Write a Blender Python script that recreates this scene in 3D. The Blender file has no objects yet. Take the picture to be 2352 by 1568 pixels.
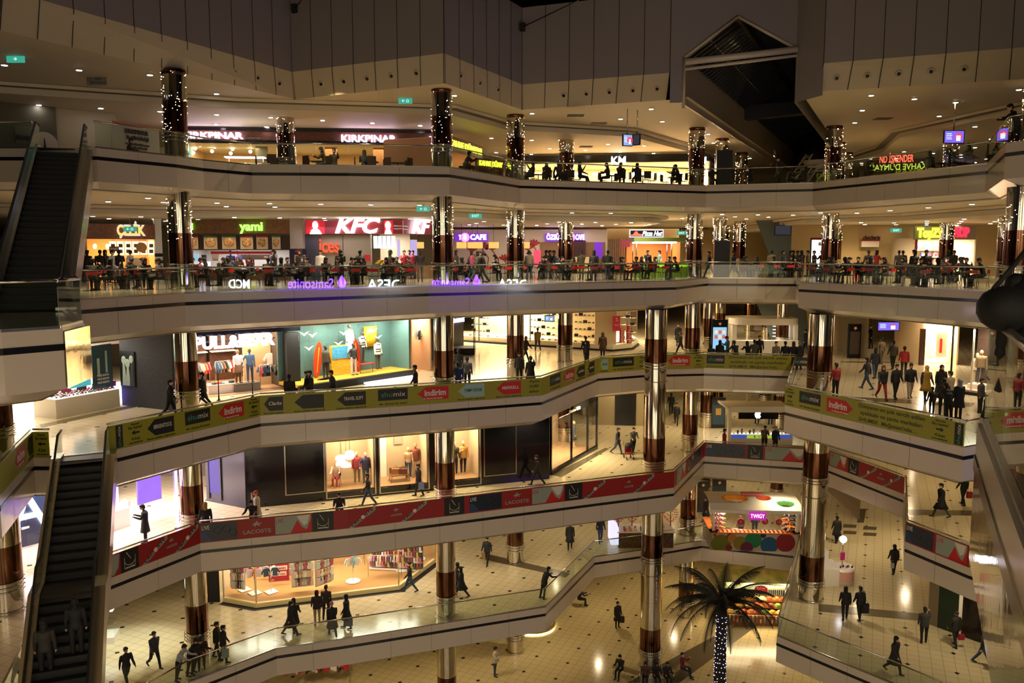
import bpy, bmesh, math, random
from mathutils import Vector, Matrix, geometry
from math import sin, cos, pi, radians, atan2, hypot, sqrt
random.seed(7)
S = bpy.context.scene
COL = S.collection
# ---------------------------------------------------------------- camera, world, exposure
CZ = 24.45; FPX = 1880.0; PIT = radians(6.2); H = 5.7
cam = bpy.data.objects.new('camera', bpy.data.cameras.new('camera')); COL.objects.link(cam)
cam.data.sensor_width = 36; cam.data.lens = 36 * FPX / 2352; cam.data.clip_end = 400
cam.location = (0, 0, CZ); cam.rotation_euler = (radians(90) - PIT, 0, 0)
S.camera = cam
S.view_settings.view_transform = 'Standard'; S.view_settings.look = 'None'
S.view_settings.exposure = -0.08; S.view_settings.gamma = 1; S.view_settings.use_curve_mapping = False
W = bpy.data.worlds.new('night_sky'); S.world = W; W.use_nodes = True
W.node_tree.nodes['Background'].inputs[0].default_value = (0.09, 0.10, 0.14, 1)
W.node_tree.nodes['Background'].inputs[1].default_value = 0.12

def P(px, py, z):
    """ground position seen at a photograph pixel, for a surface of known height z"""
    u = (px - 1176) / FPX; v = (784 - py) / FPX
    d = (u, cos(PIT) + v * sin(PIT), -sin(PIT) + v * cos(PIT))
    t = (z - CZ) / d[2]
    return (d[0] * t, d[1] * t)
def PD(px, py, y):
    """point at distance y"""
    u = (px - 1176) / FPX; v = (784 - py) / FPX
    d = (u, cos(PIT) + v * sin(PIT), -sin(PIT) + v * cos(PIT))
    t = y / d[1]
    return Vector((d[0] * t, y, CZ + d[2] * t))
LV = lambda k: k * H

# ---------------------------------------------------------------- lights
def lamp_spot(x, y, z, w, col=(1, .80, .52), ang=150, r=.12, blend=.6, rot=(0, 0, 0)):
    l = bpy.data.lights.new('downlight_lamp', 'SPOT'); l.energy = w; l.color = col
    l.spot_size = radians(ang); l.spot_blend = blend; l.shadow_soft_size = r
    o = bpy.data.objects.new('downlight_lamp', l); o.location = (x, y, z); o.rotation_euler = rot
    COL.objects.link(o); return o
def lamp_area(x, y, z, sx, sy, w, col=(1, .82, .6), rot=(0, 0, 0)):
    l = bpy.data.lights.new('shop_lamp', 'AREA'); l.shape = 'RECTANGLE'; l.size = sx; l.size_y = sy
    l.energy = w; l.color = col
    o = bpy.data.objects.new('shop_lamp', l); o.location = (x, y, z); o.rotation_euler = rot
    COL.objects.link(o); return o
WARM = (1, .77, .46)
def spots(k, pts, w, col=WARM, dz=4.0):
    for x, y in pts: lamp_spot(x, y, LV(k) + dz, w, col)
spots(5, [(-22,36),(-13,42),(-7,43),(0,51),(6,54),(13,58),(24,50),(24,42),(30,58),(-20,47),(12,68),(22,70),(-22,33.5),(-9,41.5),(2,50),(9,53),(18,44),(30,48)], 1100)
spots(4, [(-18,36),(-13,41),(-8,44),(-2,44),(3,47),(8,52),(14,58),(20,50),(22,42),(26,36),(0,60),(10,66),(24,62),(-13,49),(16,75)], 1150, (1,.80,.52))
spots(3, [(-20,35),(-15,37),(-9,41),(-2,43),(2,48),(-3,50),(7,56),(13,58),(18,46),(17,40),(21,36),(20,55),(8,64),(19,66),(21,80)], 330, (1,.81,.52))
spots(2, [(-20,36),(-13,40),(-6,41),(1,45),(5,50),(12,58),(20,52),(24,44),(22,36),(8,60),(18,66),(-22,29)], 370)
spots(1, [(-16,38),(-11,41),(-6,42),(-2,45),(3,47),(3,54),(9,58),(17,50),(17,42),(21,36),(22,50),(13,64),(20,62),(-20,34)], 310, (1,.81,.52))
spots(0, [(-9,42),(-3,44),(2,48),(6,54),(12,58),(16,50),(20,44),(-16,40),(12,70)], 300, (1,.78,.47))
for k, w in ((1,240),(2,240),(3,260),(4,420),(5,420)):
    for x, y in ((14,60),(17,68),(20,78),(26,52),(30,46),(30,60)): lamp_spot(x, y, LV(k)+3.9, w*1.6, WARM, 160)
# the near side of the atrium: its own lit floors behind and beside the camera
for k in (0, 1, 2, 3, 4):
    for x in (-14, 0, 14):
        lamp_area(x, -5, LV(k) + 3.9, 10, 5, 400, (1, .83, .6), (radians(50), 0, 0))

for k in range(6):
    for x in (-24, 0, 24): lamp_area(x, -12, LV(k)+3.9, 14, 4, 330, (1,.84,.64))
for k in (4, 5):
    for x, y in ((34,42),(38,50),(34,55),(25,57)): lamp_spot(x, y, LV(k)+3.6, 900, WARM)

# ---------------------------------------------------------------- materials
def lin(c):
    if isinstance(c, str):
        c = tuple(int(c[i:i+2], 16) / 255 for i in (0, 2, 4))
    return tuple((v / 12.92 if v <= .04045 else ((v + .055) / 1.055) ** 2.4) for v in c)
_M = {}
def mat(name, c=(.5,.5,.5), rough=.5, metal=0, emit=None, es=0, spec=.5, coat=0, srgb=False):
    if name in _M: return _M[name]
    m = bpy.data.materials.new(name); m.use_nodes = True; b = m.node_tree.nodes['Principled BSDF']
    if isinstance(c, str) or srgb: c = lin(c)
    b.inputs['Base Color'].default_value = (*c, 1); b.inputs['Roughness'].default_value = rough
    b.inputs['Metallic'].default_value = metal; b.inputs['Specular IOR Level'].default_value = spec
    b.inputs['Coat Weight'].default_value = coat; b.inputs['Coat Roughness'].default_value = .05
    if emit is not None:
        if isinstance(emit, str): emit = lin(emit)
        b.inputs['Emission Color'].default_value = (*emit, 1); b.inputs['Emission Strength'].default_value = es
    m.diffuse_color = (*c, 1)
    _M[name] = m; return m
def EM(name, c, s): return mat(name, (.02,.02,.02), .5, 0, c, s)
def nt(m): return m.node_tree, m.node_tree.nodes, m.node_tree.links
def noisy(name, c1, c2, scale=3, rough=.4, stretch=(1,1,1), coat=0, metal=0, bump=0):
    if name in _M: return _M[name]
    m = mat(name, c1, rough, metal, coat=coat); t, n, l = nt(m); b = n['Principled BSDF']
    tc = n.new('ShaderNodeTexCoord'); mp = n.new('ShaderNodeMapping'); mp.inputs['Scale'].default_value = stretch
    no = n.new('ShaderNodeTexNoise'); no.inputs['Scale'].default_value = scale; no.inputs['Detail'].default_value = 4
    r = n.new('ShaderNodeValToRGB'); r.color_ramp.elements[0].color = (*lin(c1) ,1) if isinstance(c1,str) else (*c1,1)
    r.color_ramp.elements[1].color = (*lin(c2) ,1) if isinstance(c2,str) else (*c2,1)
    r.color_ramp.elements[0].position = .35; r.color_ramp.elements[1].position = .65
    l.new(tc.outputs['Object'], mp.inputs[0]); l.new(mp.outputs[0], no.inputs['Vector']); l.new(no.outputs[0], r.inputs[0]); l.new(r.outputs[0], b.inputs['Base Color'])
    if bump:
        bu = n.new('ShaderNodeBump'); bu.inputs['Strength'].default_value = bump; bu.inputs['Distance'].default_value = .05
        l.new(no.outputs[0], bu.inputs['Height']); l.new(bu.outputs[0], b.inputs['Normal'])
    return m
def mth(n, l, op, a, b=None):
    x = n.new('ShaderNodeMath'); x.operation = op
    for i, v in enumerate((a, b)):
        if v is None: continue
        if isinstance(v, (int, float)): x.inputs[i].default_value = v
        else: l.new(v, x.inputs[i])
    return x.outputs[0]
def tile_mat(name, base, line, dark, rot=0.42, t=.5, every=4, rough=.16):
    """glossy square tiles with a small dark diamond inset at every third crossing"""
    m = mat(name, base, rough, coat=.0); tr, n, l = nt(m); b = n['Principled BSDF']
    tc = n.new('ShaderNodeTexCoord'); mp = n.new('ShaderNodeMapping'); mp.inputs['Rotation'].default_value = (0, 0, rot)
    l.new(tc.outputs['Object'], mp.inputs[0]); s = n.new('ShaderNodeSeparateXYZ'); l.new(mp.outputs[0], s.inputs[0])
    def cell(c, per):
        a = mth(n, l, 'DIVIDE', c, per); a = mth(n, l, 'FRACT', mth(n, l, 'ADD', a, 1000.5)); return mth(n, l, 'MULTIPLY', mth(n, l, 'ABSOLUTE', mth(n, l, 'SUBTRACT', a, .5)), per)
    gx = mth(n, l, 'LESS_THAN', cell(s.outputs[0], t), .012); gy = mth(n, l, 'LESS_THAN', cell(s.outputs[1], t), .012)
    g = mth(n, l, 'MAXIMUM', gx, gy)
    dx = cell(s.outputs[0], t * every); dy = cell(s.outputs[1], t * every)
    dd = mth(n, l, 'LESS_THAN', mth(n, l, 'ADD', dx, dy), .13)
    no = n.new('ShaderNodeTexNoise'); no.inputs['Scale'].default_value = .6; l.new(tc.outputs['Object'], no.inputs['Vector'])
    mx0 = n.new('ShaderNodeMixRGB'); mx0.inputs[1].default_value = (*lin(base),1); c2 = tuple(v * .86 for v in lin(base)); mx0.inputs[2].default_value = (*c2, 1)
    l.new(no.outputs[0], mx0.inputs[0])
    mx = n.new('ShaderNodeMixRGB'); l.new(g, mx.inputs[0]); l.new(mx0.outputs[0], mx.inputs[1]); mx.inputs[2].default_value = (*lin(line), 1)
    m2 = n.new('ShaderNodeMixRGB'); l.new(dd, m2.inputs[0]); l.new(mx.outputs[0], m2.inputs[1]); m2.inputs[2].default_value = (*lin(dark), 1)
    l.new(m2.outputs[0], b.inputs['Base Color']); return m
def glass_mat(name, tint=(1,1,1), refl=1.0, fac=.06):
    if name in _M: return _M[name]
    m = bpy.data.materials.new(name); m.use_nodes = True; t, n, l = nt(m); n.remove(n['Principled BSDF'])
    tr = n.new('ShaderNodeBsdfTransparent'); tr.inputs[0].default_value = (*tint, 1)
    gl = n.new('ShaderNodeBsdfGlossy'); gl.inputs['Roughness'].default_value = .01; gl.inputs[0].default_value = (refl,)*3 + (1,)
    lw = n.new('ShaderNodeLayerWeight'); lw.inputs[0].default_value = .5
    ff = mth(n, l, 'ADD', mth(n, l, 'MULTIPLY', mth(n, l, 'POWER', lw.outputs['Facing'], 5.0), .9), fac)
    mx = n.new('ShaderNodeMixShader'); l.new(ff, mx.inputs[0]); l.new(tr.outputs[0], mx.inputs[1]); l.new(gl.outputs[0], mx.inputs[2])
    l.new(mx.outputs[0], n['Material Output'].inputs[0]); _M[name] = m; return m

FLOOR = {k: tile_mat('floor_tiles_%d' % k, c, ln, 'short'and '2c2622') for k, c, ln in
         ((0,'c9b888','9c8c62'), (1,'cbbd98','9d9070'), (2,'cbbd98','a09373'), (3,'cabca0','a09378'), (4,'b3a892','857b68'), (5,'a89a80','7d715c'))}
PANEL = mat('white_fascia_panel', 'c3b8a8', .22, coat=.25)
PANELD = mat('upper_fascia_panel', '8c8587', .35, coat=.1)
STRIPE = mat('black_gloss_band', '14151c', .15)
CEIL = mat('ceiling_plaster', 'd9cbab', .6)
SLOT = mat('ceiling_slot_grey', '6a6353', .6)
JOINT = mat('panel_joint', '2c2724', .8)
CHROME = noisy('chrome', 'd9d2c4', 'c9c0b0', 2, .06, (1,1,.4), metal=1, bump=.02)
COPPER = noisy('copper', '7c5742', '553627', 3, .12, (1,1,.3), metal=1, bump=.02)
STEEL = mat('brushed_steel', 'b8b4ac', .22, 1)
DSTEEL = mat('dark_steel', '55534f', .35, 1)
BLACK = mat('black_gloss', '0b0b0d', .2)
MBLACK = mat('matt_black', '0a0a0a', .7)
GLASS = glass_mat('balustrade_glass', (.90,.95,.91), 1, .034)
SGLASS = glass_mat('shop_glass', (.97,.98,.97), 1, .025)
WHITE = mat('white_laminate', 'e4ddd0', .35)
WOOD = noisy('oak_wood', '8a5a2c', '6e4420', 6, .45, (1, 8, 1))
DWOOD = noisy('dark_wood', '46291a', '331c10', 6, .4, (1, 8, 1))
CREAMW = mat('cream_wall', 'd8c9a4', .6)
LENS = EM('downlight_lens', (1, .86, .66), 45)
LENSC = EM('cool_downlight_lens', (.93, .88, 1), 45)

# ---------------------------------------------------------------- helpers
def link(o, parent=None):
    COL.objects.link(o)
    if parent is not None: o.parent = parent
    return o
def tag(o, label=None, cat=None, group=None, kind=None):
    if label: o['label'] = label
    if cat: o['category'] = cat
    if group: o['group'] = group
    if kind: o['kind'] = kind
    return o
def empty(name, loc=(0,0,0), rz=0, label=None, cat=None, group=None):
    o = bpy.data.objects.new(name, None); o.empty_display_size = .1; o.location = loc; o.rotation_euler = (0, 0, rz); COL.objects.link(o)
    return tag(o, label, cat, group)
class MB:
    def __init__(s): s.v = []; s.f = []; s.m = []; s.mats = []; s.sm = []
    def mi(s, m):
        if m is None: return 0
        if m not in s.mats: s.mats.append(m)
        return s.mats.index(m)
    def face(s, pts, m=None, smooth=False):
        b = len(s.v); s.v += [tuple(p) for p in pts]; s.f.append(tuple(range(b, b + len(pts)))); s.m.append(s.mi(m)); s.sm.append(smooth); return s
    def box(s, x0, x1, y0, y1, z0, z1, m=None, M=None):
        c = [(x0,y0,z0),(x1,y0,z0),(x1,y1,z0),(x0,y1,z0),(x0,y0,z1),(x1,y0,z1),(x1,y1,z1),(x0,y1,z1)]
        if M is not None: c = [tuple(M @ Vector(p)) for p in c]
        b = len(s.v); s.v += c; i = s.mi(m)
        for f in ((0,3,2,1),(4,5,6,7),(0,1,5,4),(1,2,6,5),(2,3,7,6),(3,0,4,7)):
            s.f.append(tuple(b + q for q in f)); s.m.append(i); s.sm.append(False)
        return s
    def cbox(s, c, d, m=None, M=None):
        return s.box(c[0]-d[0]/2, c[0]+d[0]/2, c[1]-d[1]/2, c[1]+d[1]/2, c[2]-d[2]/2, c[2]+d[2]/2, m, M)
    def lathe(s, cx, cy, prof, n=24, m=None, cap=True, M=None, sx=1, sy=1):
        b = len(s.v); i = s.mi(m)
        for r, z in prof:
            for k in range(n):
                p = (cx + r * sx * cos(2*pi*k/n), cy + r * sy * sin(2*pi*k/n), z)
                s.v.append(tuple(M @ Vector(p)) if M is not None else p)
        for j in range(len(prof) - 1):
            for k in range(n):
                a = b + j*n + k; c = b + j*n + (k+1) % n
                s.f.append((a, c, c + n, a + n)); s.m.append(i); s.sm.append(True)
        if cap:
            s.f.append(tuple(b + k for k in reversed(range(n)))); s.m.append(i); s.sm.append(False)
            s.f.append(tuple(b + (len(prof)-1)*n + k for k in range(n))); s.m.append(i); s.sm.append(False)
        return s
    def tube(s, pts, r, n=8, m=None, rr=None):
        pts = [Vector(p) for p in pts]; b = len(s.v); i = s.mi(m)
        up = Vector((0,0,1)); 
        for j, p in enumerate(pts):
            d = (pts[min(j+1, len(pts)-1)] - pts[max(j-1, 0)]).normalized()
            a = d.cross(up if abs(d.z) < .9 else Vector((1,0,0))).normalized(); c = a.cross(d)
            q = rr[j] if rr else r
            for k in range(n): s.v.append(tuple(p + (a*cos(2*pi*k/n) + c*sin(2*pi*k/n)) * q))
        for j in range(len(pts) - 1):
            for k in range(n):
                x = b + j*n + k; y = b + j*n + (k+1) % n
                s.f.append((x, y, y + n, x + n)); s.m.append(i); s.sm.append(True)
        s.f.append(tuple(b + k for k in reversed(range(n)))); s.m.append(i); s.sm.append(False)
        s.f.append(tuple(b + (len(pts)-1)*n + k for k in range(n))); s.m.append(i); s.sm.append(False)
        return s
    def ball(s, c, r, m=None, n=10, sz=1):
        h = n // 2
        return s.lathe(c[0], c[1], [(r * sin(pi*j/h) + 1e-4, c[2] - r * sz * cos(pi*j/h)) for j in range(h + 1)], n, m, False)
    def prism(s, poly, z0, z1, m=None, mtop=None, mbot=None):
        b = len(s.v); n = len(poly); s.v += [(p[0], p[1], z0) for p in poly] + [(p[0], p[1], z1) for p in poly]
        i = s.mi(m)
        for k in range(n):
            s.f.append((b+k, b+(k+1)%n, b+n+(k+1)%n, b+n+k)); s.m.append(i); s.sm.append(False)
        tri = geometry.tessellate_polygon([[Vector((p[0], p[1], 0)) for p in poly]])
        for t in tri:
            s.f.append(tuple(b + n + q for q in t)); s.m.append(s.mi(mtop or m)); s.sm.append(False)
            s.f.append(tuple(b + q for q in reversed(t))); s.m.append(s.mi(mbot or m)); s.sm.append(False)
        return s
    def build(s, name, m=None, parent=None, loc=None, rz=0, rec=True):
        me = bpy.data.meshes.new(name); me.from_pydata(s.v, [], s.f)
        for q in (s.mats or ([m] if m else [])): me.materials.append(q)
        if m and s.mats and not me.materials: me.materials.append(m)
        if s.mats: me.polygons.foreach_set('material_index', s.m)
        me.polygons.foreach_set('use_smooth', s.sm)
        if rec:
            bm = bmesh.new(); bm.from_mesh(me); bmesh.ops.recalc_face_normals(bm, faces=bm.faces); bm.to_mesh(me); bm.free()
        me.update(); o = bpy.data.objects.new(name, me)
        if loc is not None: o.location = loc
        o.rotation_euler = (0, 0, rz)
        return link(o, parent)
def struct(name, mb, m=None): return tag(mb.build(name, m), kind='structure')
def kids(o): return [c for c in COL.objects if c.parent is o]
_kids = {}
def copy_tree(o, loc, rz=0, label=None, parent=None, group=None, scale=None):
    c = o.copy(); COL.objects.link(c); c.parent = parent
    if parent is None: c.location = loc; c.rotation_euler = (0, 0, rz)
    if scale: c.scale = scale
    if label: c['label'] = label
    if group: c['group'] = group
    ch = _kids.get(o.name)
    if ch is None: ch = _kids[o.name] = kids(o)
    for k in ch: copy_tree(k, k.location, parent=c)
    return c
def offset_line(pl, d):
    """polyline moved d to its left, mitred"""
    out = []
    for i, p in enumerate(pl):
        ns = []
        for a, b in ((i-1, i), (i, i+1)):
            if a < 0 or b >= len(pl): continue
            dx, dy = pl[b][0]-pl[a][0], pl[b][1]-pl[a][1]; L = hypot(dx, dy) or 1; ns.append((-dy/L, dx/L))
        if len(ns) == 1: n = ns[0]; k = 1
        else:
            n = (ns[0][0]+ns[1][0], ns[0][1]+ns[1][1]); L = hypot(*n) or 1; n = (n[0]/L, n[1]/L); k = 1 / max(.45, n[0]*ns[0][0] + n[1]*ns[0][1])
        out.append((p[0] + n[0]*d*k, p[1] + n[1]*d*k))
    return out
def strip(mb, pa, za, pb, zb, m):
    for i in range(len(pa) - 1):
        mb.face([(*pa[i], za), (*pa[i+1], za), (*pb[i+1], zb), (*pb[i], zb)], m)
_fonts = {}
def text(body, h, parent=None, name='lettering', m=None, ext=.02, loc=(0,0,0), rot=(pi/2,0,0), bold=0, align='CENTER', shear=0, width=None, space=1, label=None):
    cu = bpy.data.curves.new('t', 'FONT'); cu.body = body; cu.size = h / .73; cu.align_x = align; cu.align_y = 'CENTER'
    cu.extrude = ext; cu.offset = bold; cu.shear = shear; cu.space_character = space; cu.resolution_u = 3; cu.fill_mode = 'BOTH'
    o = bpy.data.objects.new('t', cu); COL.objects.link(o); dg = bpy.context.evaluated_depsgraph_get(); dg.update()
    me = bpy.data.meshes.new_from_object(o.evaluated_get(dg)); bpy.data.objects.remove(o); bpy.data.curves.remove(cu)
    if width and len(me.vertices):
        xs = [v.co.x for v in me.vertices]; w0 = max(xs) - min(xs); k = width / max(w0, 1e-3)
        for v in me.vertices: v.co.x *= k
    me.materials.clear(); me.materials.append(m)
    r = bpy.data.objects.new(name, me); r.location = loc; r.rotation_euler = rot; link(r, parent)
    if label: r['label'] = label
    return r
# ---------------------------------------------------------------- floors, fascias, balustrades
E = {
5: [(-45,33.0),(-18.9,32.9),(-16.29,32.71),(-14.36,35.65),(-13.8,37.2),(-12.26,39.2),(-7.75,39.5),(-3.03,40.2),(.47,46.9),(11.97,51.2),(17.87,49.3),(18.35,47.8),(22.0,38.6),(18.72,31.66),(19.6,29.0),(26,16)],
4: [(-24,4),(-10.4,16.6),(-9.65,17.5),(-9.9,18.9),(-12.6,23.2),(-14.76,27.8),(-12.95,32.4),(-4.02,39.43),(9.28,46.4),(12.4,51.9),(17.7,51.1),(15.38,43.9),(19.7,34.2),(21.0,30.0),(26,18)],
3: [(-26,9),(-15.5,24.1),(-17.2,28.8),(-16.6,28.8),(-14.92,29.71),(-11.33,36.26),(-7.65,37.69),(1.52,41.54),(5.29,49.45),(8.37,50.94),(12.2,51.52),(17.59,50.37),(13.14,38.89),(17.04,30.25),(17.9,30.7),(22,31.2),(29,20)],
2: [(-26,8),(-12,15.5),(-13.4,19.5),(-17.2,30.2),(-16.18,31.67),(-14.04,35.67),(-7.77,37.66),(9.0,44.45),(12.36,51.48),(18.27,49.85),(19.52,49.22),(21.24,43.21),(17.82,35.9),(18.99,32.81),(20.6,30),(28,18)],
1: [(-26,16),(-16.6,29),(-14.07,34.05),(-11.19,37.06),(-7.98,38.12),(1.78,41.66),(5.11,48.82),(8.14,49.94),(12.4,51.74),(18.03,49.86),(13.0,38.39),(16.45,34.05),(20.5,28.5),(28,18)],
}
# walking a line left to right the building lies on its left hand (away from the camera)
def face_poly(pl): return list(pl) + [(75, pl[-1][1]), (75, 112), (-75, 112), (-75, pl[0][1])]
f0 = MB(); f0.face([(-75,-20,0),(75,-20,0),(75,112,0),(-75,112,0)], FLOOR[0]); struct('floor', f0)
COVE = {5: ([(-45,36.6),(-24,38.5),(-17,41.5),(-14,42.8),(-3,44.8),(0,50.2),(8,53.2),(10.4,56),(10.4,112)], [(20.0,112),(20.0,55),(24.5,52),(26,40),(30,30)]),
        4: ([(-45,40),(-24,42),(-17,45.0),(-3,46.6),(1,51.5),(9,54),(10.8,57),(10.8,112)], [(20.0,112),(20.0,57),(24.5,52),(26,40),(32,30)])}
def fascia(pl, z, hs=(.30,.44,1.28,1.6), rec=.75, first=0):
    m = MB(); q = offset_line(pl, rec); s = offset_line(pl, -.012)
    strip(m, pl, z + .03, pl, z - hs[0], PANEL); strip(m, s, z - hs[0], s, z - hs[1], STRIPE)
    strip(m, pl, z - hs[1], pl, z - hs[2], PANEL); strip(m, pl, z - hs[2], q, z - hs[3], PANEL)
    strip(m, pl, z + .03, offset_line(pl, .16), z + .03, PANEL)
    # upright panel joints
    for i in range(len(pl) - 1):
        a, b = Vector(pl[i]), Vector(pl[i+1]); L = (b - a).length; n = int(L // 2.4); d = (b-a)/L
        for k in range(1, n + 1):
            p = a + d * (L * k / (n + 1)); nn = Vector((d.y, -d.x)) * .004
            w = d * .012; p0 = p - w + nn; p1 = p + w + nn
            m.face([(*p0, z), (*p1, z), (*p1, z - hs[2]), (*p0, z - hs[2])], JOINTL)
    return m
JOINTL = mat('fascia_joint', '8e8578', .5)
for k, pl in E.items():
    z = LV(k)
    sl = MB(); sl.prism(face_poly(offset_line(pl, .05)), z - .25, z, PANEL, FLOOR[k], PANEL); struct('floor', sl)
    cl = offset_line(pl, .6)
    cm = MB(); cp = face_poly(cl)
    tri = geometry.tessellate_polygon([[Vector((p[0], p[1], 0)) for p in cp]])
    for t in tri: cm.face([(cp[q][0], cp[q][1], z - 1.57) for q in t], CEIL)
    struct('ceiling', cm)
    struct('trim_%d' % k, fascia(pl, z))
def cove(k, z, name='trim_cove'):
    for j, pl in enumerate(COVE[k]):
        m = MB(); a = pl; b = offset_line(pl, .5); c = offset_line(pl, .9)
        strip(m, a, z, a, z - .16, CEIL); strip(m, a, z - .16, b, z - .16, SLOT); strip(m, b, z - .16, b, z - .45, CEIL)
        bp = list(b) + ([(75, 30), (75, 112)] if j == 1 else [(-75, 112), (-75, b[0][1])])
        if j == 1: bp = list(b) + [(75, b[-1][1]), (75, 112)]
        for t in geometry.tessellate_polygon([[Vector((p[0], p[1], 0)) for p in bp]]):
            m.face([(bp[q][0], bp[q][1], z - .45) for q in t], CEIL)
        struct('ceiling', m)
cove(4, LV(5) - 1.57 - .02)
# balustrades: glass panes between joints, a steel handrail, shoe profile
GLW = 1.02
def balustrade(pl, z, label, name='glass_balustrade', pane=1.55, gm=None, hr=.035, inset=.06):
    q = offset_line(pl, inset)
    root = empty(name, (*q[0], z), 0, label, 'balustrade')
    inv = Vector((-q[0][0], -q[0][1], -z))
    r = MB(); sh = MB(); n = 0
    r.tube([Vector((x, y, z + GLW + .03)) + inv for x, y in q], hr, 8, STEEL)
    for i in range(len(q) - 1):
        a, b = Vector(q[i]), Vector(q[i+1]); L = (b-a).length; m = max(1, round(L / pane)); d = (b-a)/L
        nn = Vector((-d.y, d.x)) * .006
        for k in range(m):
            p0 = a + d * (L*k/m + .012); p1 = a + d * (L*(k+1)/m - .012)
            g = MB(); c = [p0-nn, p1-nn, p1+nn, p0+nn]
            g.prism([(v.x + inv.x, v.y + inv.y) for v in c], .02, GLW, gm or GLASS); g.build('glass_pane', None, root); n += 1
        nn = nn.normalized() * .03
        c = [a-nn, b-nn, b+nn, a+nn]; sh.prism([(v.x + inv.x, v.y + inv.y) for v in c], .025, .09, STEEL)
    r.build('handrail', None, root); sh.build('base_channel', None, root)
    return root
def seg(k, i, j): return E[k][i:j+1]
BAL = {}
LAND = {5: ['beside the upper left escalator head','in front of the seated man at the left','left of the left column','in front of the vegetable display','below the left KIRKPINAR sign','below the right KIRKPINAR sign','slanting below the KAHVE sign','in front of the headscarved diners','with the standing photographer','short turn at the arcade corner','in front of the orange sign','sloping at the upper right corner','where the leaning man stands','nearest piece, at the picture edge'],
        4: ['near left platform','near left platform front','near left platform side','behind the left escalator foot','left of the left column','below the yami counter','below the KFC and cafe signs','slanting beside the green kiosk','with the dark standing panel','turning toward the camera','below the toy shop sign','right of the dark figure','at the right edge'],
        3: ['far left slant','left of the escalator head','left of the escalator head, corner','start of the middle run','left slanting run','below the clothes rack','long run','steep slant','right of the steep slant','right of the central column','below the watch kiosk','side of the terrace','front of the terrace','end of the terrace','terrace corner'],
        2: ['lower left corner','below the escalator','under the escalator','corner','left slanting run','run with leaning people','longest run','steep slant','below the apple kiosk','behind the wide column','falling away','turn toward the camera','lowest at the right','end'],
        1: ['lower left corner','bottom left','slanting by the leaning group','below the walkers','long run','steep slant with one leaning man','by the candy trees','left of the round dots kiosk','below the dots kiosk','side beside the thick column','front, beside the palm','right end','edge']}
def bal_run(k, ij, label):
    i, j = ij
    for q in range(i, j): BAL[k, q] = balustrade(E[k][q:q+2], LV(k), ' '.join((label + ', ' + LAND[k][min(q, len(LAND[k])-1)]).split()[:16]))
bal_run(5, (2,13), 'clear balustrade of the topmost cafe gallery')
bal_run(5, (0,1), 'clear balustrade of the topmost gallery, far left')
bal_run(5, (13,15), 'clear balustrade, upper right edge')
bal_run(4, (5,13), 'clear balustrade of the food court gallery')
bal_run(4, (0,4), 'dark glass balustrade')
bal_run(1, (1,12), 'clear balustrade without banners, lowest gallery')

# ---------------------------------------------------------------- columns
def column(x, y, r, k0, k1, label, lights=()):
    root = empty('chrome_column', (x, y, LV(k0)), 0, label, 'column')
    for k in range(k0, k1 + 1):
        b = LV(k) - LV(k0); top = 4.15 if k < 5 else 3.85
        s = MB(); s.lathe(0, 0, [(r, b), (r, b + 1.15)], 32, CHROME, False); s.lathe(0, 0, [(r, b + 2.5), (r, b + top)], 32, CHROME, False)
        s.build('chrome_shaft', None, root)
        s = MB(); s.lathe(0, 0, [(r + .004, b + 1.15), (r + .004, b + 2.5)], 32, COPPER, False); s.build('copper_band', None, root)
        if k == 5: s = MB(); s.lathe(0, 0, [(r + .01, b + 3.6), (r + .01, b + 3.85)], 32, COPPER); s.build('copper_cap', None, root)
        for h in (.06, .82, .98, 1.14):
            s = MB(); R = r + .07; n = 28
            pts = [(R*cos(2*pi*i/n), R*sin(2*pi*i/n), b + h) for i in range(n + 1)]; s.tube(pts, .018, 6, STEEL)
            if h > .1:
                for i in range(4): a = pi/4 + i*pi/2; s.tube([(r*cos(a), r*sin(a), b+h), (R*cos(a), R*sin(a), b+h)], .012, 5, STEEL)
            s.build('guard_ring', None, root)
        if k < k1 and k < 5:
            s = MB(); s.lathe(0, 0, [(r, b + top), (r, b + H)], 16, CHROME, False); s.build('chrome_shaft', None, root)
        if k in lights:   # fairy lights hanging in strings
            s = MB(); rn = random.Random(k * 100 + int(x * 7))
            for i in range(90 if k == 5 else 70):
                a = rn.uniform(0, 2*pi); t = rn.random(); hh = b + (top - .15 - t * (3.0 if k == 5 else 1.9))
                s.ball(((r+.02)*cos(a), (r+.02)*sin(a), hh), .012, FAIRY, 4)
            o = s.build('fairy_lights', None, root, rec=False); o['kind'] = 'stuff'; o['label'] = 'tiny warm white fairy lights'
    return root
FAIRY = EM('fairy_bulb', (1, .72, .38), 30)
def cpos(px, D, y=784): u = (px - 1176) / FPX; v = (784-y)/FPX; return (u * D / (cos(PIT) + v*sin(PIT)), D)
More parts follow.
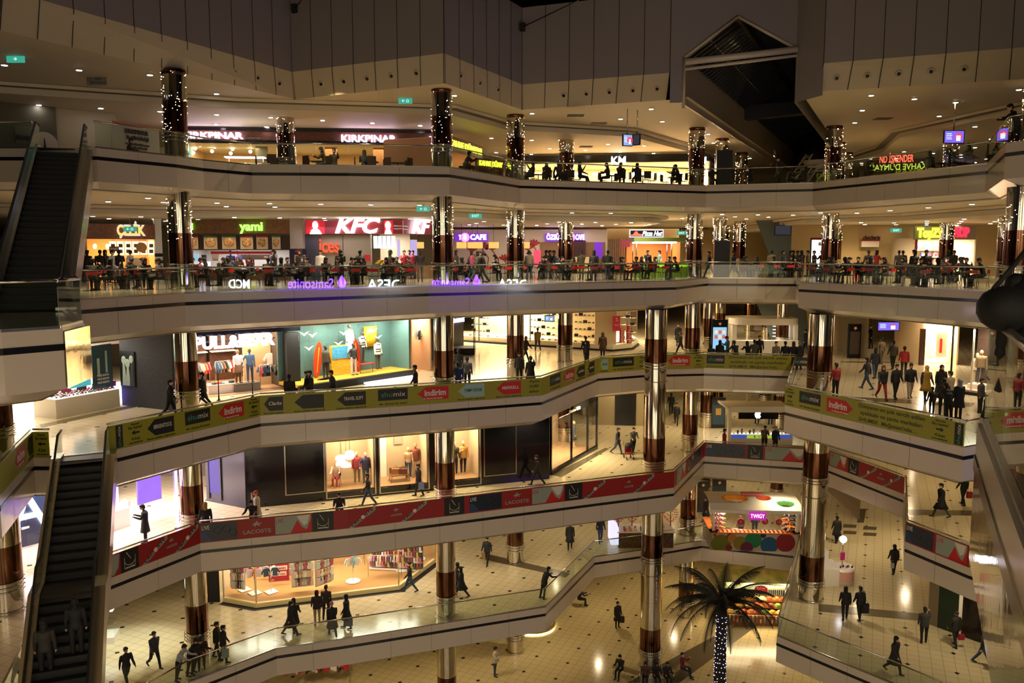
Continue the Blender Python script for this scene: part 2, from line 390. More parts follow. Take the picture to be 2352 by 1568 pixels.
CL = [
 (-14.75, 36.7, .50, 1, 5, 'chrome column with copper bands, the left one between PULL&BEAR and the yami counter', (4,5)),
 (-3.42, 40.75, .50, 0, 5, 'chrome column with copper bands running through every floor, just right of the KFC sign', (4,5)),
 (.20, 48.2, .50, 0, 5, 'chrome column with copper bands, right of the KAHVE sign and in front of the shoe shop', (4,5)),
 (11.75, 53.1, .50, 0, 5, 'chrome column with copper bands at the inner corner, left of the white kiosks', (4,5)),
 (20.2, 52.4, .50, 1, 5, 'chrome column with copper bands at the start of the right hand arcade', (4,5)),
 (3.6, 55.2, .50, 2, 5, 'chrome column with copper bands standing in front of the shoe shop shelves', (4,5)),
 (-12.5, 46.2, .50, 5, 5, 'chrome column on the topmost gallery between the two KIRKPINAR signs', (5,)),
 (19.6, 31.9, .50, 2, 4, 'chrome column at the right edge beside the descending escalator', (4,)),
 (24.2, 38.7, .55, 5, 5, 'chrome column with fairy lights at the top right corner of the photo', (5,)),
 (-18.6, 28.9, .60, 2, 3, 'thick chrome and copper column at the far left, left of the lower escalator', ()),
]
for c in CL: column(*c)
x, y = cpos(1497, 46.3, 1300)
column(x, y, .62, 0, 3, 'thick chrome column with copper bands rising right of the red banners, in front of the lower balconies')
x, y = cpos(1866, 42.9, 1250)
column(x, y, .64, 1, 3, 'thick chrome column with copper bands standing behind the lower right glass balustrade')
deep = [(8.0,70,'third'),(14.6,58,''),(18.2,66,''),(19.5,76,''),(23.5,60,''),(26.5,66,''),(29.5,56,''),(15.2,70,''),(31.5,49,''),(27.6,46,'')]
nm = ['slim chrome column in the back row of the upper food floors behind the %s' % s for s in
      ('black sign with KM', 'standing dark panel', 'group of standing people', 'cafe tables on the right', 'kiosk queue', 'TOYZZ SHOP entrance', 'right hand television', 'hanging television', 'tables at far right', 'ring of fairy lights at far right')]
for (x, y, _), s in zip(deep, nm): column(x, y, .46, 4, 5, s, (4, 5))
for (x, y), s in zip([(14.6,60.5),(19.9,60),(21.3,68),(22.4,77),(-6.2,52.5),(16.8,66)], ('beside the swatch kiosk', 'beside the brown standing banner', 'far along the shopping arcade', 'farthest along the shopping arcade', 'in the passage beyond the clothes window', 'behind the white kiosk')):
    column(x, y, .45, 1, 3, 'slim chrome column ' + s)

# ---------------------------------------------------------------- upper fascia, skylight, roof
CB = [(-45,28.0),(-18.22,30.1),(-11.2,43.3),(-3.15,39.3),(.55,46.4),(8.0,43.5)]     # bevel foot, z 32.3
CT = [(-44.5,26.9),(-17.6,29.4),(-11.1,42.5),(-3.1,38.6),(.55,45.6),(8.0,42.7)]     # bevel top, z 33.5
CB2 = [(15.0,41.3),(24.0,38.0),(27,28),(26,10)]; CT2 = [(15.0,40.6),(23.5,37.2),(26,27.5),(25,10)]
ZC, ZB, ZT = 32.3, 33.5, 37.5
def upper(cb, ct, name):
    m = MB(); strip(m, ct, ZT, ct, ZB, PANELD); strip(m, ct, ZB, cb, ZC, PANEL2); strip(m, cb, ZC, offset_line(cb, .9), ZC - .02, CEIL)
    for i in range(len(ct) - 1):
        a, b = Vector(ct[i]), Vector(ct[i+1]); c, d = Vector(cb[i]), Vector(cb[i+1]); L = (b-a).length; n = max(1, round(L / 1.32))
        for k in range(n + 1):
            t = k / n; w = .018 / L; e = (b-a)/L; nn = Vector((e.y, -e.x)) * .012
            p0 = a.lerp(b, t - w) + nn; p1 = a.lerp(b, t + w) + nn; q0 = c.lerp(d, t - w) + nn; q1 = c.lerp(d, t + w) + nn
            m.face([(*p0, ZT), (*p1, ZT), (*p1, ZB), (*p0, ZB)], JOINT); n2 = nn*3; m.face([(*(p0+n2), ZB), (*(p1+n2), ZB), (*(q1+n2), ZC-.02), (*(q0+n2), ZC-.02)], JOINT)
    return struct(name, m)
PANEL2 = mat('upper_bevel_panel', 'b9ad96', .3, coat=.1)
upper(CB, CT, 'wall_back'); upper(CB2, CT2, 'wall_right')
# gallery ceiling of the topmost floor
cm = MB()
cp = offset_line(CB, .05) + [(8.93,42.6),(29.03,84),(29.03,112),(-75,112),(-75,28)]
for t in geometry.tessellate_polygon([[Vector((p[0], p[1], 0)) for p in cp]]): cm.face([(cp[q][0], cp[q][1], ZC) for q in t], CEIL)
struct('ceiling', cm)
cm = MB(); cp = offset_line(CB2, .05) + [(75,10),(75,112),(34.9,112),(34.9,84),(14.8,42.6)]
for t in geometry.tessellate_polygon([[Vector((p[0], p[1], 0)) for p in cp]]): cm.face([(cp[q][0], cp[q][1], ZC) for q in t], CEIL)
struct('ceiling', cm)
COVE[5] = ([(-45,36.6),(-24,38.5),(-17,41.5),(-14,42.8),(-3,44.8),(0,50.2),(8,53.2),(14,62),(18,72)], [(28,84),(27,62),(24.5,54),(26.5,44),(36,38)])
cove(5, ZC - .02)
# plaster notch wall around the gable and the louvred arcade roof
NW = MB(); yN = 42.6
gx0, gx1 = PD(1572, 150, yN).x, PD(1828, 150, yN).x; gz0 = PD(1572, 240, yN).z; gz1 = PD(1572, 132, yN).z; gzt = PD(1695, 38, yN).z; gxm = PD(1695, 38, yN).x
gz1r = PD(1828, 112, yN).z
x0 = 8.0; x1 = 15.0
NW.face([(x0,yN,ZC-.3),(gx0,yN,ZC-.3),(gx0,yN,gz1),(x0,yN,gz1)], PANELD); NW.face([(x0,yN,gz1),(gx0,yN,gz1),(gxm,yN,gzt),(gxm,yN,ZT),(x0,yN,ZT)], PANELD)
NW.face([(gxm,yN,gzt),(gx1,yN,gz1r),(gx1,yN,ZT),(gxm,yN,ZT)], PANELD); NW.face([(gx1,yN,gz1r),(x1,yN-2.0,gz1r),(x1,yN-2.0,ZT),(gx1,yN,ZT)], PANELD); NW.face([(gx1,yN,ZC-.3),(x1,yN-2.0,ZC-.3),(x1,yN-2.0,gz1r),(gx1,yN,gz1r)], PANELD); NW.face([(x1,40.6,ZT),(x1,40.6,ZB),(x1,41.3,ZC),(x1,42.8,ZC),(x1,42.8,ZT)], PANELD); NW.face([(8,42.65,ZT),(8,42.65,ZB),(8,43.5,ZC),(8,44.5,ZC),(8,44.5,ZT)], PANELD)
struct('wall_back', NW)
TR = MB()   # cream frame of the gable
for a, b in (((gx0,gz0-.2),(gx0,gz1)), ((gx0,gz1),(gxm,gzt)), ((gxm,gzt),(gx1,gz1r))):
    TR.tube([(a[0],yN-.02,a[1]),(b[0],yN-.02,b[1])], .09, 4, PANEL2)
struct('trim_gable', TR)
beam = MB(); beam.tube([(gx0,yN-.1,gz1-.25),(gx1,yN-.1,gz1r-.05)], .17, 8, PANEL); 
beam.tube([(gx0,yN-.1,gz1-.6),(gx1,yN-.1,gz1r-.35)], .08, 8, PANEL)
struct('trim_beam', beam)
dirx, diry = .437, .90
def along(x, s): return (x + dirx*s, yN + diry*s)
LM = mat('dark_louvre', '3a3d45', .3, .3); SOFF = mat('arcade_soffit', '8d8474', .5)
av = MB(); Ls = 46
a0, a1 = along(gx0, 0), along(gx0, Ls); r0, r1 = along(gx1, 0), along(gx1, Ls); m0, m1 = along(gxm, 0), along(gxm, Ls)
GLS = mat('night_glass', '10131c', .1)
av.face([(*a0,gz1),(*a1,gz1),(*m1,gzt),(*m0,gzt)], GLS); av.face([(*r0,gz1r),(*r1,gz1r),(*m1,gzt),(*m0,gzt)], GLS)
av.face([(*a0,ZC-.35),(*a1,ZC-.35),(*a1,gz1),(*a0,gz1)], SOFF); av.face([(*r0,ZC-.3),(*r1,ZC-.3),(*r1,gz1r),(*r0,gz1r)], SOFF)
av.face([(*along(gx0-.7,0.3),ZC-.02),(*along(gx0-.7,Ls),ZC-.02),(*a1,ZC-.35),(*a0,ZC-.35)], PANEL)
struct('ceiling', av)
lo = empty('skylight_louvres', (*m0, gzt), 0, 'dark slatted louvres of the sloping arcade skylight under the gable', 'louvres')
iv = Vector((-m0[0], -m0[1], -gzt))
for i in range(60):
    s = 1.0 + i * .62; b = MB()
    pa = Vector((*along(gx0+.1, s), gz1 - .1)); pb = Vector((*along(gxm, s + .2), gzt - .25))
    w = Vector((dirx, diry, 0)) * .17
    b.face([pa+iv, pa+w+iv, pb+w+iv, pb+iv], LM); b.face([pa+iv+Vector((0,0,-.1)), pa+iv, pb+iv, pb+iv+Vector((0,0,-.1))], LM); b.build('louvre', None, lo)
b = MB(); b.tube([Vector((*along((gx0+gxm)/2, 1), (gz1+gzt)/2-.2))+iv, Vector((*along((gx0+gxm)/2, 38), (gz1+gzt)/2-.2))+iv], .03, 5, STEEL); b.build('control_rod', None, lo)
tb = MB(); s = 16.5
pa = Vector((*along(gx0, s), gz1 - .7)); pb = Vector((*along(gx1, s), gz1r - .6)); tb.box(0,1,0,1,0,1)
tb = MB(); w = Vector((dirx, diry, 0)) * .8
tb.face([pa, pb, pb+w, pa+w], LM); tb.face([pa, pb, pb+Vector((0,0,.9)), pa+Vector((0,0,.9))], LM); struct('trim_crossbeam', tb)
# roof over the atrium: dark steel trusses under night glass
rf = MB(); rf.face([(-60,-30,39.4),(60,-30,39.4),(60,115,39.4),(-60,115,39.4)], GLS)
struct('ceiling', rf)
for i in range(7):
    t = MB(); y = 20 + i * 5
    t.tube([(-30,y,38.6),(30,y,38.6)], .12, 6, DSTEEL); t.tube([(-30,y,37.9),(30,y,37.9)], .08, 6, DSTEEL)
    for q in range(20): t.tube([(-30+q*3,y,37.9),(-28.5+q*3,y,38.6),(-27+q*3,y,37.9)], .05, 4, DSTEEL)
    tag(t.build('roof_truss'), 'dark steel roof truss under the night skylight, above the back wall', 'truss', 'roof trusses of the atrium skylight')
# spotlight holes in the upper bevel
hole = None
def bevel_spots(cb, ct, i, t0, t1, n, label):
    global hole
    for q in range(n):
        t = t0 + (t1-t0)*q/max(1,n-1); a = Vector((*ct[i],ZB)).lerp(Vector((*ct[i+1],ZB)), t); b = Vector((*cb[i],ZC)).lerp(Vector((*cb[i+1],ZC)), t)
        p = a.lerp(b, .55); e = (Vector(ct[i+1])-Vector(ct[i])).normalized(); along_ = Vector((e.x, e.y, 0)); dn = (b-a).normalized(); nn = along_.cross(dn).normalized()
        if nn.y > 0: nn = -nn
        M = Matrix((along_, dn, nn)).transposed().to_4x4(); M.translation = p + nn*.02
        if hole is None:
            m = MB(); m.lathe(0,0,[(.16,-.02),(.16,.01),(.12,.012)],16,PANEL2); hole = m.build('recessed_spotlight'); 
            k = MB(); k.lathe(0,0,[(.085,.0),(.085,.03)],14,BLACK); k.build('dark_lens',None,hole); o = hole
            tag(o, label, 'spotlight', 'unlit round spotlights in the white band')
        else: o = copy_tree(hole, (0,0,0), label=label)
        o.matrix_world = M
LBL = 'unlit round black spotlight in the slanting white band below the dark upper wall'
bevel_spots(CB, CT, 1, .53, .93, 5, LBL); bevel_spots(CB, CT, 2, .2, .83, 5, LBL); bevel_spots(CB, CT, 3, .18, .65, 3, LBL); bevel_spots(CB, CT, 4, .3, .93, 5, LBL); bevel_spots(CB2, CT2, 0, .08, .66, 5, LBL)
# back and side walls closing the floors
bw = MB(); bw.face([(-75,111.9,0),(75,111.9,0),(75,111.9,40),(-75,111.9,40)], CREAMW); struct('wall_back', bw)
for sx, nme in ((-1,'wall_left'),(1,'wall_right')):
    q = MB(); q.face([(sx*60,0,0),(sx*60,112,0),(sx*60,112,40),(sx*60,0,40)], CREAMW); struct(nme, q)
# ---------------------------------------------------------------- downlights
dl = {}
def downlight(x, y, z, cool=False, label='', group=''):
    if cool not in dl:
        m = MB(); m.lathe(0,0,[(.17,.0),(.17,-.015),(.12,-.02)],14,WHITE); o = m.build('ceiling_downlight'); k = MB(); k.lathe(0,0,[(.115,-.022),(.115,-.028)],14,LENSC if cool else LENS); k.build('lens',None,o)
        dl[cool] = o; o.location = (x,y,z); tag(o, label, 'ceiling light', group)
    else: copy_tree(dl[cool], (x,y,z), label=label, group=group)
def inpoly(x, y, pl):
    c = False; n = len(pl)
    for i in range(n):
        x0,y0 = pl[i]; x1,y1 = pl[(i+1)%n]
        if (y0 > y) != (y1 > y) and x < (x1-x0)*(y-y0)/(y1-y0)+x0: c = not c
    return c
# ---------------------------------------------------------------- people
def seg_tube(mb, pts, rr, n=10, fl=1.0):
    """closed tapered tube with rounded ends; rr radii; fl flattens it front to back"""
    P0 = [Vector(p) for p in pts]; d0 = (P0[0]-P0[1]).normalized(); d1 = (P0[-1]-P0[-2]).normalized()
    pts = [P0[0]+d0*rr[0]*.8, P0[0]+d0*rr[0]*.45] + P0 + [P0[-1]+d1*rr[-1]*.45, P0[-1]+d1*rr[-1]*.8]
    rr = [rr[0]*.35, rr[0]*.8] + list(rr) + [rr[-1]*.8, rr[-1]*.35]
    mb.tube(pts, 0, n, None, rr)
def rotx(v, a):    # forward bend about x (forward is -y)
    c, s = cos(a), sin(a); return Vector((v.x, v.y*c - v.z*s, v.y*s + v.z*c))
class Pose:
    def __init__(s, lean=0, legs=((0,0),(0,0)), arms=((5,8,10),(5,8,10)), head=(0,0), sit=False, twist=0, h=1.75, girth=1.0):
        s.__dict__.update(locals())
def human_mesh(name, ps):
    R = radians; g = ps.girth; J = {}
    hipw, shw = .10, .20
    pel = Vector((0,0,0)); up = lambda L, a: Vector((0, -sin(a)*L, cos(a)*L))
    ln = R(ps.lean); J['pel'] = pel; J['waist'] = pel + up(.12, ln*.4); J['chest'] = J['waist'] + up(.22, ln*.8); J['shz'] = J['chest'] + up(.15, ln)
    J['neck'] = J['shz'] + up(.07, ln); ha = ln*.5 + R(ps.head[0]); J['head'] = J['neck'] + up(.15, ha) + Vector((0,-.02,0))
    segs = []   # (a, b, ra, rb, region)
    feet = []
    for sgn, (hf, kn) in zip((-1, 1), ps.legs):
        hp = Vector((sgn*hipw, 0, -.02)); a = R(hf); kp = hp + Vector((sgn*.01, -sin(a)*.43, -cos(a)*.43)); b = a - R(kn)
        ap = kp + Vector((0, -sin(b)*.42, -cos(b)*.42)); J['hip%d'%sgn], J['kn%d'%sgn], J['an%d'%sgn] = hp, kp, ap
        fb = R(-12) if (kn > 20 and hf < 5 and not ps.sit) else 0
        fa = b*.55 if not ps.sit else 0
        toe = ap + Vector((sgn*.02, -cos(fa)*.17, -.05 - sin(fa)*.0 + (sin(fa)*.12))); heel = ap + Vector((0, .05*cos(fa), -.045 - sin(fa)*.04))
        segs += [(hp, kp, .1*g, .069, 2), (kp, ap, .067, .05, 2), (heel, toe, .036, .032, 3), (ap, heel, .036, .036, 3)]
        feet += [heel.z - .035, toe.z - .032]
    lift = -min(feet)
    for sgn, (fl, ab, el) in zip((-1, 1), ps.arms):
        sp = J['shz'] + Vector((sgn*shw, 0, -.02)); a, b = R(fl), R(ab)
        d = Vector((sgn*sin(b), -sin(a)*cos(b), -cos(a)*cos(b))); ep = sp + d*.28
        e = a + R(el); d2 = Vector((sgn*sin(b)*.5 - sgn*(.25 if el > 60 else 0), -sin(e)*cos(b), -cos(e)*cos(b))).normalized(); wp = ep + d2*.245
        segs += [(sp, ep, .067*g, .055, 1), (ep, wp, .054, .04, 1)]
        hd = wp + d2*.07; segs += [(wp + d2*.02, hd + d2*.01, .03, .034, 0)]
        sd = d2.cross(Vector((1,0,0))).normalized() if abs(d2.x) < .9 else Vector((0,0,1)); cu = Vector((-sgn, 0, 0)) * .25
        for q, L in zip((-1.5,-.5,.5,1.5), (.062,.078,.082,.07)):
            f0 = hd + sd*(q*.019); f1 = f0 + (d2*.9 + cu*.5)*L*.6; f2 = f1 + (d2*.7 + cu*1.6)*L*.5
            segs += [(f0, f1, .0115, .0105, 0), (f1, f2, .0105, .009, 0)]
        t0 = wp + d2*.03 + sd*.028; segs += [(t0, t0 + (d2*.6 + sd*.9)*.05, .013, .010, 0)]
        J['wr%d'%sgn] = wp; J['hd%d'%sgn] = hd
    segs += [(J['neck'] + Vector((0,0,-.03)), J['head'] + Vector((0,.01,-.06)), .052, .05, 0)]
    mb = MB()
    for a, b, ra, rb, rg in segs: seg_tube(mb, [a, (a+b)/2, b], [ra, (ra+rb)/2 * (1.06 if rg in (1,2) else 1), rb], 8 if ra < .02 else 10)
    # torso: stacked elliptical rings
    g *= 1.1; rings = [(J['pel']+Vector((0,0,-.10)), .12, .1), (J['pel']+Vector((0,0,-.03)), .168*g, .115*g), (J['pel']+Vector((0,0,.05)), .165*g, .115*g), (J['waist'], .145*g, .105*g), ((J['waist']+J['chest'])/2, .155*g, .112*g), (J['chest'], .175*g, .122*g),
             (J['shz']+Vector((0,0,-.06)), .195*g, .115*g), (J['shz']+Vector((0,0,.0)), .185*g, .088*g), (J['shz']+Vector((0,0,.04)), .10, .065), (J['neck'], .055, .055)]
    n = 18; b = len(mb.v)
    for c, rx, ry in rings:
        for k in range(n): t = 2*pi*k/n; mb.v.append((c.x + rx*cos(t), c.y + ry*sin(t), c.z))
    for j in range(len(rings)-1):
        for k in range(n): mb.f.append((b+j*n+k, b+j*n+(k+1)%n, b+(j+1)*n+(k+1)%n, b+(j+1)*n+k)); mb.m.append(0); mb.sm.append(True)
    mb.f.append(tuple(b+k for k in reversed(range(n)))); mb.f.append(tuple(b+(len(rings)-1)*n+k for k in range(n))); mb.m += [0,0]; mb.sm += [True]*2
    # head: skull, jaw, nose, ears, brow
    yaw = R(ps.head[1]); M = Matrix.Translation(J['head']) @ Matrix.Rotation(yaw, 4, 'Z') @ Matrix.Rotation(ha, 4, 'X') @ Matrix.Scale(1.08, 4)
    def ell(c, rx, ry, rz, nn=14):
        b = len(mb.v); h = 8
        for j in range(h+1):
            for k in range(nn):
                t = pi*j/h; mb.v.append(tuple(M @ Vector((c[0]+rx*(sin(t)+1e-3)*cos(2*pi*k/nn), c[1]+ry*(sin(t)+1e-3)*sin(2*pi*k/nn), c[2]-rz*cos(t)))))
        for j in range(h):
            for k in range(nn): mb.f.append((b+j*nn+k, b+j*nn+(k+1)%nn, b+(j+1)*nn+(k+1)%nn, b+(j+1)*nn+k)); mb.m.append(0); mb.sm.append(True)
        mb.f.append(tuple(b+k for k in reversed(range(nn)))); mb.f.append(tuple(b+h*nn+k for k in range(nn))); mb.m += [0,0]; mb.sm += [True]*2
    ell((0,.012,.02), .076, .095, .098); ell((0,-.025,-.035), .056, .066, .082); ell((0,-.1,-.012), .013, .02, .026, 8); ell((0,-.082,-.05), .026, .012, .011, 8)
    ell((0,-.078,.026), .05, .016, .012, 8); ell((-.076,.01,-.01), .012, .022, .032, 8); ell((.076,.01,-.01), .012, .022, .032, 8)
    o = mb.build(name, rec=True); md = o.modifiers.new('r', 'REMESH'); md.mode = 'VOXEL'; md.voxel_size = .0125 if not ps.sit else .014; md.use_smooth_shade = True
    dg = bpy.context.evaluated_depsgraph_get(); dg.update(); me = bpy.data.meshes.new_from_object(o.evaluated_get(dg)); bpy.data.objects.remove(o)
    me.name = name
    hr = M
    regs = [(a, b, max(ra, rb), rg) for a, b, ra, rb, rg in segs] + [(J['pel']+Vector((0,0,-.12)), J['pel']+Vector((0,0,-.02)), .14, 2), (J['pel']+Vector((0,0,.02)), J['shz'], .16, 1), (J['head']+Vector((0,0,-.05)), J['head']+Vector((0,0,.05)), .09, 0)]
    mi = []
    import numpy as np
    nf = len(me.polygons); c = np.empty(nf*3); me.polygons.foreach_get('center', c); c = c.reshape(-1,3); best = np.full(nf, 9.0); lab = np.zeros(nf, int)
    for a, b, r, rg in regs:
        a = np.array(a); d = np.array(b) - a; t = np.clip(((c-a) @ d)/(d @ d), 0, 1); dd = np.linalg.norm(c - a - t[:,None]*d, axis=1) - r; k = dd < best; best[k] = dd[k]; lab[k] = rg
    z0 = J['neck'].z - .01; lab[(lab == 0) & (np.abs(c[:,0]) < .13) & (np.abs(c[:,1]-J['neck'].y) < .12) & (c[:,2] < z0) & (c[:,2] > z0-.2)] = 1
    Mi = np.array((hr).inverted()); ch = np.c_[c, np.ones(nf)] @ Mi.T
    for ex in (-.03, .03): lab[(np.hypot((ch[:,0]-ex)*.8, (ch[:,2]-.004)*1.5) < .014) & (ch[:,1] < -.05)] = 3
    for q in 'skin top trousers shoes'.split(): me.materials.append(mat('shoes' if q == 'shoes' else q, 'b98a6c' if q == 'skin' else '17161a', .7))
    me.polygons.foreach_set('material_index', lab.tolist()); me.polygons.foreach_set('use_smooth', [True]*nf)
    lf = Vector((0,0,lift if not ps.sit else lift))
    me.transform(Matrix.Translation(lf)); me.update()
    J = {k: v + lf for k, v in J.items()}; J['M'] = Matrix.Translation(lf) @ hr
    return me, J
def ring_loft(rings, n=16, close=True, m=None, jag=0, seed=1):
    mb = MB(); b = 0; rn = random.Random(seed)
    for c, rx, ry in rings:
        for k in range(n):
            t = 2*pi*k/n; w = 1 + jag*rn.uniform(-1,1); mb.v.append((c[0]+rx*w*cos(t), c[1]+ry*w*sin(t), c[2]))
    for j in range(len(rings)-1):
        for k in range(n): mb.f.append((j*n+k, j*n+(k+1)%n, (j+1)*n+(k+1)%n, (j+1)*n+k)); mb.m.append(0); mb.sm.append(True)
    if close: mb.f.append(tuple((len(rings)-1)*n+k for k in range(n))); mb.m.append(0); mb.sm.append(True)
    return mb
def xf(mb, M): mb.v = [tuple(M @ Vector(v)) for v in mb.v]; return mb
def join(*mbs):
    r = MB()
    for q in mbs:
        b = len(r.v); r.v += q.v; r.f += [tuple(b+i for i in f) for f in q.f]; r.m += q.m; r.sm += q.sm
    return r
def ellm(c, r, cut=None, n=14, h=9):
    mb = MB()
    for j in range(h+1):
        t = pi*j/h
        for k in range(n): mb.v.append((c[0]+r[0]*(sin(t)+1e-3)*cos(2*pi*k/n), c[1]+r[1]*(sin(t)+1e-3)*sin(2*pi*k/n), c[2]-r[2]*cos(t)))
    for j in range(h):
        for k in range(n): mb.f.append((j*n+k, j*n+(k+1)%n, (j+1)*n+(k+1)%n, (j+1)*n+k)); mb.m.append(0); mb.sm.append(True)
    return mb
def hair_mesh(kind, J):
    if kind == 'short': mb = join(ellm((0,.022,.042),(.09,.102,.092)), ellm((0,.05,-.015),(.08,.066,.08)), ellm((0,-.045,.082),(.072,.055,.042)))
    elif kind == 'long': mb = join(ellm((0,.022,.044),(.097,.108,.096)), ellm((0,.06,-.06),(.088,.06,.14)), ellm((0,.075,-.17),(.075,.04,.12)), ellm((-.07,.0,-.05),(.025,.04,.11)), ellm((.07,.0,-.05),(.025,.04,.11)))
    elif kind == 'cap': mb = join(ellm((0,.01,.055),(.094,.105,.08)), ellm((0,-.1,.05),(.06,.06,.012)))
    elif kind == 'hijab': mb = join(ellm((0,.03,.03),(.1,.105,.115)), ellm((0,.03,-.11),(.1,.095,.1)), ellm((0,.02,-.19),(.15,.11,.07)))
    elif kind == 'hood': mb = join(ellm((0,.03,.03),(.105,.11,.12)), ellm((0,.07,-.12),(.12,.08,.08)))
    elif kind == 'bun': mb = join(ellm((0,.022,.04),(.086,.098,.088)), ellm((0,.12,.05),(.04,.04,.04)))
    return xf(mb, J['M']).build('hair', mat('hair', '0d0a08', .6)).data
def coat_mesh(kind, J, g=1.12):
    p, w, c, s = J['pel'], J['waist'], J['chest'], J['shz']
    hem = {'coat': .42, 'jacket': .10, 'dress': .80, 'skirt': .38}[kind]; fl = {'coat': 1.45, 'jacket': 1.08, 'dress': 1.7, 'skirt': 1.5}[kind]
    hw = .178*g; hd = .13*g
    cy = (J['kn-1'].y + J['kn1'].y)/2 * .6 if hem > .3 else 0
    sp = abs(J['kn-1'].y - J['kn1'].y) * (.5 if hem < .6 else .62) if hem > .3 else 0
    rings = [((s.x, s.y, s.z+.055), .075, .07), ((s.x, s.y, s.z+.02), .165*g, .1*g), ((s.x,s.y,s.z-.06), .222*g, .135*g), (tuple(c), .192*g, .138*g), (tuple(w), .168*g, .125*g), ((p.x,p.y,p.z+.02), .185*g, .135*g), ((p.x, p.y+cy*.3, p.z-hem*.5), hw*(1+(fl-1)*.5), hd*(1+(fl-1)*.5)+sp*.4), ((p.x, p.y+cy*.6, p.z-hem), hw*fl, hd*fl+sp), ((p.x, p.y+cy*.6, p.z-hem), hw*fl*.93, hd*fl*.93+sp), ((p.x,p.y,p.z-.06), hw*.9, hd*.9)]
    if kind == 'skirt': rings = rings[5:]
    return ring_loft(rings, 20, False, jag=.012).build('coat', mat('coat', '14141a', .8)).data
POSES = {
 'lean': Pose(lean=42, legs=((-10,2),(-16,4)), arms=((60,14,70),(60,14,75)), head=(18,0)),
 'stand': Pose(arms=((2,7,8),(4,8,12))), 'stand2': Pose(arms=((35,5,85),(4,8,10)), head=(8,15), legs=((4,2),(-4,2))),
 'walk': Pose(lean=4, legs=((24,4),(-20,16)), arms=((-18,6,12),(22,6,22))), 'walk2': Pose(lean=4, legs=((-16,30),(20,6)), arms=((20,6,25),(-18,6,10))),
 'stroll': Pose(lean=2, legs=((12,3),(-10,10)), arms=((-8,8,14),(10,8,20))),
 'phone': Pose(arms=((55,12,120),(4,8,10)), head=(6,0), legs=((5,2),(-6,4))), 'text': Pose(arms=((30,4,80),(30,4,78)), head=(22,0)),
 'hips': Pose(arms=((-10,32,60),(0,8,10)), legs=((0,0),(6,4))), 'rail': Pose(lean=28, legs=((-6,2),(-12,4)), arms=((48,8,38),(48,8,38)), head=(10,0)),
 'push': Pose(lean=8, legs=((14,4),(-14,10)), arms=((30,4,45),(30,4,45))), 'reach': Pose(lean=10, legs=((6,2),(-6,4)), arms=((75,6,10),(10,6,20))),
 'sit': Pose(sit=True, lean=8, legs=((85,85),(85,80)), arms=((35,5,55),(35,5,60)), head=(12,0)), 'sit2': Pose(sit=True, lean=20, legs=((88,92),(80,70)), arms=((50,8,60),(42,5,70)), head=(5,20)),
 'sit3': Pose(sit=True, lean=-4, legs=((82,60),(84,80)), arms=((20,10,50),(60,5,90)), head=(0,-25)),
}
_hm = {}; _hair = {}; _coat = {}
def cm_(hexc, rough=.75): return mat('fabric_' + hexc, hexc, rough)
SK = ['b07f60', 'c4957a', '9c6d50', 'd0a488']
def person(pose, x, y, z, rz=0, top='15151a', bot='111118', hair='short', hc='0c0907', coat=None, cc=None, label='', group=None, h=1.0, shoes='0a0a0a', skin=None):
    if pose not in _hm: _hm[pose] = human_mesh('person', POSES[pose])
    me, J = _hm[pose]
    o = bpy.data.objects.new('person', me); COL.objects.link(o); o.location = (x, y, z); o.rotation_euler = (0,0,rz); o.scale = (h,h,h)
    for s, c in zip(o.material_slots, (skin or SK[int(abs(x*37+y*11)) % 4], top, bot, shoes)): s.link = 'OBJECT'; s.material = cm_(c)
    tag(o, label, 'person', group)
    def add(cache, key, fn, name, c):
        if key not in cache:
            me = fn(); t = [q for q in COL.objects if q.data is me][0]; cache[key] = me; bpy.data.objects.remove(t)
        k = bpy.data.objects.new(name, cache[key]); link(k, o); k.material_slots[0].link = 'OBJECT'; k.material_slots[0].material = cm_(c)
    if hair: add(_hair, (hair, pose), lambda: hair_mesh(hair, J), {'hijab':'headscarf','cap':'cap','hood':'hood'}.get(hair,'hair'), hc)
    if coat: add(_coat, (coat, pose), lambda: coat_mesh(coat, J), {'jacket':'jacket','dress':'dress','coat':'coat','skirt':'skirt'}[coat], cc or top)
    return o
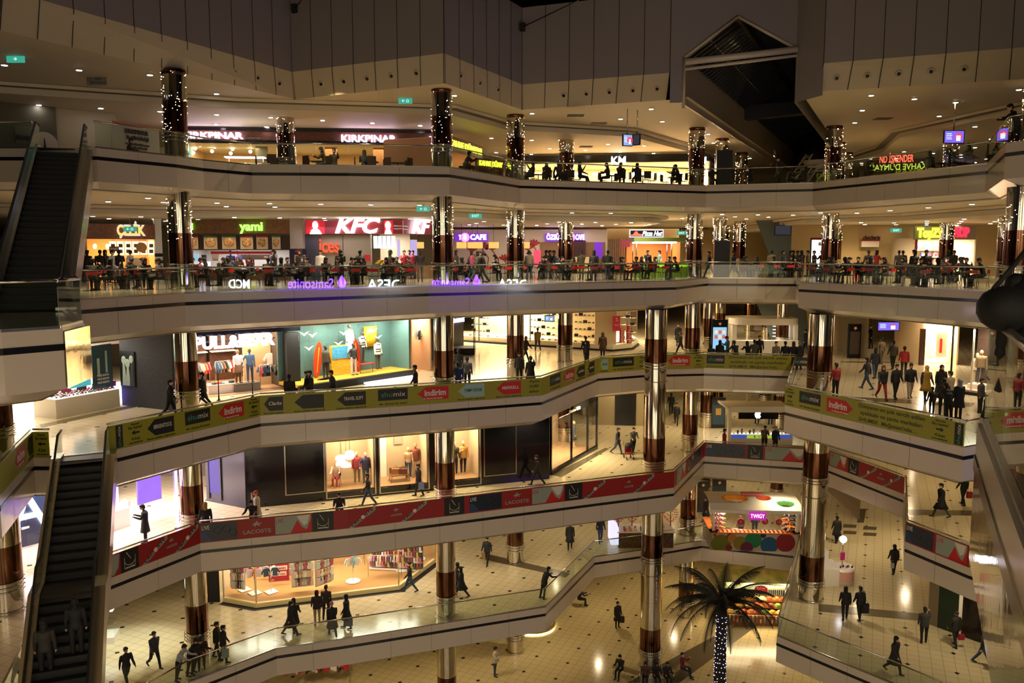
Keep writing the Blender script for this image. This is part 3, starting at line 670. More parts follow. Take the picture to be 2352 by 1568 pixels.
# ---------------------------------------------------------------- upright planes addressed through points seen in the photograph
class Frame:
    def __init__(s, A, B, z, root=None):
        s.A = Vector((A[0], A[1])); d = Vector((B[0]-A[0], B[1]-A[1])); s.L = d.length; s.d = d.normalized(); s.n = Vector((-s.d.y, s.d.x)); s.z = z; s.rz = atan2(s.d.y, s.d.x); s.root = root
        s.M = Matrix.Translation((A[0], A[1], z)) @ Matrix.Rotation(s.rz, 4, 'Z')
    def mk(s, name, label, cat, group=None):
        s.root = empty(name, (s.A.x, s.A.y, s.z), s.rz, label, cat, group); return s.root
    def pt(s, px, py, y=0):
        u = (px-1176)/FPX; v = (784-py)/FPX
        d = Vector((u, cos(PIT)+v*sin(PIT), -sin(PIT)+v*cos(PIT)))
        O = s.A + s.n*y; t = (O.dot(s.n)) / (d.x*s.n.x + d.y*s.n.y); p = d*t
        return (Vector((p.x, p.y)) - s.A).dot(s.d), p.z + CZ - s.z
    def bx(s, px0, py0, px1, py1, y=0):
        a = s.pt(px0, (py0+py1)/2, y); b = s.pt(px1, (py0+py1)/2, y); m = (px0+px1)/2
        return a[0], b[0], s.pt(m, py1, y)[1], s.pt(m, py0, y)[1]
    def box(s, name, px0, py0, px1, py1, m, y=0, d=.1, label=None, parent=None, zmin=None):
        x0, x1, z0, z1 = s.bx(px0, py0, px1, py1, y)
        if zmin is not None: z0 = zmin
        return s.lbox(name, x0, x1, y, y+d, z0, z1, m, label, parent)
    def lbox(s, name, x0, x1, y0, y1, z0, z1, m, label=None, parent=None):
        b = MB(); b.box(x0, x1, y0, y1, z0, z1); o = b.build(name, m, parent or s.root)
        if label: o['label'] = label
        return o
    def txt(s, body, px0, py0, px1, py1, m, y=-.06, ext=.03, name='lettering', bold=.01, shear=0, label=None, fit=True, parent=None):
        x0, x1, z0, z1 = s.bx(px0, py0, px1, py1, y)
        return text(body, (z1-z0) / body.count('\n').__add__(1), parent or s.root, name, m, ext, ((x0+x1)/2, y, (z0+z1)/2), (pi/2,0,0), bold, 'CENTER', shear, (x1-x0) if fit else None, label=label)
    def W(s, x, y, z): return s.M @ Vector((x, y, z))

YEL = mat('yellow_banner_print', '8d8a1a', .5); BKP = mat('black_print', '0d1110', .5); REDP = mat('red_print', 'b8181c', .5)
DRED = mat('dark_red_banner', '8e1216', .5); GRNT = mat('sea_green_print', '3f8f72', .5); WHP = mat('white_print', 'cfcabb', .5); OLV = mat('olive_print', '2e3408', .5); LBL_ = mat('pale_blue_print', '8fb0ac', .4); GRP = mat('grey_green_print', '8c978a', .4); NVP = mat('night_blue_print', '152436', .35)
def flat(parent, name, poly, y, m, t=.004, label=None):
    """thin printed shape lying on a banner, poly in local x, z"""
    b = MB(); b.prism([(p[0], p[1]) for p in poly], 0, t, m); b.v = [(v[0], y - v[2], v[1]) for v in b.v]
    o = b.build(name, None, parent)
    if label: o['label'] = label
    return o
def rect(x0, x1, z0, z1): return [(x0,z0),(x1,z0),(x1,z1),(x0,z1)]
def btext(body, cx, cz, h, parent, m, w=None, y=-.034, bold=.004, rot=(pi/2,0,0), shear=0, name='lettering', loc=None):
    return text(body, h, parent, name, m, .002, (cx, y, cz), rot, bold, 'CENTER', shear, w)
def arrow_shape(x0, x1, z0, z1, left=True):
    t = (x1-x0)*.28; m = (z0+z1)/2
    return [(x0,m),(x0+t,z0),(x1,z0),(x1,z1),(x0+t,z1)] if left else [(x1,m),(x1-t,z1),(x0,z1),(x0,z0),(x1-t,z0)]
def small_arrow(par, cx, cz, w, left, m):
    q = [(-.5,0),(-.1,.28),(-.1,.1),(.5,.1),(.5,-.1),(-.1,-.1),(-.1,-.28)]; s = 1 if left else -1
    pts = [(cx+p[0]*w*s, cz+p[1]*w) for p in q]
    flat(par, 'arrow', pts if left else pts[::-1], -.034, m)
def shumix(par, cx, cz, h, w, rot=(pi/2,0,0), vert=False):
    if not vert:
        text('shu', h, par, 'lettering', GRNT, .002, (cx, -.036, cz), rot, .0, 'RIGHT', 0, w*.47); text('mix', h, par, 'lettering', WHP, .002, (cx+.01, -.036, cz), rot, .0, 'LEFT', 0, w*.5)
    else:
        r = (pi/2, -pi/2, 0)
        text('shu', h, par, 'lettering', GRNT, .002, (cx, -.036, cz), r, 0, 'RIGHT', 0, w*.47); text('mix', h, par, 'lettering', WHP, .002, (cx, -.036, cz+.01), r, 0, 'LEFT', 0, w*.5)
def croc(par, cx, cz, w, m):
    q = [(-.5,-.02),(-.42,.1),(-.2,.2),(-.05,.42),(.12,.34),(0,.2),(.5,.16),(.5,.1),(.2,.02),(.34,-.16),(.2,-.16),(.04,-.04),(-.1,-.05),(-.16,-.22),(-.28,-.2),(-.24,-.04)]
    flat(par, 'reptile_emblem', [(cx+p[0]*w, cz+p[1]*w) for p in q], -.034, m)
def emblem(par, x0, x1):
    flat(par, 'black_panel', rect(x0, x1, .05, .97), -.03, BKP, label='black panel with a white line emblem of a pointer over a bowl')
    cx = (x0+x1)/2; w = min(.5, (x1-x0)*.62); b = MB()
    arc = [(cx + w*.5*cos(a), -.036, .52 - .22*sin(a)) for a in [pi*i/10*.9+.15 for i in range(11)]]
    b.tube(arc, .012, 5); b.tube([(cx-w*.5,-.036,.66),(cx-w*.5,-.036,.26)], .008, 4); b.tube([(cx+w*.5,-.036,.66),(cx+w*.5,-.036,.26)], .008, 4); b.tube([(cx-w*.3,-.036,.86),(cx+w*.1,-.036,.55)], .014, 5)
    b.build('line_emblem', WHP, par); btext('KARAKÖSELİ', cx, .2, .06, par, WHP, w)
def live(par, x0, x1, dark):
    flat(par, 'picture_panel', rect(x0, x1, .1, .92), -.03, NVP if dark else GRP, label='dark watch photograph with LIVE' if dark else 'pale photograph with LIVE and a hand')
    L = x1-x0
    if not dark:
        flat(par, 'printed_shape', [(x0+L*.42,.1),(x0+L*.62,.7),(x0+L*.74,.35),(x1-.04,.1)], -.034, REDP); flat(par, 'printed_shape', [(x0+L*.6,.88),(x1-.05,.9),(x1-L*.1,.5),(x0+L*.8,.4)], -.034, WHP)
        flat(par, 'printed_shape', [(x1-L*.15,.1),(x1,.1),(x1,.7)], -.034, REDP)
    else:
        for q in (.45,.7,.88):
            b = MB(); r = .16; b.tube([(x0+L*q+r*cos(a),-.034,.5+.1*sin(q*20)+r*sin(a)) for a in [2*pi*i/14 for i in range(15)]], .012, 4); b.build('watch_dial_ring', DSTEEL, par)
        flat(par, 'printed_shape', [(x0,.1),(x0+L*.3,.1),(x0+L*.12,.5),(x0,.5)], -.034, mat('blue_print','1c3c66',.4))
    btext('L!VE', x0+.2, .72, .2, par, WHP if dark else REDP, .32)
def diag(par, x0, x1):
    L = x1-x0; sl = min(1.3, L*.45)
    for a, bnd in ((x0, 1), (x0 + L*.55, 1)):
        b_ = min(a+sl, x1-.02); t = .12
        flat(par, 'watch_strap_print', [(a,.05),(a+.2,.05),(b_,.8),(b_,.97),(b_-.06,.97)], -.03, GRP)
        text('LACOSTE', .12, par, 'lettering', mat('green_black_print','14261c',.5), .002, ((a+b_)/2+.02, -.04, .5), (pi/2, -atan2(.85, b_-a-.1), 0), .004, 'CENTER', 0, hypot(.8,b_-a)*.82)
        m = MB(); cx = (a+b_)/2+.04
        m.tube([(cx+.12*cos(q),-.042,.52+.12*sin(q)) for q in [2*pi*i/14 for i in range(15)]], .022, 5); m.build('watch_face_print', REDP, par)
        flat(par, 'watch_face_print', [(cx+.1*cos(q),.52+.1*sin(q)) for q in [2*pi*i/12 for i in range(12)]], -.041, WHP)
    cx = x0 + L*.5; croc(par, cx, .66, .26, GRP); btext('LACOSTE', cx, .42, .1, par, GRP, .55)
def banner(k, i, items, base, bname):
    """items: (kind, px0, px1, extra)"""
    pl = offset_line(E[k], .01); A, B = pl[i], pl[i+1]; F = Frame(A, B, LV(k)); r = F.mk('advertising_banner', bname, 'banner'); L = F.L
    F.lbox('banner_sheet', .0, L, -.03, -.012, .05, .97, base)
    for it in items:
        kind, a, b = it[:3]; py = it[3]; x0 = a*L if a < 2 else F.pt(a, py)[0]; x1 = b*L if b < 2 else F.pt(b, py)[0]; cx = (x0+x1)/2; w = x1-x0
        if kind == 'vert': flat(r, 'black_panel', rect(x0,x1,.09,.93), -.03, BKP); shumix(r, cx, .5, (x1-x0)*.5, .74, vert=True)
        elif kind == 'bu':
            lf = it[4]; btext('Shumix', cx, .86, .07, r, OLV, w*.6); btext('Bu katta!', cx, .73, .11, r, OLV, w*.9); small_arrow(r, cx, .53, min(.34,w*.6), lf, BKP); btext('4.kat', cx, .3, .12, r, OLV, w*.6); btext('arka bloklarda', cx, .15, .06, r, OLV, w*.9)
        elif kind == 'arr':
            m = {'k':BKP,'r':REDP,'b':LBL_}[it[5]]; flat(r, 'arrow_panel', arrow_shape(x0,x1,.24,.88,it[6] if len(it)>6 else True), -.03, m, label=it[4].lower() + ' printed on an arrow shaped panel')
            btext(it[4], cx + w*.07*(1 if (len(it)<7 or it[6]) else -1), .57, .16 if it[4] != 'indirim' else .3, r, WHP if it[5] != 'b' else BKP, w*.68, bold=.012 if it[4]=='indirim' else .004, shear=.2 if it[4]=='Clarks' else 0)
            if it[4] == 'indirim': btext('← Shumix Bu katta!', cx, .31, .06, r, WHP, w*.6)
            else: btext('Shumix ayakkabı mağazasında', cx, .14, .07, r, OLV, w*1.05)
        elif kind == 'shu': flat(r, 'black_panel', rect(x0,x1,.36,.9), -.03, BKP, label='black panel reading shumix'); shumix(r, cx, .63, .24, w*.8); btext('Shumix Bu katta!', cx+.1*w, .19, .1, r, OLV, w*.75); small_arrow(r, x0+.1*w, .19, .2, it[4], BKP)
        elif kind == 'dun':
            for j, tx in enumerate(('Dünyanın en çok tercih edilen', 'ayakkabı ve çanta markaları', 'SHUMIX  Mağazası’nda…')): btext(tx, cx-(.04*w if j == 2 else 0), .8-.29*j, .17, r, OLV, w*(.96,.9,.86)[j])
        elif kind == 'txt':
            for j, tx in enumerate(it[4]): btext(tx, cx, .82-.26*j, .15, r, OLV, w)
        elif kind == 'emb': emblem(r, x0, x1)
        elif kind == 'live': live(r, x0, x1, it[4])
        elif kind == 'croc': croc(r, cx, .66, .42, GRP); btext('LACOSTE', cx, .33, .18, r, GRP, w)
        elif kind == 'diag': diag(r, x0, x1)
        elif kind == 'piece': flat(r, 'printed_shape', [(x0,.1),(x0+w*.3,.1),(x0+w*.8,.35),(x1,.9),(x0,.95)], -.03, GRP)
    return r
Yb = lambda t: 'yellow banner ' + t
banner(3,4,[('vert',264,280,985),('bu',292,327,985,True),('arr',337,399,980,'BIRKENSTOCK','k'),('shu',424,482,965,True),('arr',500,559,940,'indirim','r'),('bu',570,594,930,True)], YEL, Yb('reading BIRKENSTOCK, above the lit white shop'))
banner(3,5,[('arr',606,650,925,'Clarks','k'),('arr',676,744,922,'','k')], YEL, Yb('reading Clarks, below the shirts rack'))
banner(3,6,[('arr',774,840,915,'TRAVEL SOFT','k'),('shu',868,936,910,True),('arr',958,1030,905,'indirim','r'),('arr',1052,1112,900,'TOMMY HILFIGER','b'),('arr',1140,1196,895,'MERRELL','r'),('txt',1215,1238,890,('Aynı','SHUMIX','alın'))], YEL, Yb('with the pale blue TOMMY HILFIGER arrow'))
banner(3,7,[('shu',1262,1286,880,True),('arr',1292,1318,870,'indirim','r'),('arr',1323,1342,860,'adidas','k'),('arr',1349,1364,850,'geox','k')], YEL, Yb('on the steep slanting run right of centre'))
banner(3,8,[('arr',1378,1396,845,'camel active','b'),('shu',1407,1455,838,True),('txt',1468,1482,835,('Ay','SHU','alı'))], YEL, Yb('with the camel active arrow'))
banner(3,9,[('arr',1533,1584,832,'indirim','r'),('bu',1593,1614,830,True)], YEL, Yb('immediately right of the thick central column'))
banner(3,10,[('shu',1623,1664,830,True),('dun',1671,1812,832),('shu',1817,1858,835,True)], YEL, Yb('with three lines of text, below the white watch kiosk'))
banner(3,11,[('shu',.06,.2,0,True),('arr',.25,.38,0,'indirim','r'),('arr',.43,.55,0,'geox','k'),('shu',.6,.74,0,True),('arr',.79,.92,0,'indirim','r')], mat('brown_yellow_banner','7d4a1c',.4), 'dark orange banner on the short slanting balustrade run below the wide column')
banner(3,12,[('bu',1806,1826,900,False),('shu',1837,1886,918,False),('arr',1900,1961,930,'indirim','r',False),('dun',1970,2130,955),('bu',2140,2182,980,False),('vert',2194,2214,990)], YEL, Yb('with three lines of text on the right hand terrace of walkers'))
banner(3,1,[('arr',30,56,1040,'indirim','r'),('arr',60,74,1020,'','k')], YEL, Yb('slanting up at the far left edge of the photo'))
banner(3,2,[('bu',82,112,1020,True)], YEL, Yb('on the short piece left of the escalator, reading 4.kat'))
for (i, j, lab) in ((1,11,'glass balustrade behind yellow banners'), (11,14,'glass balustrade behind yellow banners')):
    bal_run(3, (4,11) if i == 1 else (11,14), lab)
bal_run(3, (0,3), 'glass balustrade behind yellow banners')
Rb = lambda t: 'dark red LACOSTE banner, ' + t
banner(2,4,[('piece',254,274,1290),('emb',276,318,1290),('diag',322,458,1240)], DRED, Rb('slanting left end, next to the escalator'))
banner(2,5,[('live',461,545,1215,True),('croc',558,622,1205),('live',632,714,1200,False),('emb',717,766,1190),('diag',775,1000,1180)], DRED, Rb('first long straight run, below the red hat woman')) if False else None
banner(2,5,[('live',461,545,1215,True),('croc',558,622,1205),('live',632,714,1200,False),('emb',717,766,1190)], DRED, Rb('left long run, where people lean on the rail'))
banner(2,6,[('diag',800,1015,1185),('emb',1020,1066,1165),('live',1078,1152,1160,True),('croc',1160,1214,1150),('live',1222,1294,1140,False),('emb',1297,1337,1130),('diag',1340,1543,1115)], DRED, Rb('longest run, ending at the central column'))
banner(2,7,[('live',.08,.35,0,False),('emb',.4,.5,0),('live',.55,.85,0,True)], DRED, Rb('short slanting piece right of the central column'))
banner(2,8,[('live',1621,1712,1040,True),('emb',1717,1752,1045),('live',1757,1850,1050,False)], DRED, Rb('below the white kiosk with the apple sign'))
banner(2,9,[('piece',1856,1880,1060)], DRED, Rb('behind the wide right column, pale piece'))
banner(2,10,[('live',1906,1945,1080,False),('emb',1948,1972,1090),('diag',1976,2074,1105)], DRED, Rb('falling away right of the wide column'))
banner(2,12,[('live',2081,2145,1240,True),('live',2150,2222,1270,False)], DRED, Rb('lowest at the right, two LIVE pictures'))
bal_run(2, (4,11), 'glass balustrade behind dark red banners')
bal_run(2, (11,13), 'glass balustrade behind dark red banners')
bal_run(2, (0,3), 'glass balustrade')

# ---------------------------------------------------------------- escalators
def escalator(T, B, w, z1, z0, label, steps_on=True, flat_at=None, clad=None):
    """T,B: plan points of the centre line at head and foot"""
    T = Vector(T); B = Vector(B); d = (B-T); L = d.length; d.normalize(); rz = atan2(d.y, d.x)
    root = empty('escalator', (T.x, T.y, z1), rz, label, 'escalator'); dz = z0 - z1
    # profile along local x: (x, z)
    pr = [(-.9,0),(0,0)] + ([(L*flat_at, dz*flat_at),(L*flat_at+.9, dz*flat_at)] if flat_at else []) + [(L,dz),(L+.9,dz)]
    ESB = mat('escalator_step', '060607', .6, .1); ESE = mat('step_edge', '121213', .6, .1)
    st = MB()
    for (xa, za), (xb, zb) in zip(pr, pr[1:]):
        if abs(za-zb) < .01: st.box(xa, xb, -w/2, w/2, za-.05, za, ESB); continue
        n = max(1, round((za-zb)/.2)); 
        for q in range(n):
            x0 = xa+(xb-xa)*q/n; x1 = xa+(xb-xa)*(q+1)/n; zt = za+(zb-za)*(q+1)/n
            st.box(x0, x1, -w/2, w/2, zt-.22, zt, ESB); st.box(x1-.02, x1, -w/2, w/2, zt-.004, zt+.002, ESE)
    st.build('steps', None, root)
    for sd in (-1, 1):
        y = sd*(w/2+.04); b = MB(); g = MB(); hr = MB(); dk = MB(); tr = MB()
        for (xa, za), (xb, zb) in zip(pr, pr[1:]):
            g.face([(xa,y-.006,za+.1),(xb,y-.006,zb+.1),(xb,y-.006,zb+.92),(xa,y-.006,za+.92)]); g.face([(xa,y+.006,za+.1),(xb,y+.006,zb+.1),(xb,y+.006,zb+.92),(xa,y+.006,za+.92)])
            for (y0, y1, h0, h1, mm) in ((y-.05, y+sd*.28+.0, .04, .12, dk), ):
                a0, a1 = sorted((y - sd*.05, y + sd*.26))
                c = [(xa,a0,za+h0),(xb,a0,zb+h0),(xb,a1,zb+h0),(xa,a1,za+h0),(xa,a0,za+h1),(xb,a0,zb+h1),(xb,a1,zb+h1),(xa,a1,za+h1)]
                v = len(mm.v); mm.v += c
                for f in ((0,3,2,1),(4,5,6,7),(0,1,5,4),(1,2,6,5),(2,3,7,6),(3,0,4,7)): mm.f.append(tuple(v+q for q in f)); mm.m.append(0); mm.sm.append(False)
            a0, a1 = sorted((y + sd*.2, y + sd*.25)); c = [(xa,a0,za-1.05),(xb,a0,zb-1.05),(xb,a1,zb-1.05),(xa,a1,za-1.05),(xa,a0,za+.05),(xb,a0,zb+.05),(xb,a1,zb+.05),(xa,a1,za+.05)]
            v = len(tr.v); tr.v += c
            for f in ((0,3,2,1),(4,5,6,7),(0,1,5,4),(1,2,6,5),(2,3,7,6),(3,0,4,7)): tr.f.append(tuple(v+q for q in f)); tr.m.append(0); tr.sm.append(False)
        g.build('glass_side', GLASS, root); dk.build('deck', STEEL, root); tr.build('side_cladding', clad or PANEL, root)
        hr.tube([(x, y, z+.95) for x, z in pr], .04, 8, MBLACK); hr.tube([(x, y, z+.91) for x, z in pr], .022, 6, STEEL); hr.build('handrail', None, root)
    ub = MB()
    for (xa, za), (xb, zb) in zip(pr, pr[1:]): ub.face([(xa,-w/2-.25,za-1.05),(xb,-w/2-.25,zb-1.05),(xb,w/2+.25,zb-1.05),(xa,w/2+.25,za-1.05)])
    ub.build('underside', clad or PANEL, root)
    return root
escalator((-15.3,28.6), (-12.1,20.6), 1.45, LV(3), LV(3)-.577*8.6, 'dark escalator at the lower left, coming up to the gallery with yellow banners', flat_at=.55)
MIRR = noisy('mirror_cladding', 'd8d0c4', 'b8aea0', 2, .05, metal=1, bump=.04)
escalator((-17.6,32.6), (-13.85,23.4), 1.6, LV(5), LV(4), 'dark escalator at the upper left, coming up to the topmost gallery', flat_at=None)
MIRR = noisy('mirror_cladding', 'd8d0c4', 'b8aea0', 2, .05, metal=1, bump=.04)
# near right-hand platform beside the camera, mirror clad below its edge
npl = [(9,8.7),(4.45,7.7),(2.2,3.1)]
BAL[4,9] = balustrade(npl[1:], LV(4), 'near glass balustrade in front of the dark figure at the right edge'); balustrade(npl[:2], LV(4), 'short near glass balustrade behind the dark figure at the right edge')
sl = MB(); sl.prism(offset_line(npl, .05) + [(9,3.1)], LV(4)-.25, LV(4), PANEL, FLOOR[4]); struct('floor', sl)
def near_fascia():
    m = MB(); z = LV(4); q = offset_line(npl, 1.0); s_ = offset_line(npl, -.012)
    strip(m, npl, z+.03, npl, z-.28, PANEL); strip(m, s_, z-.28, s_, z-.42, STRIPE); strip(m, npl, z-.42, npl, z-1.3, MIRR); strip(m, npl, z-1.3, q, z-2.9, MIRR); strip(m, npl, z+.03, offset_line(npl,.16), z+.03, PANEL)
    return m
struct('trim_near', near_fascia())
# mirror-clad end of the near left platform
mm = MB(); a = Vector((-9.62,17.48)); b = Vector((-9.86,19.0)); n = Vector((.02,.004))
mm.face([(*(a+n), LV(4)-.04), (*(b+n), LV(4)-.04), (*(b+n), LV(4)-1.27), (*(a+n), LV(4)-1.27)], MIRR); struct('trim_mirror', mm)
# ---------------------------------------------------------------- shops
def fr(px0, D0, px1, D1, k, label=None, name='storefront', cat='shop'):
    a = PD(px0, 784, D0); b = PD(px1, 784, D1); F = Frame((a.x, a.y), (b.x, b.y), LV(k))
    if label: F.mk(name, label, cat)
    return F
def room(F, px0, px1, py, depth, wall, W=0, col=(1,.85,.65), ztop=3.6, floor=None, n=1, y0=.3, side=True, em=0):
    x0 = F.pt(px0, py)[0]; x1 = F.pt(px1, py)[0]
    F.lbox('back_wall', x0, x1, depth, depth+.1, 0, ztop, wall)
    if side: F.lbox('side_wall', x0-.1, x0, .1, depth, 0, ztop, wall); F.lbox('side_wall', x1, x1+.1, .1, depth, 0, ztop, wall)
    F.lbox('shop_ceiling', x0, x1, .1, depth, ztop, ztop+.06, CREAMW)
    if floor: F.lbox('shop_floor', x0, x1, .05, depth, .0, .02, floor)
    for q in range(n):
        if W: p = F.W(x0 + (x1-x0)*(q+.5)/n, y0 + (depth-y0)*.4, ztop-.1); lamp_area(p.x, p.y, p.z, (x1-x0)/n*.7, depth*.5, W, col, (0,0,F.rz))
    return x0, x1
PURW = EM('violet_white_letters', (.80,.62,1), 9); WHE = EM('white_letters', (.95,.93,1), 8); GRE = EM('green_letters', (.25,1,.08), 3.2); YLE = EM('yellow_letters', (.95,1,.05), 2.6); REE = EM('red_letters', (1,.09,.05), 3); ORE = EM('orange_letters', (1,.12,.02), 1.6)
BRICK = None
def brick_mat(name, c1, c2, mort, sc=1):
    m = mat(name, c1, .8); t, n, l = nt(m); tc = n.new('ShaderNodeTexCoord'); mp = n.new('ShaderNodeMapping'); mp.inputs['Rotation'].default_value = (pi/2,0,0)
    b = n.new('ShaderNodeTexBrick'); b.inputs['Scale'].default_value = 4/sc
    for i, c in zip(('Color1','Color2','Mortar'), (c1,c2,mort)): b.inputs[i].default_value = (*lin(c),1)
    l.new(tc.outputs['Object'], mp.inputs[0]); l.new(mp.outputs[0], b.inputs[0]); l.new(b.outputs[0], n['Principled BSDF'].inputs['Base Color']); return m
BRICK = brick_mat('red_brick', '7a4630', '5e3424', '4a3a30'); GBRICK = brick_mat('charcoal_brick', '2b2a2c', '343335', '232224'); LBRICK = brick_mat('orange_brick','b0764a','96603a','c8a27a')
GREYC = mat('grey_cladding', '5d5b57', .5); GREYW = mat('pale_grey_wall', '8e8674', .6)
def table(x, y, z, label, group, mt=None, r=.38, h=.74):
    key = 'tb'+(mt or MBLACK).name
    if key not in dl:
        t = empty('cafe_table'); a = MB(); a.box(-r,r,-r,r,h-.03,h, mt or MBLACK); a.build('table_top', None, t)
        a = MB(); a.lathe(0,0,[(.03,.03),(.03,h-.03)],8,DSTEEL); a.build('pedestal', None, t); a = MB(); a.lathe(0,0,[(.22,0),(.2,.03)],12,DSTEEL); a.build('base', None, t); dl[key] = t; t.location = (x,y,z); tag(t,label,'table',group); return t
    return copy_tree(dl[key], (x,y,z), label=label, group=group)
CHR = mat('red_chair_plastic', 'c0201c', .35); CHW = mat('dark_chair_wood', '2a1810', .4)
def chair(x, y, z, rz, label, group, m=None):
    m = m or CHR; key = 'ch'+m.name
    if key not in dl:
        t = empty('cafe_chair'); a = MB(); a.box(-.2,.2,-.2,.2,.43,.46, MBLACK if m is CHR else m); a.build('seat', None, t)
        a = MB()
        for i in range(8):
            x0 = -.23+.46*i/8; x1 = x0+.0575; y0 = .2+.05*(1-((x0+.029)/.23)**2); a.box(x0,x1,y0,y0+.02,.68 if m is CHR else .5,.84 if m is CHR else .95, m)
        a.build('backrest', None, t)
        for sx in (-1,1):
            for sy in (-1,1):
                a = MB(); a.tube([(sx*.18,sy*.18,.44),(sx*.22,sy*.23,0)], .013, 6, DSTEEL if m is CHR else m); a.build('leg', None, t)
            a = MB(); a.tube([(sx*.19,.19,.44),(sx*.21,.22,.8)], .012, 6, DSTEEL if m is CHR else m); a.build('back_post', None, t)
        dl[key] = t; t.location = (x,y,z); t.rotation_euler = (0,0,rz); return tag(t,label,'chair',group)
    return copy_tree(dl[key], (x,y,z), rz, label, group=group)
def simple(name, label, cat, group, mb, loc=None, rz=0, m=None):
    return tag(mb.build(name, m, loc=loc, rz=rz), label, cat, group)
# ---- topmost floor: left poster wall and the KIRKPINAR front
F = fr(-30, 40.5, 132, 42.5, 5, 'dark olive hoarding with a white disc sign at the far left, topmost gallery', 'hoarding', 'wall')
F.box('hoarding_panel', -30, 236, 130, 354, mat('olive_hoarding','5f5940',.5), zmin=0)
s_, z_ = F.pt(101, 332); b = MB(); b.lathe(0,0,[(.62,-.03),(.62,.03)],28,mat('disc_sign','c9bfa8',.5)); b.v = [(v[0]+s_, v[2]-.1, v[1]+z_) for v in b.v]; b.build('disc_sign', None, F.root)
b = MB(); b.lathe(0,0,[(.12,0),(.16,.2),(.05,.5),(.02,.9)],10,MBLACK); b.v = [(v[0]+s_, v[1]-.2, v[2]+z_-.6) for v in b.v]; b.build('bottle_silhouette', None, F.root)
F.box('poster', 35, 290, 78, 330, mat('poster_print','6e6a58',.6), y=-.05, d=.03); F.txt('İSTANBUL', 36, 312, 76, 322, mat('poster_ink','2c2a22',.6), y=-.08)
F = fr(140, 43, 258, 44.5, 5); w = MB(); x0,x1,z0,z1 = F.bx(128,250,268,350); w.box(x0,x1,0,.2,0,3.9,CREAMW, F.M); struct('wall_cream', w)
F = fr(258, 43.2, 366, 45.8, 5, 'white hoarding reading KIRKPINAR behind the left column', 'hoarding', 'wall')
F.box('hoarding_panel', 258, 287, 366, 356, mat('white_hoarding','a79e80',.5), zmin=0); F.box('orange_edge', 258, 285, 366, 290, ORE if False else mat('orange_trim','a85a20',.5), y=-.03)
INK = mat('brown_ink','33281c',.6)
F.txt('KIRKPINAR', 288, 299, 340, 309, INK); F.txt('Yeni Türk Mutfağı', 291, 314, 341, 322, INK, shear=.3); F.txt('ev yemekleri lokantası', 290, 330, 343, 334, INK); F.txt('çok yakında burada', 297, 338, 338, 342, INK)
F = fr(405, 49, 1004, 50.5, 5, 'restaurant front with violet lit KIRKPINAR letters on dark brick, topmost gallery', 'restaurant', 'restaurant')
F.box('brick_fascia', 405, 302, 1004, 323, BRICK); F.box('top_band', 405, 294, 1004, 302, BLACK, y=-.05); F.box('bottom_band', 405, 323, 1004, 331, BLACK, y=-.05)
F.txt('KIRKPINAR', 416, 304, 557, 319, PURW, y=-.12, ext=.05, bold=0.013); F.txt('KIRKPINAR', 783, 311, 909, 327, PURW, y=-.12, ext=.05, bold=0.013)
F.txt('LOKANTASI', 562, 315, 597, 320, mat('bronze_letters','8a6a50',.4)); F.txt('LOKANTASI', 911, 322, 945, 327, mat('bronze_letters','8a6a50',.4)); F.txt('KIRKPINAR', 986, 314, 1002, 328, PURW, y=-.12)
x0,x1 = room(F, 408, 1000, 335, 6, mat('warm_plaster','c9a878',.7), 260, (1,.75,.45), 2.45, n=3)
for px in (600, 665, 760, 870, 905, 968): F.box('brick_pier', px-13, 330, px+13, 384, LBRICK if px > 700 else GREYW, y=2, d=.4, zmin=0)
for i in range(2):
    p0, p1 = ((900,938),(950,985))[i]; F.box('wooden_cupboard', p0, 345, p1, 384, DWOOD, y=1.6, d=.35, zmin=0); F.box('lit_shelf', p0+4, 349, p1-4, 364, EM('red_shelf_glow',(1,.16,.04),.8), y=1.5, d=.1)
F.box('menu_screen', 413, 336, 437, 360, EM('teal_screen',(.25,.6,.7),1.2), y=-1.5, d=.1, label='lit teal menu board')
GLB = EM('pendant_bulb',(1,.82,.6),14)
for i, (px, py) in enumerate([(450,331),(448,341),(444,351),(497,329),(493,337),(487,347),(539,332),(534,342),(530,352),(578,337),(575,348),(560,333)]):
    s_, z_ = F.pt(px, py, 3.0); p = F.W(s_, 3.0, z_); b = MB(); b.ball((0,0,0), .11, GLB, 10); o = simple('pendant_lamp', 'round warm pendant globe hanging inside the left KIRKPINAR dining room', 'lamp', 'globe pendants in the restaurant', b, loc=p)
    b = MB(); b.tube([(0,0,.1),(0,0,max(.2, 2.4-z_))], .01, 4, MBLACK); b.build('cord', None, o)
t = F; b = MB(); x0_,x1_,z0_,z1_ = F.bx(527,352,600,372,-2); p = F.W((x0_+x1_)/2, -2, 0)
cnt = empty('salad_bar', p, F.rz, 'glass salad bar with green vegetables, seen through the balustrade below the left KIRKPINAR sign', 'counter')
b.box(-1.0,1.0,-.4,.4,0,.8,DWOOD); b.build('base', None, cnt); b = MB(); b.box(-1.1,1.1,-.3,.3,1.3,1.35,WHE); b.build('light_canopy', None, cnt)
for sx in (-1,1): b = MB(); b.tube([(sx*.95,.2,.8),(sx*.95,.2,1.3)],.02,6,STEEL); b.build('canopy_post', None, cnt)
VEG = [mat('lettuce','3f7a28',.7), mat('white_cabbage','c8c8a0',.7), mat('carrot','b05818',.6)]
for i in range(9): b = MB(); b.ball((0,0,0), .14, VEG[i%3], 8); o = b.build('vegetable_heap', None, loc=p + Matrix.Rotation(F.rz,3,'Z') @ Vector((-.85+i*.21, 0, .9))); tag(o, 'heap of vegetables on the lit salad bar', 'vegetables', 'vegetable heaps on the salad bar')
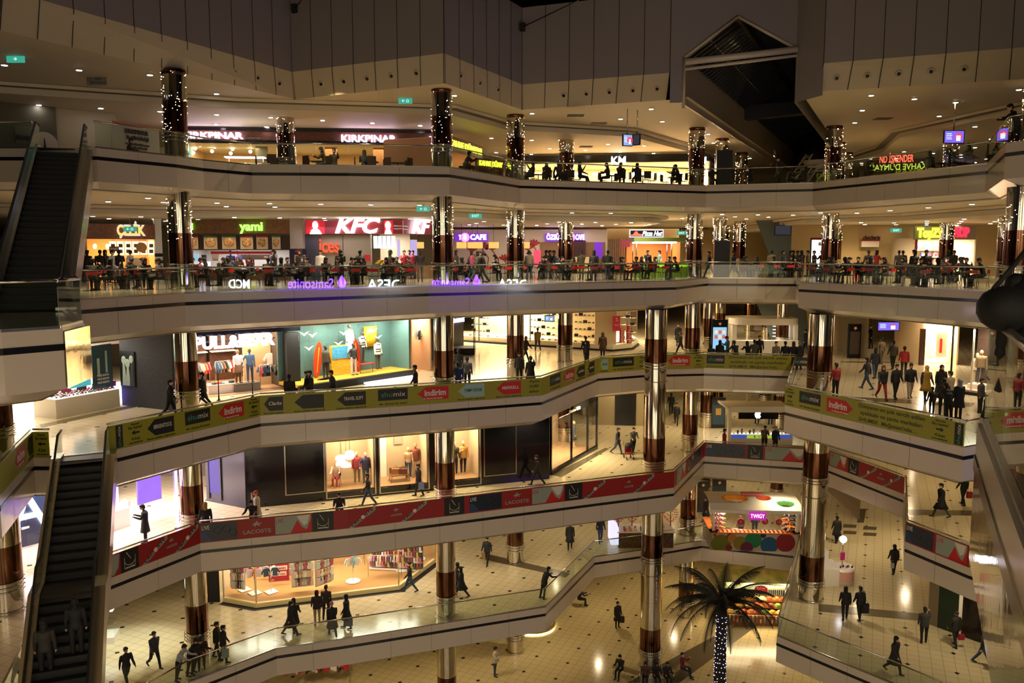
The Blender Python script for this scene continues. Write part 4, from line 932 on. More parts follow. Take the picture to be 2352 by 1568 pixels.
# KAHVE DÜNYASI
F = fr(1026, 47.5, 1112, 53, 5, 'coffee shop front with yellow lit KAHVE DÜNYASI letters on dark red, topmost gallery', 'coffee_shop_front', 'cafe')
F.box('sign_band', 1027, 322, 1109, 354, mat('dark_red_sign','4a1408',.4)); 
x0,_,z0,_ = F.bx(1034,330,1034,346); 
F.txt('KAHVE DÜNYASI', 1034, 331, 1106, 346, YLE, y=-.1, bold=0.009); room(F, 1027, 1109, 340, 4, mat('coffee_wall','c8966a',.6), 120, (1,.7,.4), 2.5)
F = fr(1094, 46.8, 1158, 48.5, 5, 'low second yellow lit KAHVE sign on a dark counter beside the column', 'sign_counter', 'sign'); F.box('counter_front', 1094, 366, 1160, 386, mat('dark_red_sign','4a1408',.4), zmin=0); F.txt('KAHVE DÜNY', 1101, 371, 1154, 383, YLE, y=-.08, bold=0.007)
# KM shop
F = fr(1200, 63, 1640, 61, 5, 'black fronted shop with white KM letters and bright warm interior, topmost gallery', 'storefront', 'shop')
F.box('sign_band', 1205, 355, 1630, 372, BLACK); F.txt('KM', 1404, 360, 1437, 379, WHE, y=-.1, bold=0.013); F.txt('M', 1605, 361, 1622, 377, WHE, y=-.1, bold=0.013)
room(F, 1207, 1628, 360, 5, mat('bright_shop_wall','f2d8b0',.6), 900, (1,.82,.58), 2.6, n=3)
for i in range(9): F.box('display_shelf', 1225+i*45, 396, 1255+i*45, 402, WHITE, y=3)
# right side: İSKENDER and painted sign reflection, far shops
F = fr(1990, 50, 2135, 48.6, 5, 'dark counter with orange lit İSKENDER sign in the right part of the topmost gallery', 'restaurant_counter', 'restaurant')
F.box('dark_counter', 1990, 366, 2140, 400, mat('dark_counter','1a1410',.4), zmin=0); F.txt('ND İSKENDER', 2020, 357, 2098, 374, ORE if False else REE, y=-.1, bold=0.009)
o = F.txt('KAHVE DÜNYASI', 1998, 377, 2127, 391, mat('painted_reflection',(.1,.1,0),.5,0,(.75,.9,.1),.9), y=-.16, bold=0.005); o.scale = (-1,1,1)  # reversed glowing letters imitate the KAHVE sign's reflection in glass
F.root['label'] = 'dark counter with orange lit İSKENDER letters and a painted back to front reflection of the yellow sign'
# television pairs
TVS = {'a': (.35,.25,.85), 'b': (.25,.35,1)}
def tv(px0, py0, px1, py1, D, label, col=(.16,.1,.6), zc=None, rz=0):
    a = PD(px0, py1, D); b = PD(px1, py0, D); w = b.x-a.x; h = b.z-a.z; r = empty('television', ((a.x+b.x)/2, D, a.z), rz, label, 'television')
    m = MB(); m.box(-w/2-.04,w/2+.04,-.05,.05,-.04,h+.04,MBLACK); m.build('casing', None, r)
    m = MB(); m.box(-w/2,w/2,-.06,-.05,0,h,EM('screen_%.2f_%.2f' % col[:2],col,1.6)); m.build('screen', None, r)
    zt = (LV(4)-1.62 if b.z < LV(4) else LV(5)-2.05 if b.z < LV(5) else ZC-.03) - a.z; m = MB(); m.tube([(0,.04,h),(0,.04,max(h+.2,zt))], .03, 6, STEEL); m.build('ceiling_pole', None, r)
    if col[2] < .1: return r
    m = MB(); m.lathe(0,0,[(.3*h,0),(.3*h,.01)],14,EM('screen_red',(1,.05,.1),1.4)); m.v = [(v[0]+w*.22, -.065-v[2], v[1]+h*.5) for v in m.v]; m.build('screen_picture', None, r)
    m = MB(); m.box(w*.1,w*.32,-.085,-.08,h*.15,h*.6,EM('screen_white',(.7,.9,1),1.6)); m.build('screen_picture', None, r)
    for q in range(4): m = MB(); m.box(-w*.42,-w*.15+(q%2)*.03,-.07,-.062,h*(.75-.15*q),h*(.8-.15*q),EM('screen_white',(.7,.9,1),1.6)); m.build('screen_text_line', None, r)
    return r
tv(2168,301,2213,328,44,'wide television with violet picture hanging above the orange sign, topmost gallery')
r = tv(1430,310,1452,334,46,'tilted television hanging left of the KM sign with blue picture', (.2,.3,.6), rz=.35); tv(1455,310,1470,332,46.3,'dark angled television beside the tilted one, left of the KM sign', (.02,.02,.03), rz=-.6)
tv(2016,740,2064,758,44,'television with violet picture hanging over the crowded right terrace walkway')
tv(1252,725,1272,737,50,'television hanging over the shoe shop front', (.1,.25,.5)); tv(1780,518,1816,539,62,'dark blank television on the slanted grey wall', (.02,.02,.02))
# dark standing totems by the inner corner on both food floors
for k in (4, 5):
    x, y = PD(1652, 784, 53.0).x, 53.0; r = empty('standing_panel', (x, y, LV(k)), 0, 'tall dark grey standing panel behind the balustrade, %s' % ('topmost gallery' if k == 5 else 'food court gallery'), 'panel')
    b = MB(); b.box(-.5,.5,-.12,.12,.1,2.35,mat('dark_grey_panel','23272b',.35)); b.build('panel_body', None, r); b = MB(); b.box(-.5,.5,-.18,.18,0,.1,DSTEEL); b.build('base', None, r); b = MB(); b.box(-.52,.52,-.14,.14,2.35,2.4,DSTEEL); b.build('top_cap', None, r)
# ---- food court floor
F = fr(196, 47.5, 358, 49.5, 4, 'kebab counter with ÇELİK letters on slatted wood at the left of the food court', 'food_counter', 'food stall')
F.box('slatted_band', 200, 514, 356, 549, WOOD, y=-.6, d=.6); F.txt('ÇELİK', 268, 519, 332, 541, EM('amber_letters',(1,.6,.1),1.4), y=-.8, ext=.06, bold=0.023); F.txt('ÇELİK', 267, 518, 333, 542, EM('violet_edge',(.7,.65,1),1.3), y=-.72, ext=.02, bold=0.041)
room(F, 200, 356, 560, 4, mat('ochre_wall','c08a48',.7), 420, (1,.72,.4), 2.9)
for i in range(6): F.box('menu_board', 252+i*17.6, 554, 267+i*17.6, 585, EM('menu_glow_warm',(1,.85,.6),1.6), y=.3, label='lit menu board'); F.box('dish_picture', 255+i*17.6, 560, 264+i*17.6, 568, mat('dish','7a6a20',.6), y=.27, d=.02); F.box('dish_picture', 255+i*17.6, 573, 264+i*17.6, 581, mat('dish','7a6a20',.6), y=.27, d=.02)
F.box('self_service_sign', 251, 566, 273, 577, mat('brown_sign','6a4438',.5), y=.1); F.txt('SELF SERVİS', 253, 569, 271, 574, WHP, y=.06)
F.box('counter', 262, 622, 357, 668, mat('counter_cream','b8a078',.5), zmin=0, y=.2, d=.5); F.box('oven', 290, 592, 352, 612, STEEL, y=2.6, d=.5)
s_, z_ = F.pt(325, 568, .15); b = MB(); b.lathe(0,0,[(.3,0),(.3,.05)],20,mat('round_menu','c8a060',.6)); b.v = [(v[0]+s_, .2-v[2], v[1]+z_) for v in b.v]; b.build('round_menu_sign', None, F.root)
for i, px in enumerate((218, 247)):
    s_, z_ = F.pt(px, 566, 1); p = F.W(s_, 1, z_); b = MB(); b.lathe(0,0,[(.05,-.14),(.1,-.1),(.12,.08),(.03,.16)],6,EM('lantern_glow',(1,.55,.2),5)); simple('wall_lantern', 'small amber lantern inside the kebab counter, %s' % ('left' if i==0 else 'right'), 'lantern', None, b, loc=p)
F = fr(356, 49, 373, 49.2, 4); pm = MB(); x0,x1,_,_ = F.bx(356,520,373,620)
for q in range(20): pm.box(x0,x1,0,.5,q*.2,(q+1)*.2, MBLACK if q < 9 and q%2 else WHITE, F.M)
struct('trim_striped_pier', pm)
F = fr(418, 49.6, 674, 49.8, 4, 'wood clad food counter with green lit yami letters and six dish posters', 'food_counter', 'food stall')
F.box('wood_band', 418, 504, 673, 536, WOOD, y=-.3, d=.3); F.txt('yami', 551, 510, 604, 531, GRE, y=-.4, ext=.05, bold=0.020); F.txt('ami', 419, 512, 443, 528, GRE, y=-.4, ext=.05, bold=0.020); F.box('poster_wall', 418, 540, 664, 574, DWOOD, y=0); F.box('red_trim', 484, 577, 634, 583, REE if False else mat('red_trim','b02818',.5), y=-.1)
for i, (a, b_) in enumerate([(424,455),(468,499),(510,542),(552,581),(589,615),(625,644)]):
    o = F.box('dish_poster', a, 541, b_, 572, mat('poster_cream','e0c8a0',.5,0,(1,.8,.55),.35), y=-.08, d=.04, label='dish poster number of the menu row') if False else F.box('dish_poster', a, 541, b_, 572, mat('poster_cream','e0c8a0',.5), y=-.08, d=.04)
    F.box('poster_header', a, 541, b_, 545, mat('red_print','b8181c',.35) if i in (0,3,4) else mat('green_trim','4a7a28',.5), y=-.1, d=.01)
    s_, z_ = F.pt((a+b_)/2, 557, -.1); w_ = (b_-a)/2352*26; bb = MB(); bb.ball((0,0,0), .5, noisy('food_picture','a85a28','e8c080',8,.6), 10); bb.v = [(s_+v[0]*.62*(b_-a)/31, -.1+v[1]*.03, z_+v[2]*.55) for v in bb.v]; bb.build('dish_picture', None, F.root)
    p = F.W(s_, -.7, z_+.7); lamp_spot(p.x, p.y, p.z, 25, (1,.75,.5), 70, .03, rot=(radians(25),0,0)) if i < 4 else None
x0,x1 = room(F, 418, 664, 590, 4, mat('kitchen_tiles','a8a49a',.4), 380, (.95,.9,1), 2.0)
F.box('counter_front', 418, 624, 672, 670, WOOD, zmin=0, y=-.3, d=.5); F.box('counter_top', 416, 618, 674, 624, DWOOD, y=-.4, d=.7)
F.box('orange_glow_strip', 424, 629, 455, 634, EM('orange_neon',(1,.2,.02),2), y=-.33, d=.03); F.box('yellow_glow_strip', 543, 627, 586, 632, EM('yellow_neon',(.8,1,.05),2), y=-.33, d=.03)
F.box('extractor_hood', 545, 584, 628, 596, STEEL, y=1.5, d=1); F.box('lit_display', 456, 601, 481, 610, EM('violet_display',(.8,.6,1),5), y=.2, d=.2); F.box('green_crates', 498, 604, 520, 616, mat('green_trim','4a7a28',.5), y=.2, d=.3); F.box('blue_drinks_fridge', 420, 582, 433, 612, mat('blue_fridge','2448a0',.4), y=.6, d=.5)
F.box('picture_frame', 438, 582, 456, 600, mat('frame_glow',(.1,.2,.25),.5,0,(.4,.7,.8),.7), y=1.2, d=.05); F.box('picture_frame', 463, 585, 474, 597, MBLACK, y=1.2, d=.05)
for i in range(9): s_, z_ = F.pt(489+i*1.4, 606, .1); b = MB(); b.tube([(s_, .1, 1.15), (s_+(i-4)*.02, .1, 1.55)], .018, 5, mat('bread_stick','c8a050',.6)); b.build('bread_stick', None, F.root)
w = MB(); F2 = fr(673, 49.4, 702, 49.4, 4); w.box(0, F2.L, 0, .8, 0, 4, mat('white_pier','a89c86',.5), F2.M); struct('wall_pier', w)
F = fr(664, 48.3, 706, 48.3, 4, 'navy pizza poster stand between the yami and KFC counters', 'poster_stand', 'poster'); F.box('poster_board', 665, 571, 705, 618, mat('navy_poster','1a1c40',.5)); F.box('poster_board_foot', 680, 618, 690, 672, DSTEEL, zmin=0); s_, z_ = F.pt(685, 577, -.05); bb = MB(); bb.ball((0,0,0),.16,REDP,10); bb.v=[(s_+v[0]*1.3,-.02+v[1]*.1,z_+v[2]*.6) for v in bb.v]; bb.build('oval_logo',None,F.root); F.box('food_picture', 676, 585, 702, 600, noisy('food_picture','a85a28','e8c080',8,.6), y=-.02); F.box('green_strip', 668, 606, 705, 611, mat('green_trim','4a7a28',.5), y=-.02)
# KFC
F = fr(700, 49.5, 925, 49.5, 4, 'fried chicken restaurant front with huge white lit KFC letters on red', 'food_counter', 'restaurant')
KR = mat('kfc_red','a01018',.4,0,(.7,.02,.04),.5)
F.box('red_sign_band', 701, 506, 925, 537, mat('maroon_sign','5c0c12',.4,0,(.4,.02,.04),.25), y=-.3, d=.3)
KW = EM('white_letters_bright',(1,.93,1),9)
F.txt('KFC', 764, 503, 868, 537, KW, y=-.45, ext=.05, bold=0.041, shear=.3); F.box('red_square', 702, 506, 746, 537, KR, y=-.36); F.box('red_square', 882, 506, 903, 537, KR, y=-.36)
def portrait(F, px, py0, py1, sc=1):
    s_, z0 = F.pt(px, py1, -.45); h = F.pt(px, py0, -.45)[1] - z0; b = MB(); b.prism([(s_-.42*h*sc,0),(s_+.5*h*sc,0),(s_+.3*h*sc,.3*h),(s_+.12*h,.4*h),(s_-.12*h,.4*h),(s_-.3*h*sc,.28*h)],0,.02,KW); b.v=[(v[0],-.42-v[2],v[1]+z0) for v in b.v]; b.build('face_emblem',None,F.root)
    b = MB(); b.ball((0,0,0),.3*h,KW,12); b.v=[(v[0]*.72+s_,-.42+v[1]*.05,v[2]*1.05+z0+.66*h) for v in b.v]; b.build('face_emblem',None,F.root)
    b = MB(); b.box(s_-.14*h,s_-.04*h,-.47,-.45,z0+.66*h,z0+.7*h,MBLACK); b.box(s_+.04*h,s_+.14*h,-.47,-.45,z0+.66*h,z0+.7*h,MBLACK); b.box(s_-.05*h,s_+.05*h,-.47,-.45,z0+.3*h,z0+.38*h,MBLACK); b.build('face_features',None,F.root)
portrait(F, 724, 507, 537); portrait(F, 891, 507, 537, .6)
for py in (519, 525): F.box('white_stripe', 904, py-1, 924, py+1, KW if False else WHITE, y=-.34, d=.02)
F.box('grey_pier', 702, 539, 733, 672, mat('dark_grey_pier','3c3e40',.5), zmin=0, y=-.1); F.box('grey_wall', 733, 539, 852, 672, mat('warm_grey_panel','8c8468',.5), zmin=0, y=.1); F.box('panel_joint', 788, 539, 789, 672, DSTEEL, zmin=0, y=.08, d=.02); F.box('steel_edge', 851, 539, 854, 672, STEEL, zmin=0, y=0)
F.txt('ices', 733, 548, 779, 582, EM('orange_poster_letters',(1,.1,.02),1.1), y=-.02, bold=0.023)
F.box('lit_menu_screens', 858, 542, 907, 570, EM('menu_white',(1,1,1),4), y=.3, d=.1, label='glaring white row of menu screens')
for i in range(4): F.box('screen_divider', 867+i*10, 542, 868.5+i*10, 570, GREYC, y=.25, d=.03)
F.box('red_notice', 836, 585, 852, 599, REDP, y=.04); F.box('counter', 852, 613, 925, 672, STEEL, zmin=0, y=.2, d=.6)
room(F, 852, 925, 560, 3.5, mat('kfc_wall','a89870',.6), 300, (.95,.88,1), 2.9, side=False); lamp_area(F.W(2,-1,0).x, F.W(2,-1,0).y, LV(4)+3.2, 3, .5, 60, (.9,.7,1))
for i in range(6): F.box('yellow_tray', 862+i*3, 603-(i%3)*3, 874+i*3, 606-(i%3)*3, mat('yellow_tray','c8a020',.5), y=.4, d=.3)
F = fr(925, 49.5, 1000, 53, 4, 'angled return of the fried chicken sign with white lit KF letters', 'food_counter', 'restaurant')
F.box('red_sign_band', 925, 505, 992, 538, mat('maroon_sign','5c0c12',.4,0,(.4,.02,.04),.25)); F.txt('KF', 942, 505, 984, 538, KW, y=-.12, ext=.04, bold=0.036, shear=.3)
for py in (519, 526): F.box('white_stripe', 905, py-1, 937, py+1, WHITE, y=-.04, d=.02)
F.box('counter', 925, 612, 1000, 670, STEEL, zmin=0, y=.2, d=.5); F.box('lit_back_panel', 915, 550, 958, 590, EM('violet_panel',(.7,.55,1),.8), y=2, d=.1)
# cafe with red flowers
F = fr(1010, 66, 1395, 66, 4, 'cafe wall with large red flower drawings and violet lit CAFE signs', 'cafe', 'cafe')
F.box('white_wall', 1010, 527, 1395, 640, mat('flower_wall','d2c6b4',.5), zmin=0); F.box('opening', 1240, 556, 1390, 640, mat('cafe_interior','8a6a48',.6), y=-.05, zmin=0)
for (a, b_, tx, p0, p1) in ((1045,1121,'CAFE',1080,1117),(1252,1340,'ÖZSÜT',1255,1292)):
    F.box('violet_sign', a, 536, b_, 554, mat('violet_sign_back','2a1050',.3,0,(.22,.03,.6),.9), y=-.3, d=.2); F.txt(tx, p0, 539, p1, 551, PURW, y=-.4, bold=0.018)
F.txt('T', 1054, 540, 1059, 551, PURW, y=-.4, bold=0.018); F.txt('CAFE', 1322, 539, 1342, 551, PURW, y=-.4, bold=0.018)
for px in (1068, 1311):
    s_, z_ = F.pt(px, 545, -.5); bb = MB(); bb.lathe(0,0,[(.36,0),(.36,.05)],18,EM('magenta_disc',(1,.25,.7),2.2)); bb.v=[(v[0]+s_,-.5-v[2],v[1]+z_) for v in bb.v]; bb.build('round_logo',None,F.root); text('8', .4, F.root, 'lettering', PURW, .02, (s_,-.58,z_), bold=0.013)
rn = random.Random(3)
for i, (px, py) in enumerate([(1108,572),(1131,575),(1212,575),(1226,566),(1085,578),(1160,600)]):
    s_, z_ = F.pt(px, py, -.04); b = MB(); 
    for q in range(5): a = -.9+q*.45; b.prism([(s_,0),(s_+.5*sin(a-.18),.5*cos(a-.18)),(s_+.62*sin(a),.62*cos(a)),(s_+.5*sin(a+.18),.5*cos(a+.18))],0,.02,mat('flower_red','a81810',.5))
    b.v=[(v[0],-.03-v[2],v[1]+z_) for v in b.v]; b.build('painted_flower',None,F.root); b = MB(); b.tube([(s_,-.04,z_),(s_+.5,-.04,z_-.7),(s_+.4,-.04,z_-1.4)],.03,4,mat('flower_red','a81810',.5)); b.build('painted_stem',None,F.root)
for i in range(14): px, py = rn.uniform(1075,1240), rn.uniform(560,605); s_, z_ = F.pt(px,py,-.04); b = MB(); b.ball((0,0,0),.14,MBLACK,8); b.v=[(v[0]+s_,-.03+v[1]*.1,v[2]*.7+z_) for v in b.v]; b.build('painted_bean',None,F.root)
for i, px in enumerate((962,1060,1085,1097,1134,1200,1205)):
    p = PD(px, 563, 58+i%3); b = MB(); b.lathe(0,0,[(.36,-.22),(.36,.22)],16,EM('drum_shade',(1,.5,.12),1.3)); o = simple('pendant_lamp','amber drum pendant lamp in front of the red flower wall','lamp','amber drum pendants of the cafe',b,loc=p); b = MB(); b.tube([(0,0,.2),(0,0,LV(5)-2.03-p.z)],.012,4,MBLACK); b.build('cord',None,o)
F.box('red_machine', 1226, 574, 1242, 610, mat('red_machine','b01818',.4,0,(1,.1,.2),.8), y=-1.5, d=.6); F.box('maroon_cupboard', 1315, 552, 1345, 598, mat('maroon_board','3c1018',.5), y=-.3); F.box('lit_counter', 1312, 590, 1370, 628, EM('amber_counter',(1,.6,.2),.7), y=-1.6, d=.4, zmin=.2); F.box('violet_poster', 1365, 556, 1384, 592, mat('violet_sign_back','2a1050',.3,0,(.22,.03,.6),.9), y=-1.7)
F.box('lit_ceiling_panel', 1010, 510, 1395, 526, mat('mirrored_ceiling','6a6c78',.2,.7), y=-6, d=.1) if False else None
lamp_area(F.W(12,-4,0).x, 62, LV(4)+3.6, 14, 3, 500, (1,.86,.7))
# pizza front
F = fr(1392, 61, 1560, 61, 4, 'pizza restaurant front with white framed black Pizza Hut sign', 'food_counter', 'restaurant')
F.box('fascia', 1395, 525, 1560, 549, mat('ochre_fascia','9a7c4c',.5)); F.box('sign_board', 1446, 527, 1524, 545, mat('white_sign_frame','c8c8e0',.5,0,(.8,.8,1),1.2), y=-.15); F.box('sign_face', 1448, 529, 1522, 543, BLACK, y=-.2, d=.06)
s_, z_ = F.pt(1462, 538, -.25); b = MB(); b.prism([(-.55,-.12),(.5,-.12),(.35,.02),(.12,.05),(.05,.22),(-.08,.22),(-.25,.0),(-.5,-.05)],0,.03,REE); b.v=[(v[0]+s_,-.24-v[2],v[1]+z_) for v in b.v]; b.build('red_roof_emblem',None,F.root); F.txt('Pizza Hut', 1474, 531, 1520, 542, WHE, y=-.26, bold=0.005, shear=.35)
for i in range(8): F.box('timber_slat', 1400+i*5, 549, 1402.5+i*5, 640, WOOD, y=-.1, zmin=0)
room(F, 1440, 1560, 560, 4, mat('pizza_wall','b07840',.6), 350, (1,.7,.4), 2.7); F.box('menu_board', 1427, 551, 1447, 567, mat('maroon_board2','7a1c24',.5,0,(.6,.1,.12),.5), y=-.3)
# green lit kiosk
p = PD(1515, 640, 54.5); r = empty('drinks_kiosk', (p.x, 54.5, LV(4)), 0, 'green lit juice kiosk with glass sides in front of the pizza sign', 'kiosk')
LG = EM('lime_glow',(.45,.9,.02),1.2)
b = MB(); b.box(-1.7,1.9,-.8,.8,0,.95,mat('lime_panel','6a8a18',.4)); b.build('counter_base',None,r); b = MB(); b.box(-1.75,1.95,-.85,-.8,.72,.84,LG); b.build('glow_strip',None,r); b = MB(); b.box(-1.9,2.2,-1,1,2.35,2.6,mat('green_canopy','566a20',.5)); b.build('canopy',None,r); b = MB(); b.box(-1.75,.9,-.9,.7,2.25,2.35,EM('kiosk_light',(.9,.85,1),6)); b.build('canopy_light',None,r)
for x_ in (-1.7,.6,1.9):
    for y_ in (-.8,.8): b = MB(); b.tube([(x_,y_,.9),(x_,y_,2.4)],.035,6,STEEL); b.build('post',None,r)
b = MB(); b.face([(.6,-.82,.95),(1.9,-.82,.95),(1.9,-.82,2.3),(.6,-.82,2.3)]); b.build('glass_side',SGLASS,r)
for i in range(6): b = MB(); b.lathe(0,0,[(.05,0),(.06,.2),(.02,.3)],8,(VEG+[mat('orange_juice','d08010',.4)])[i%4]); o=simple('juice_bottle','juice bottle on the green lit kiosk counter','bottle','juice bottles on the green kiosk',b,loc=(p.x-1.4+i*.28,54.0,LV(4)+.95))
# grey slanted wall and light box, toy shop
w = MB(); a0,a1 = PD(1758,640,63), PD(1868,640,63); b0,b1 = PD(1740,494,63), PD(1860,494,63)
w.face([(a0.x+.9,63,LV(4)),(a1.x,63,LV(4)),(b1.x,63.4,LV(4)+4.1),(b0.x,63.4,LV(4)+4.1)], mat('slate_blue_wall','6c7672',.5)); w.face([(a0.x+.9,63,LV(3)),(a1.x,63,LV(3)),(b1.x,63.4,LV(3)+4.1),(b0.x,63.4,LV(3)+4.1)], mat('slate_blue_wall','6c7672',.5)); struct('wall_slanted', w)
F = fr(1862, 58, 1904, 58, 4, 'tall white advertising light box left of the right hand columns', 'light_box', 'light box'); F.box('frame', 1861, 546, 1902, 642, MBLACK, y=.02, zmin=0); F.box('lit_face', 1864, 550, 1900, 618, EM('lightbox_white',(1,.98,.95),3), y=0, d=.02); F.box('red_stripe', 1864, 548, 1900, 551, mat('red_print','b8181c',.35), y=-.02, d=.02); F.box('faint_print', 1880, 556, 1896, 564, mat('grey_print','a8a8a8',.5), y=-.02, d=.02)
F = fr(2098, 57, 2240, 57, 4, 'toy shop front with yellow TOYZZ and red SHOP letters', 'storefront', 'shop')
F.box('sign_board', 2101, 519, 2242, 550, mat('stone_sign','7c7a68',.5), y=-.2, d=.2); YT = EM('toy_yellow',(.95,1,.06),2); RT = EM('toy_red',(1,.02,.06),2)
F.txt('ToyZ’Z', 2106, 525, 2175, 546, YT, y=-.35, ext=.05, bold=0.054); F.txt('SHOP', 2182, 524, 2226, 545, RT, y=-.35, ext=.05, bold=0.054)
F.box('red_pier', 2101, 550, 2106, 640, mat('red_pier','8a2018',.5), zmin=0)
x0,x1 = room(F, 2106, 2240, 560, 5, mat('toy_wall','d8c8b0',.6), 600, (1,.86,.7), 2.6)
rn = random.Random(5); TC = [mat('toy_'+c, c, .5) for c in ('c83028','2860b0','d8b020','38904a','e8a0a8','e8e0d0','b060a0')]
for i in range(46):
    b = MB(); s = rn.uniform(.18,.32); b.box(-s/2,s/2,-.1,.1,0,s*1.2,TC[i%7]); b.box(-s*.4,s*.4,-.11,-.1,s*.2,s,TC[(i+3)%7]); px_ = x0+.3+(x1-x0-.6)*((i%12)/11); p = F.W(px_, 3.5-(i%3)*.3, .35+.5*(i//12)); simple('toy_box', 'small bright toy box on the toy shop shelves', 'toy', 'toy boxes in the toy shop', b, loc=p)
for z in (.3,.8,1.3,1.8): F.lbox('shelf', x0+.1, x1-.1, 2.7, 3.7, z, z+.04, WHITE)
PK = mat('pink_costume','e09a90',.6)
for i in range(7): p = F.W(x0+2.6+(i%4)*.32, 1.6, .8+(i//4)*.8); b = MB(); b.prism([(-.13,0),(.13,0),(.11,.35),(.2,.3),(.2,.42),(.08,.52),(-.08,.52),(-.2,.42),(-.2,.3),(-.11,.35)],0,.06); b.v=[(v[0],-v[2],v[1]) for v in b.v]; simple('pink_costume','small pink costume hanging in the toy shop doorway','costume','pink costumes in the toy shop',b,loc=p,m=PK)
F = fr(1975, 60, 2060, 60, 4, 'chocolate kiosk with dark curly lettering on a red rail', 'kiosk', 'kiosk'); F.box('red_rail', 1978, 549, 2022, 553, REDP, zmin=None); F.txt('chocherie', 1981, 541, 2021, 550, BKP, y=-.1, shear=.3); F.box('kiosk_case', 1978, 606, 2060, 640, GREYW, zmin=0); F.box('glass_case', 1978, 553, 2060, 606, SGLASS, y=.1); F.box('white_screen', 1979, 554, 2019, 567, WHITE, y=-.02); F.box('red_glow_base', 1964, 612, 1975, 640, EM('red_glow',(1,.03,.02),1.3), y=-8, d=.3, zmin=.1); F.box('red_glow_base', 1995, 612, 2013, 620, EM('red_glow',(1,.03,.02),1.3), y=-8, d=.3, zmin=.75)
for k in (5,4):   # far back warm walls of the arcade
    w = MB(); w.face([(8,84,LV(k)),(40,84,LV(k)),(40,84,LV(k)+4),(8,84,LV(k)+4)], mat('far_cream','b8a070',.6)); struct('wall_back', w)
w = MB(); w.face([(-30,69,LV(4)),(9.6,69,LV(4)),(9.6,69,LV(5)-1.6),(-30,69,LV(5)-1.6)], CREAMW); struct('wall_back', w)
w = MB(); w.face([(-30,58,LV(5)),(-3.5,58,LV(5)),(-3.5,58,ZC),(-30,58,ZC)], CREAMW); struct('wall_back', w)
# ---------------------------------------------------------------- clothes, shoes, mannequins
GAR = ['e0d8c8','c8c0b0','7a4a2a','2c3440','3c5068','b02c20','d06040','22262c','8a8478','50708a','e8b8b0','a03848']
def garment_mesh(name, c):
    key = ('gar', c)
    if key in dl: return dl[key]
    b = MB(); P_ = [(-.17,0),(.17,0),(.16,.38),(.3,.2),(.36,.26),(.2,.54),(.07,.58),(-.07,.58),(-.2,.54),(-.36,.26),(-.3,.2),(-.16,.38)]
    b.prism(P_, 0, .05); b.v = [(v[0], v[2]-.025, v[1]-.6) for v in b.v]; o = b.build(name, cm_(c)); me = o.data; bpy.data.objects.remove(o); dl[key] = me; return me
def garment(p, rz, c, label, group, sc=1, name='shirt'):
    o = bpy.data.objects.new(name, garment_mesh(name, c)); COL.objects.link(o); o.location = p; o.rotation_euler = (0,0,rz); o.scale = (sc,)*3; return tag(o, label, 'clothing', group)
def rack(x, y, z, rz, L, cols, label, glabel, h=1.35, sc=1, round_=False):
    r = empty('clothes_rack', (x,y,z), rz, label, 'rack'); c, s = cos(rz), sin(rz)
    b = MB(); b.tube([(-L/2,0,h),(L/2,0,h)], .018, 6, STEEL); b.build('hanging_rail', None, r)
    for sx in (-1,1): b = MB(); b.tube([(sx*L/2,0,h),(sx*L/2,0,.04)], .018, 6, STEEL); b.tube([(sx*L/2,-.25,.03),(sx*L/2,.25,.03)], .018, 6, STEEL); b.build('rack_stand', None, r)
    n = len(cols)
    for i, q in enumerate(cols):
        t = -L/2 + L*(i+.5)/n; garment((x+c*t, y+s*t, z+h-.03), rz + (pi/2 if not round_ else pi/2 + .9*sin(i*2)), q, (glabel + ', ' + label.split(', ')[-1] if ', ' in label else glabel), 'clothes on the ' + label, sc)
def mannequin(pose, p, rz, skin, top, bot, label, group=None, coat=None, cc=None, h=1.0):
    o = person(pose, p[0], p[1], p[2], rz, top, bot, None, coat=coat, cc=cc, label=label, h=h, skin=skin, shoes=skin); o.name = 'mannequin'; o['category'] = 'mannequin'
    if group: o['group'] = group
    return o
def shoe(p, rz, c, label, group):
    key = ('shoe', c)
    if key not in dl:
        b = MB(); pr = [(-.13,.035,.02,.05),(-.08,.04,.02,.10),(0,.042,.02,.09),(.07,.045,.02,.055),(.12,.035,.02,.04)]
        n = 8
        for x, w, z0, h in pr:
            for k in range(n): t = 2*pi*k/n; b.v.append((x, w*cos(t), z0+h/2+h/2*sin(t)))
        for j in range(4):
            for k in range(n): b.f.append((j*n+k, j*n+(k+1)%n, (j+1)*n+(k+1)%n, (j+1)*n+k)); b.m.append(0); b.sm.append(True)
        b.f += [tuple(reversed(range(n))), tuple(4*n+k for k in range(n))]; b.m += [0,0]; b.sm += [True]*2
        b.box(-.13,-.08,-.03,.03,0,.04)
        o = b.build('shoe', cm_(c, .4)); dl[key] = o.data; bpy.data.objects.remove(o)
    o = bpy.data.objects.new('shoe', dl[key]); COL.objects.link(o); o.location = p; o.rotation_euler = (0,0,rz); return tag(o, label, 'shoe', group)
SHC = ['16120f','2a1c14','4a2c18','8a1c3a','1c1c20','6a5a48','a02040']
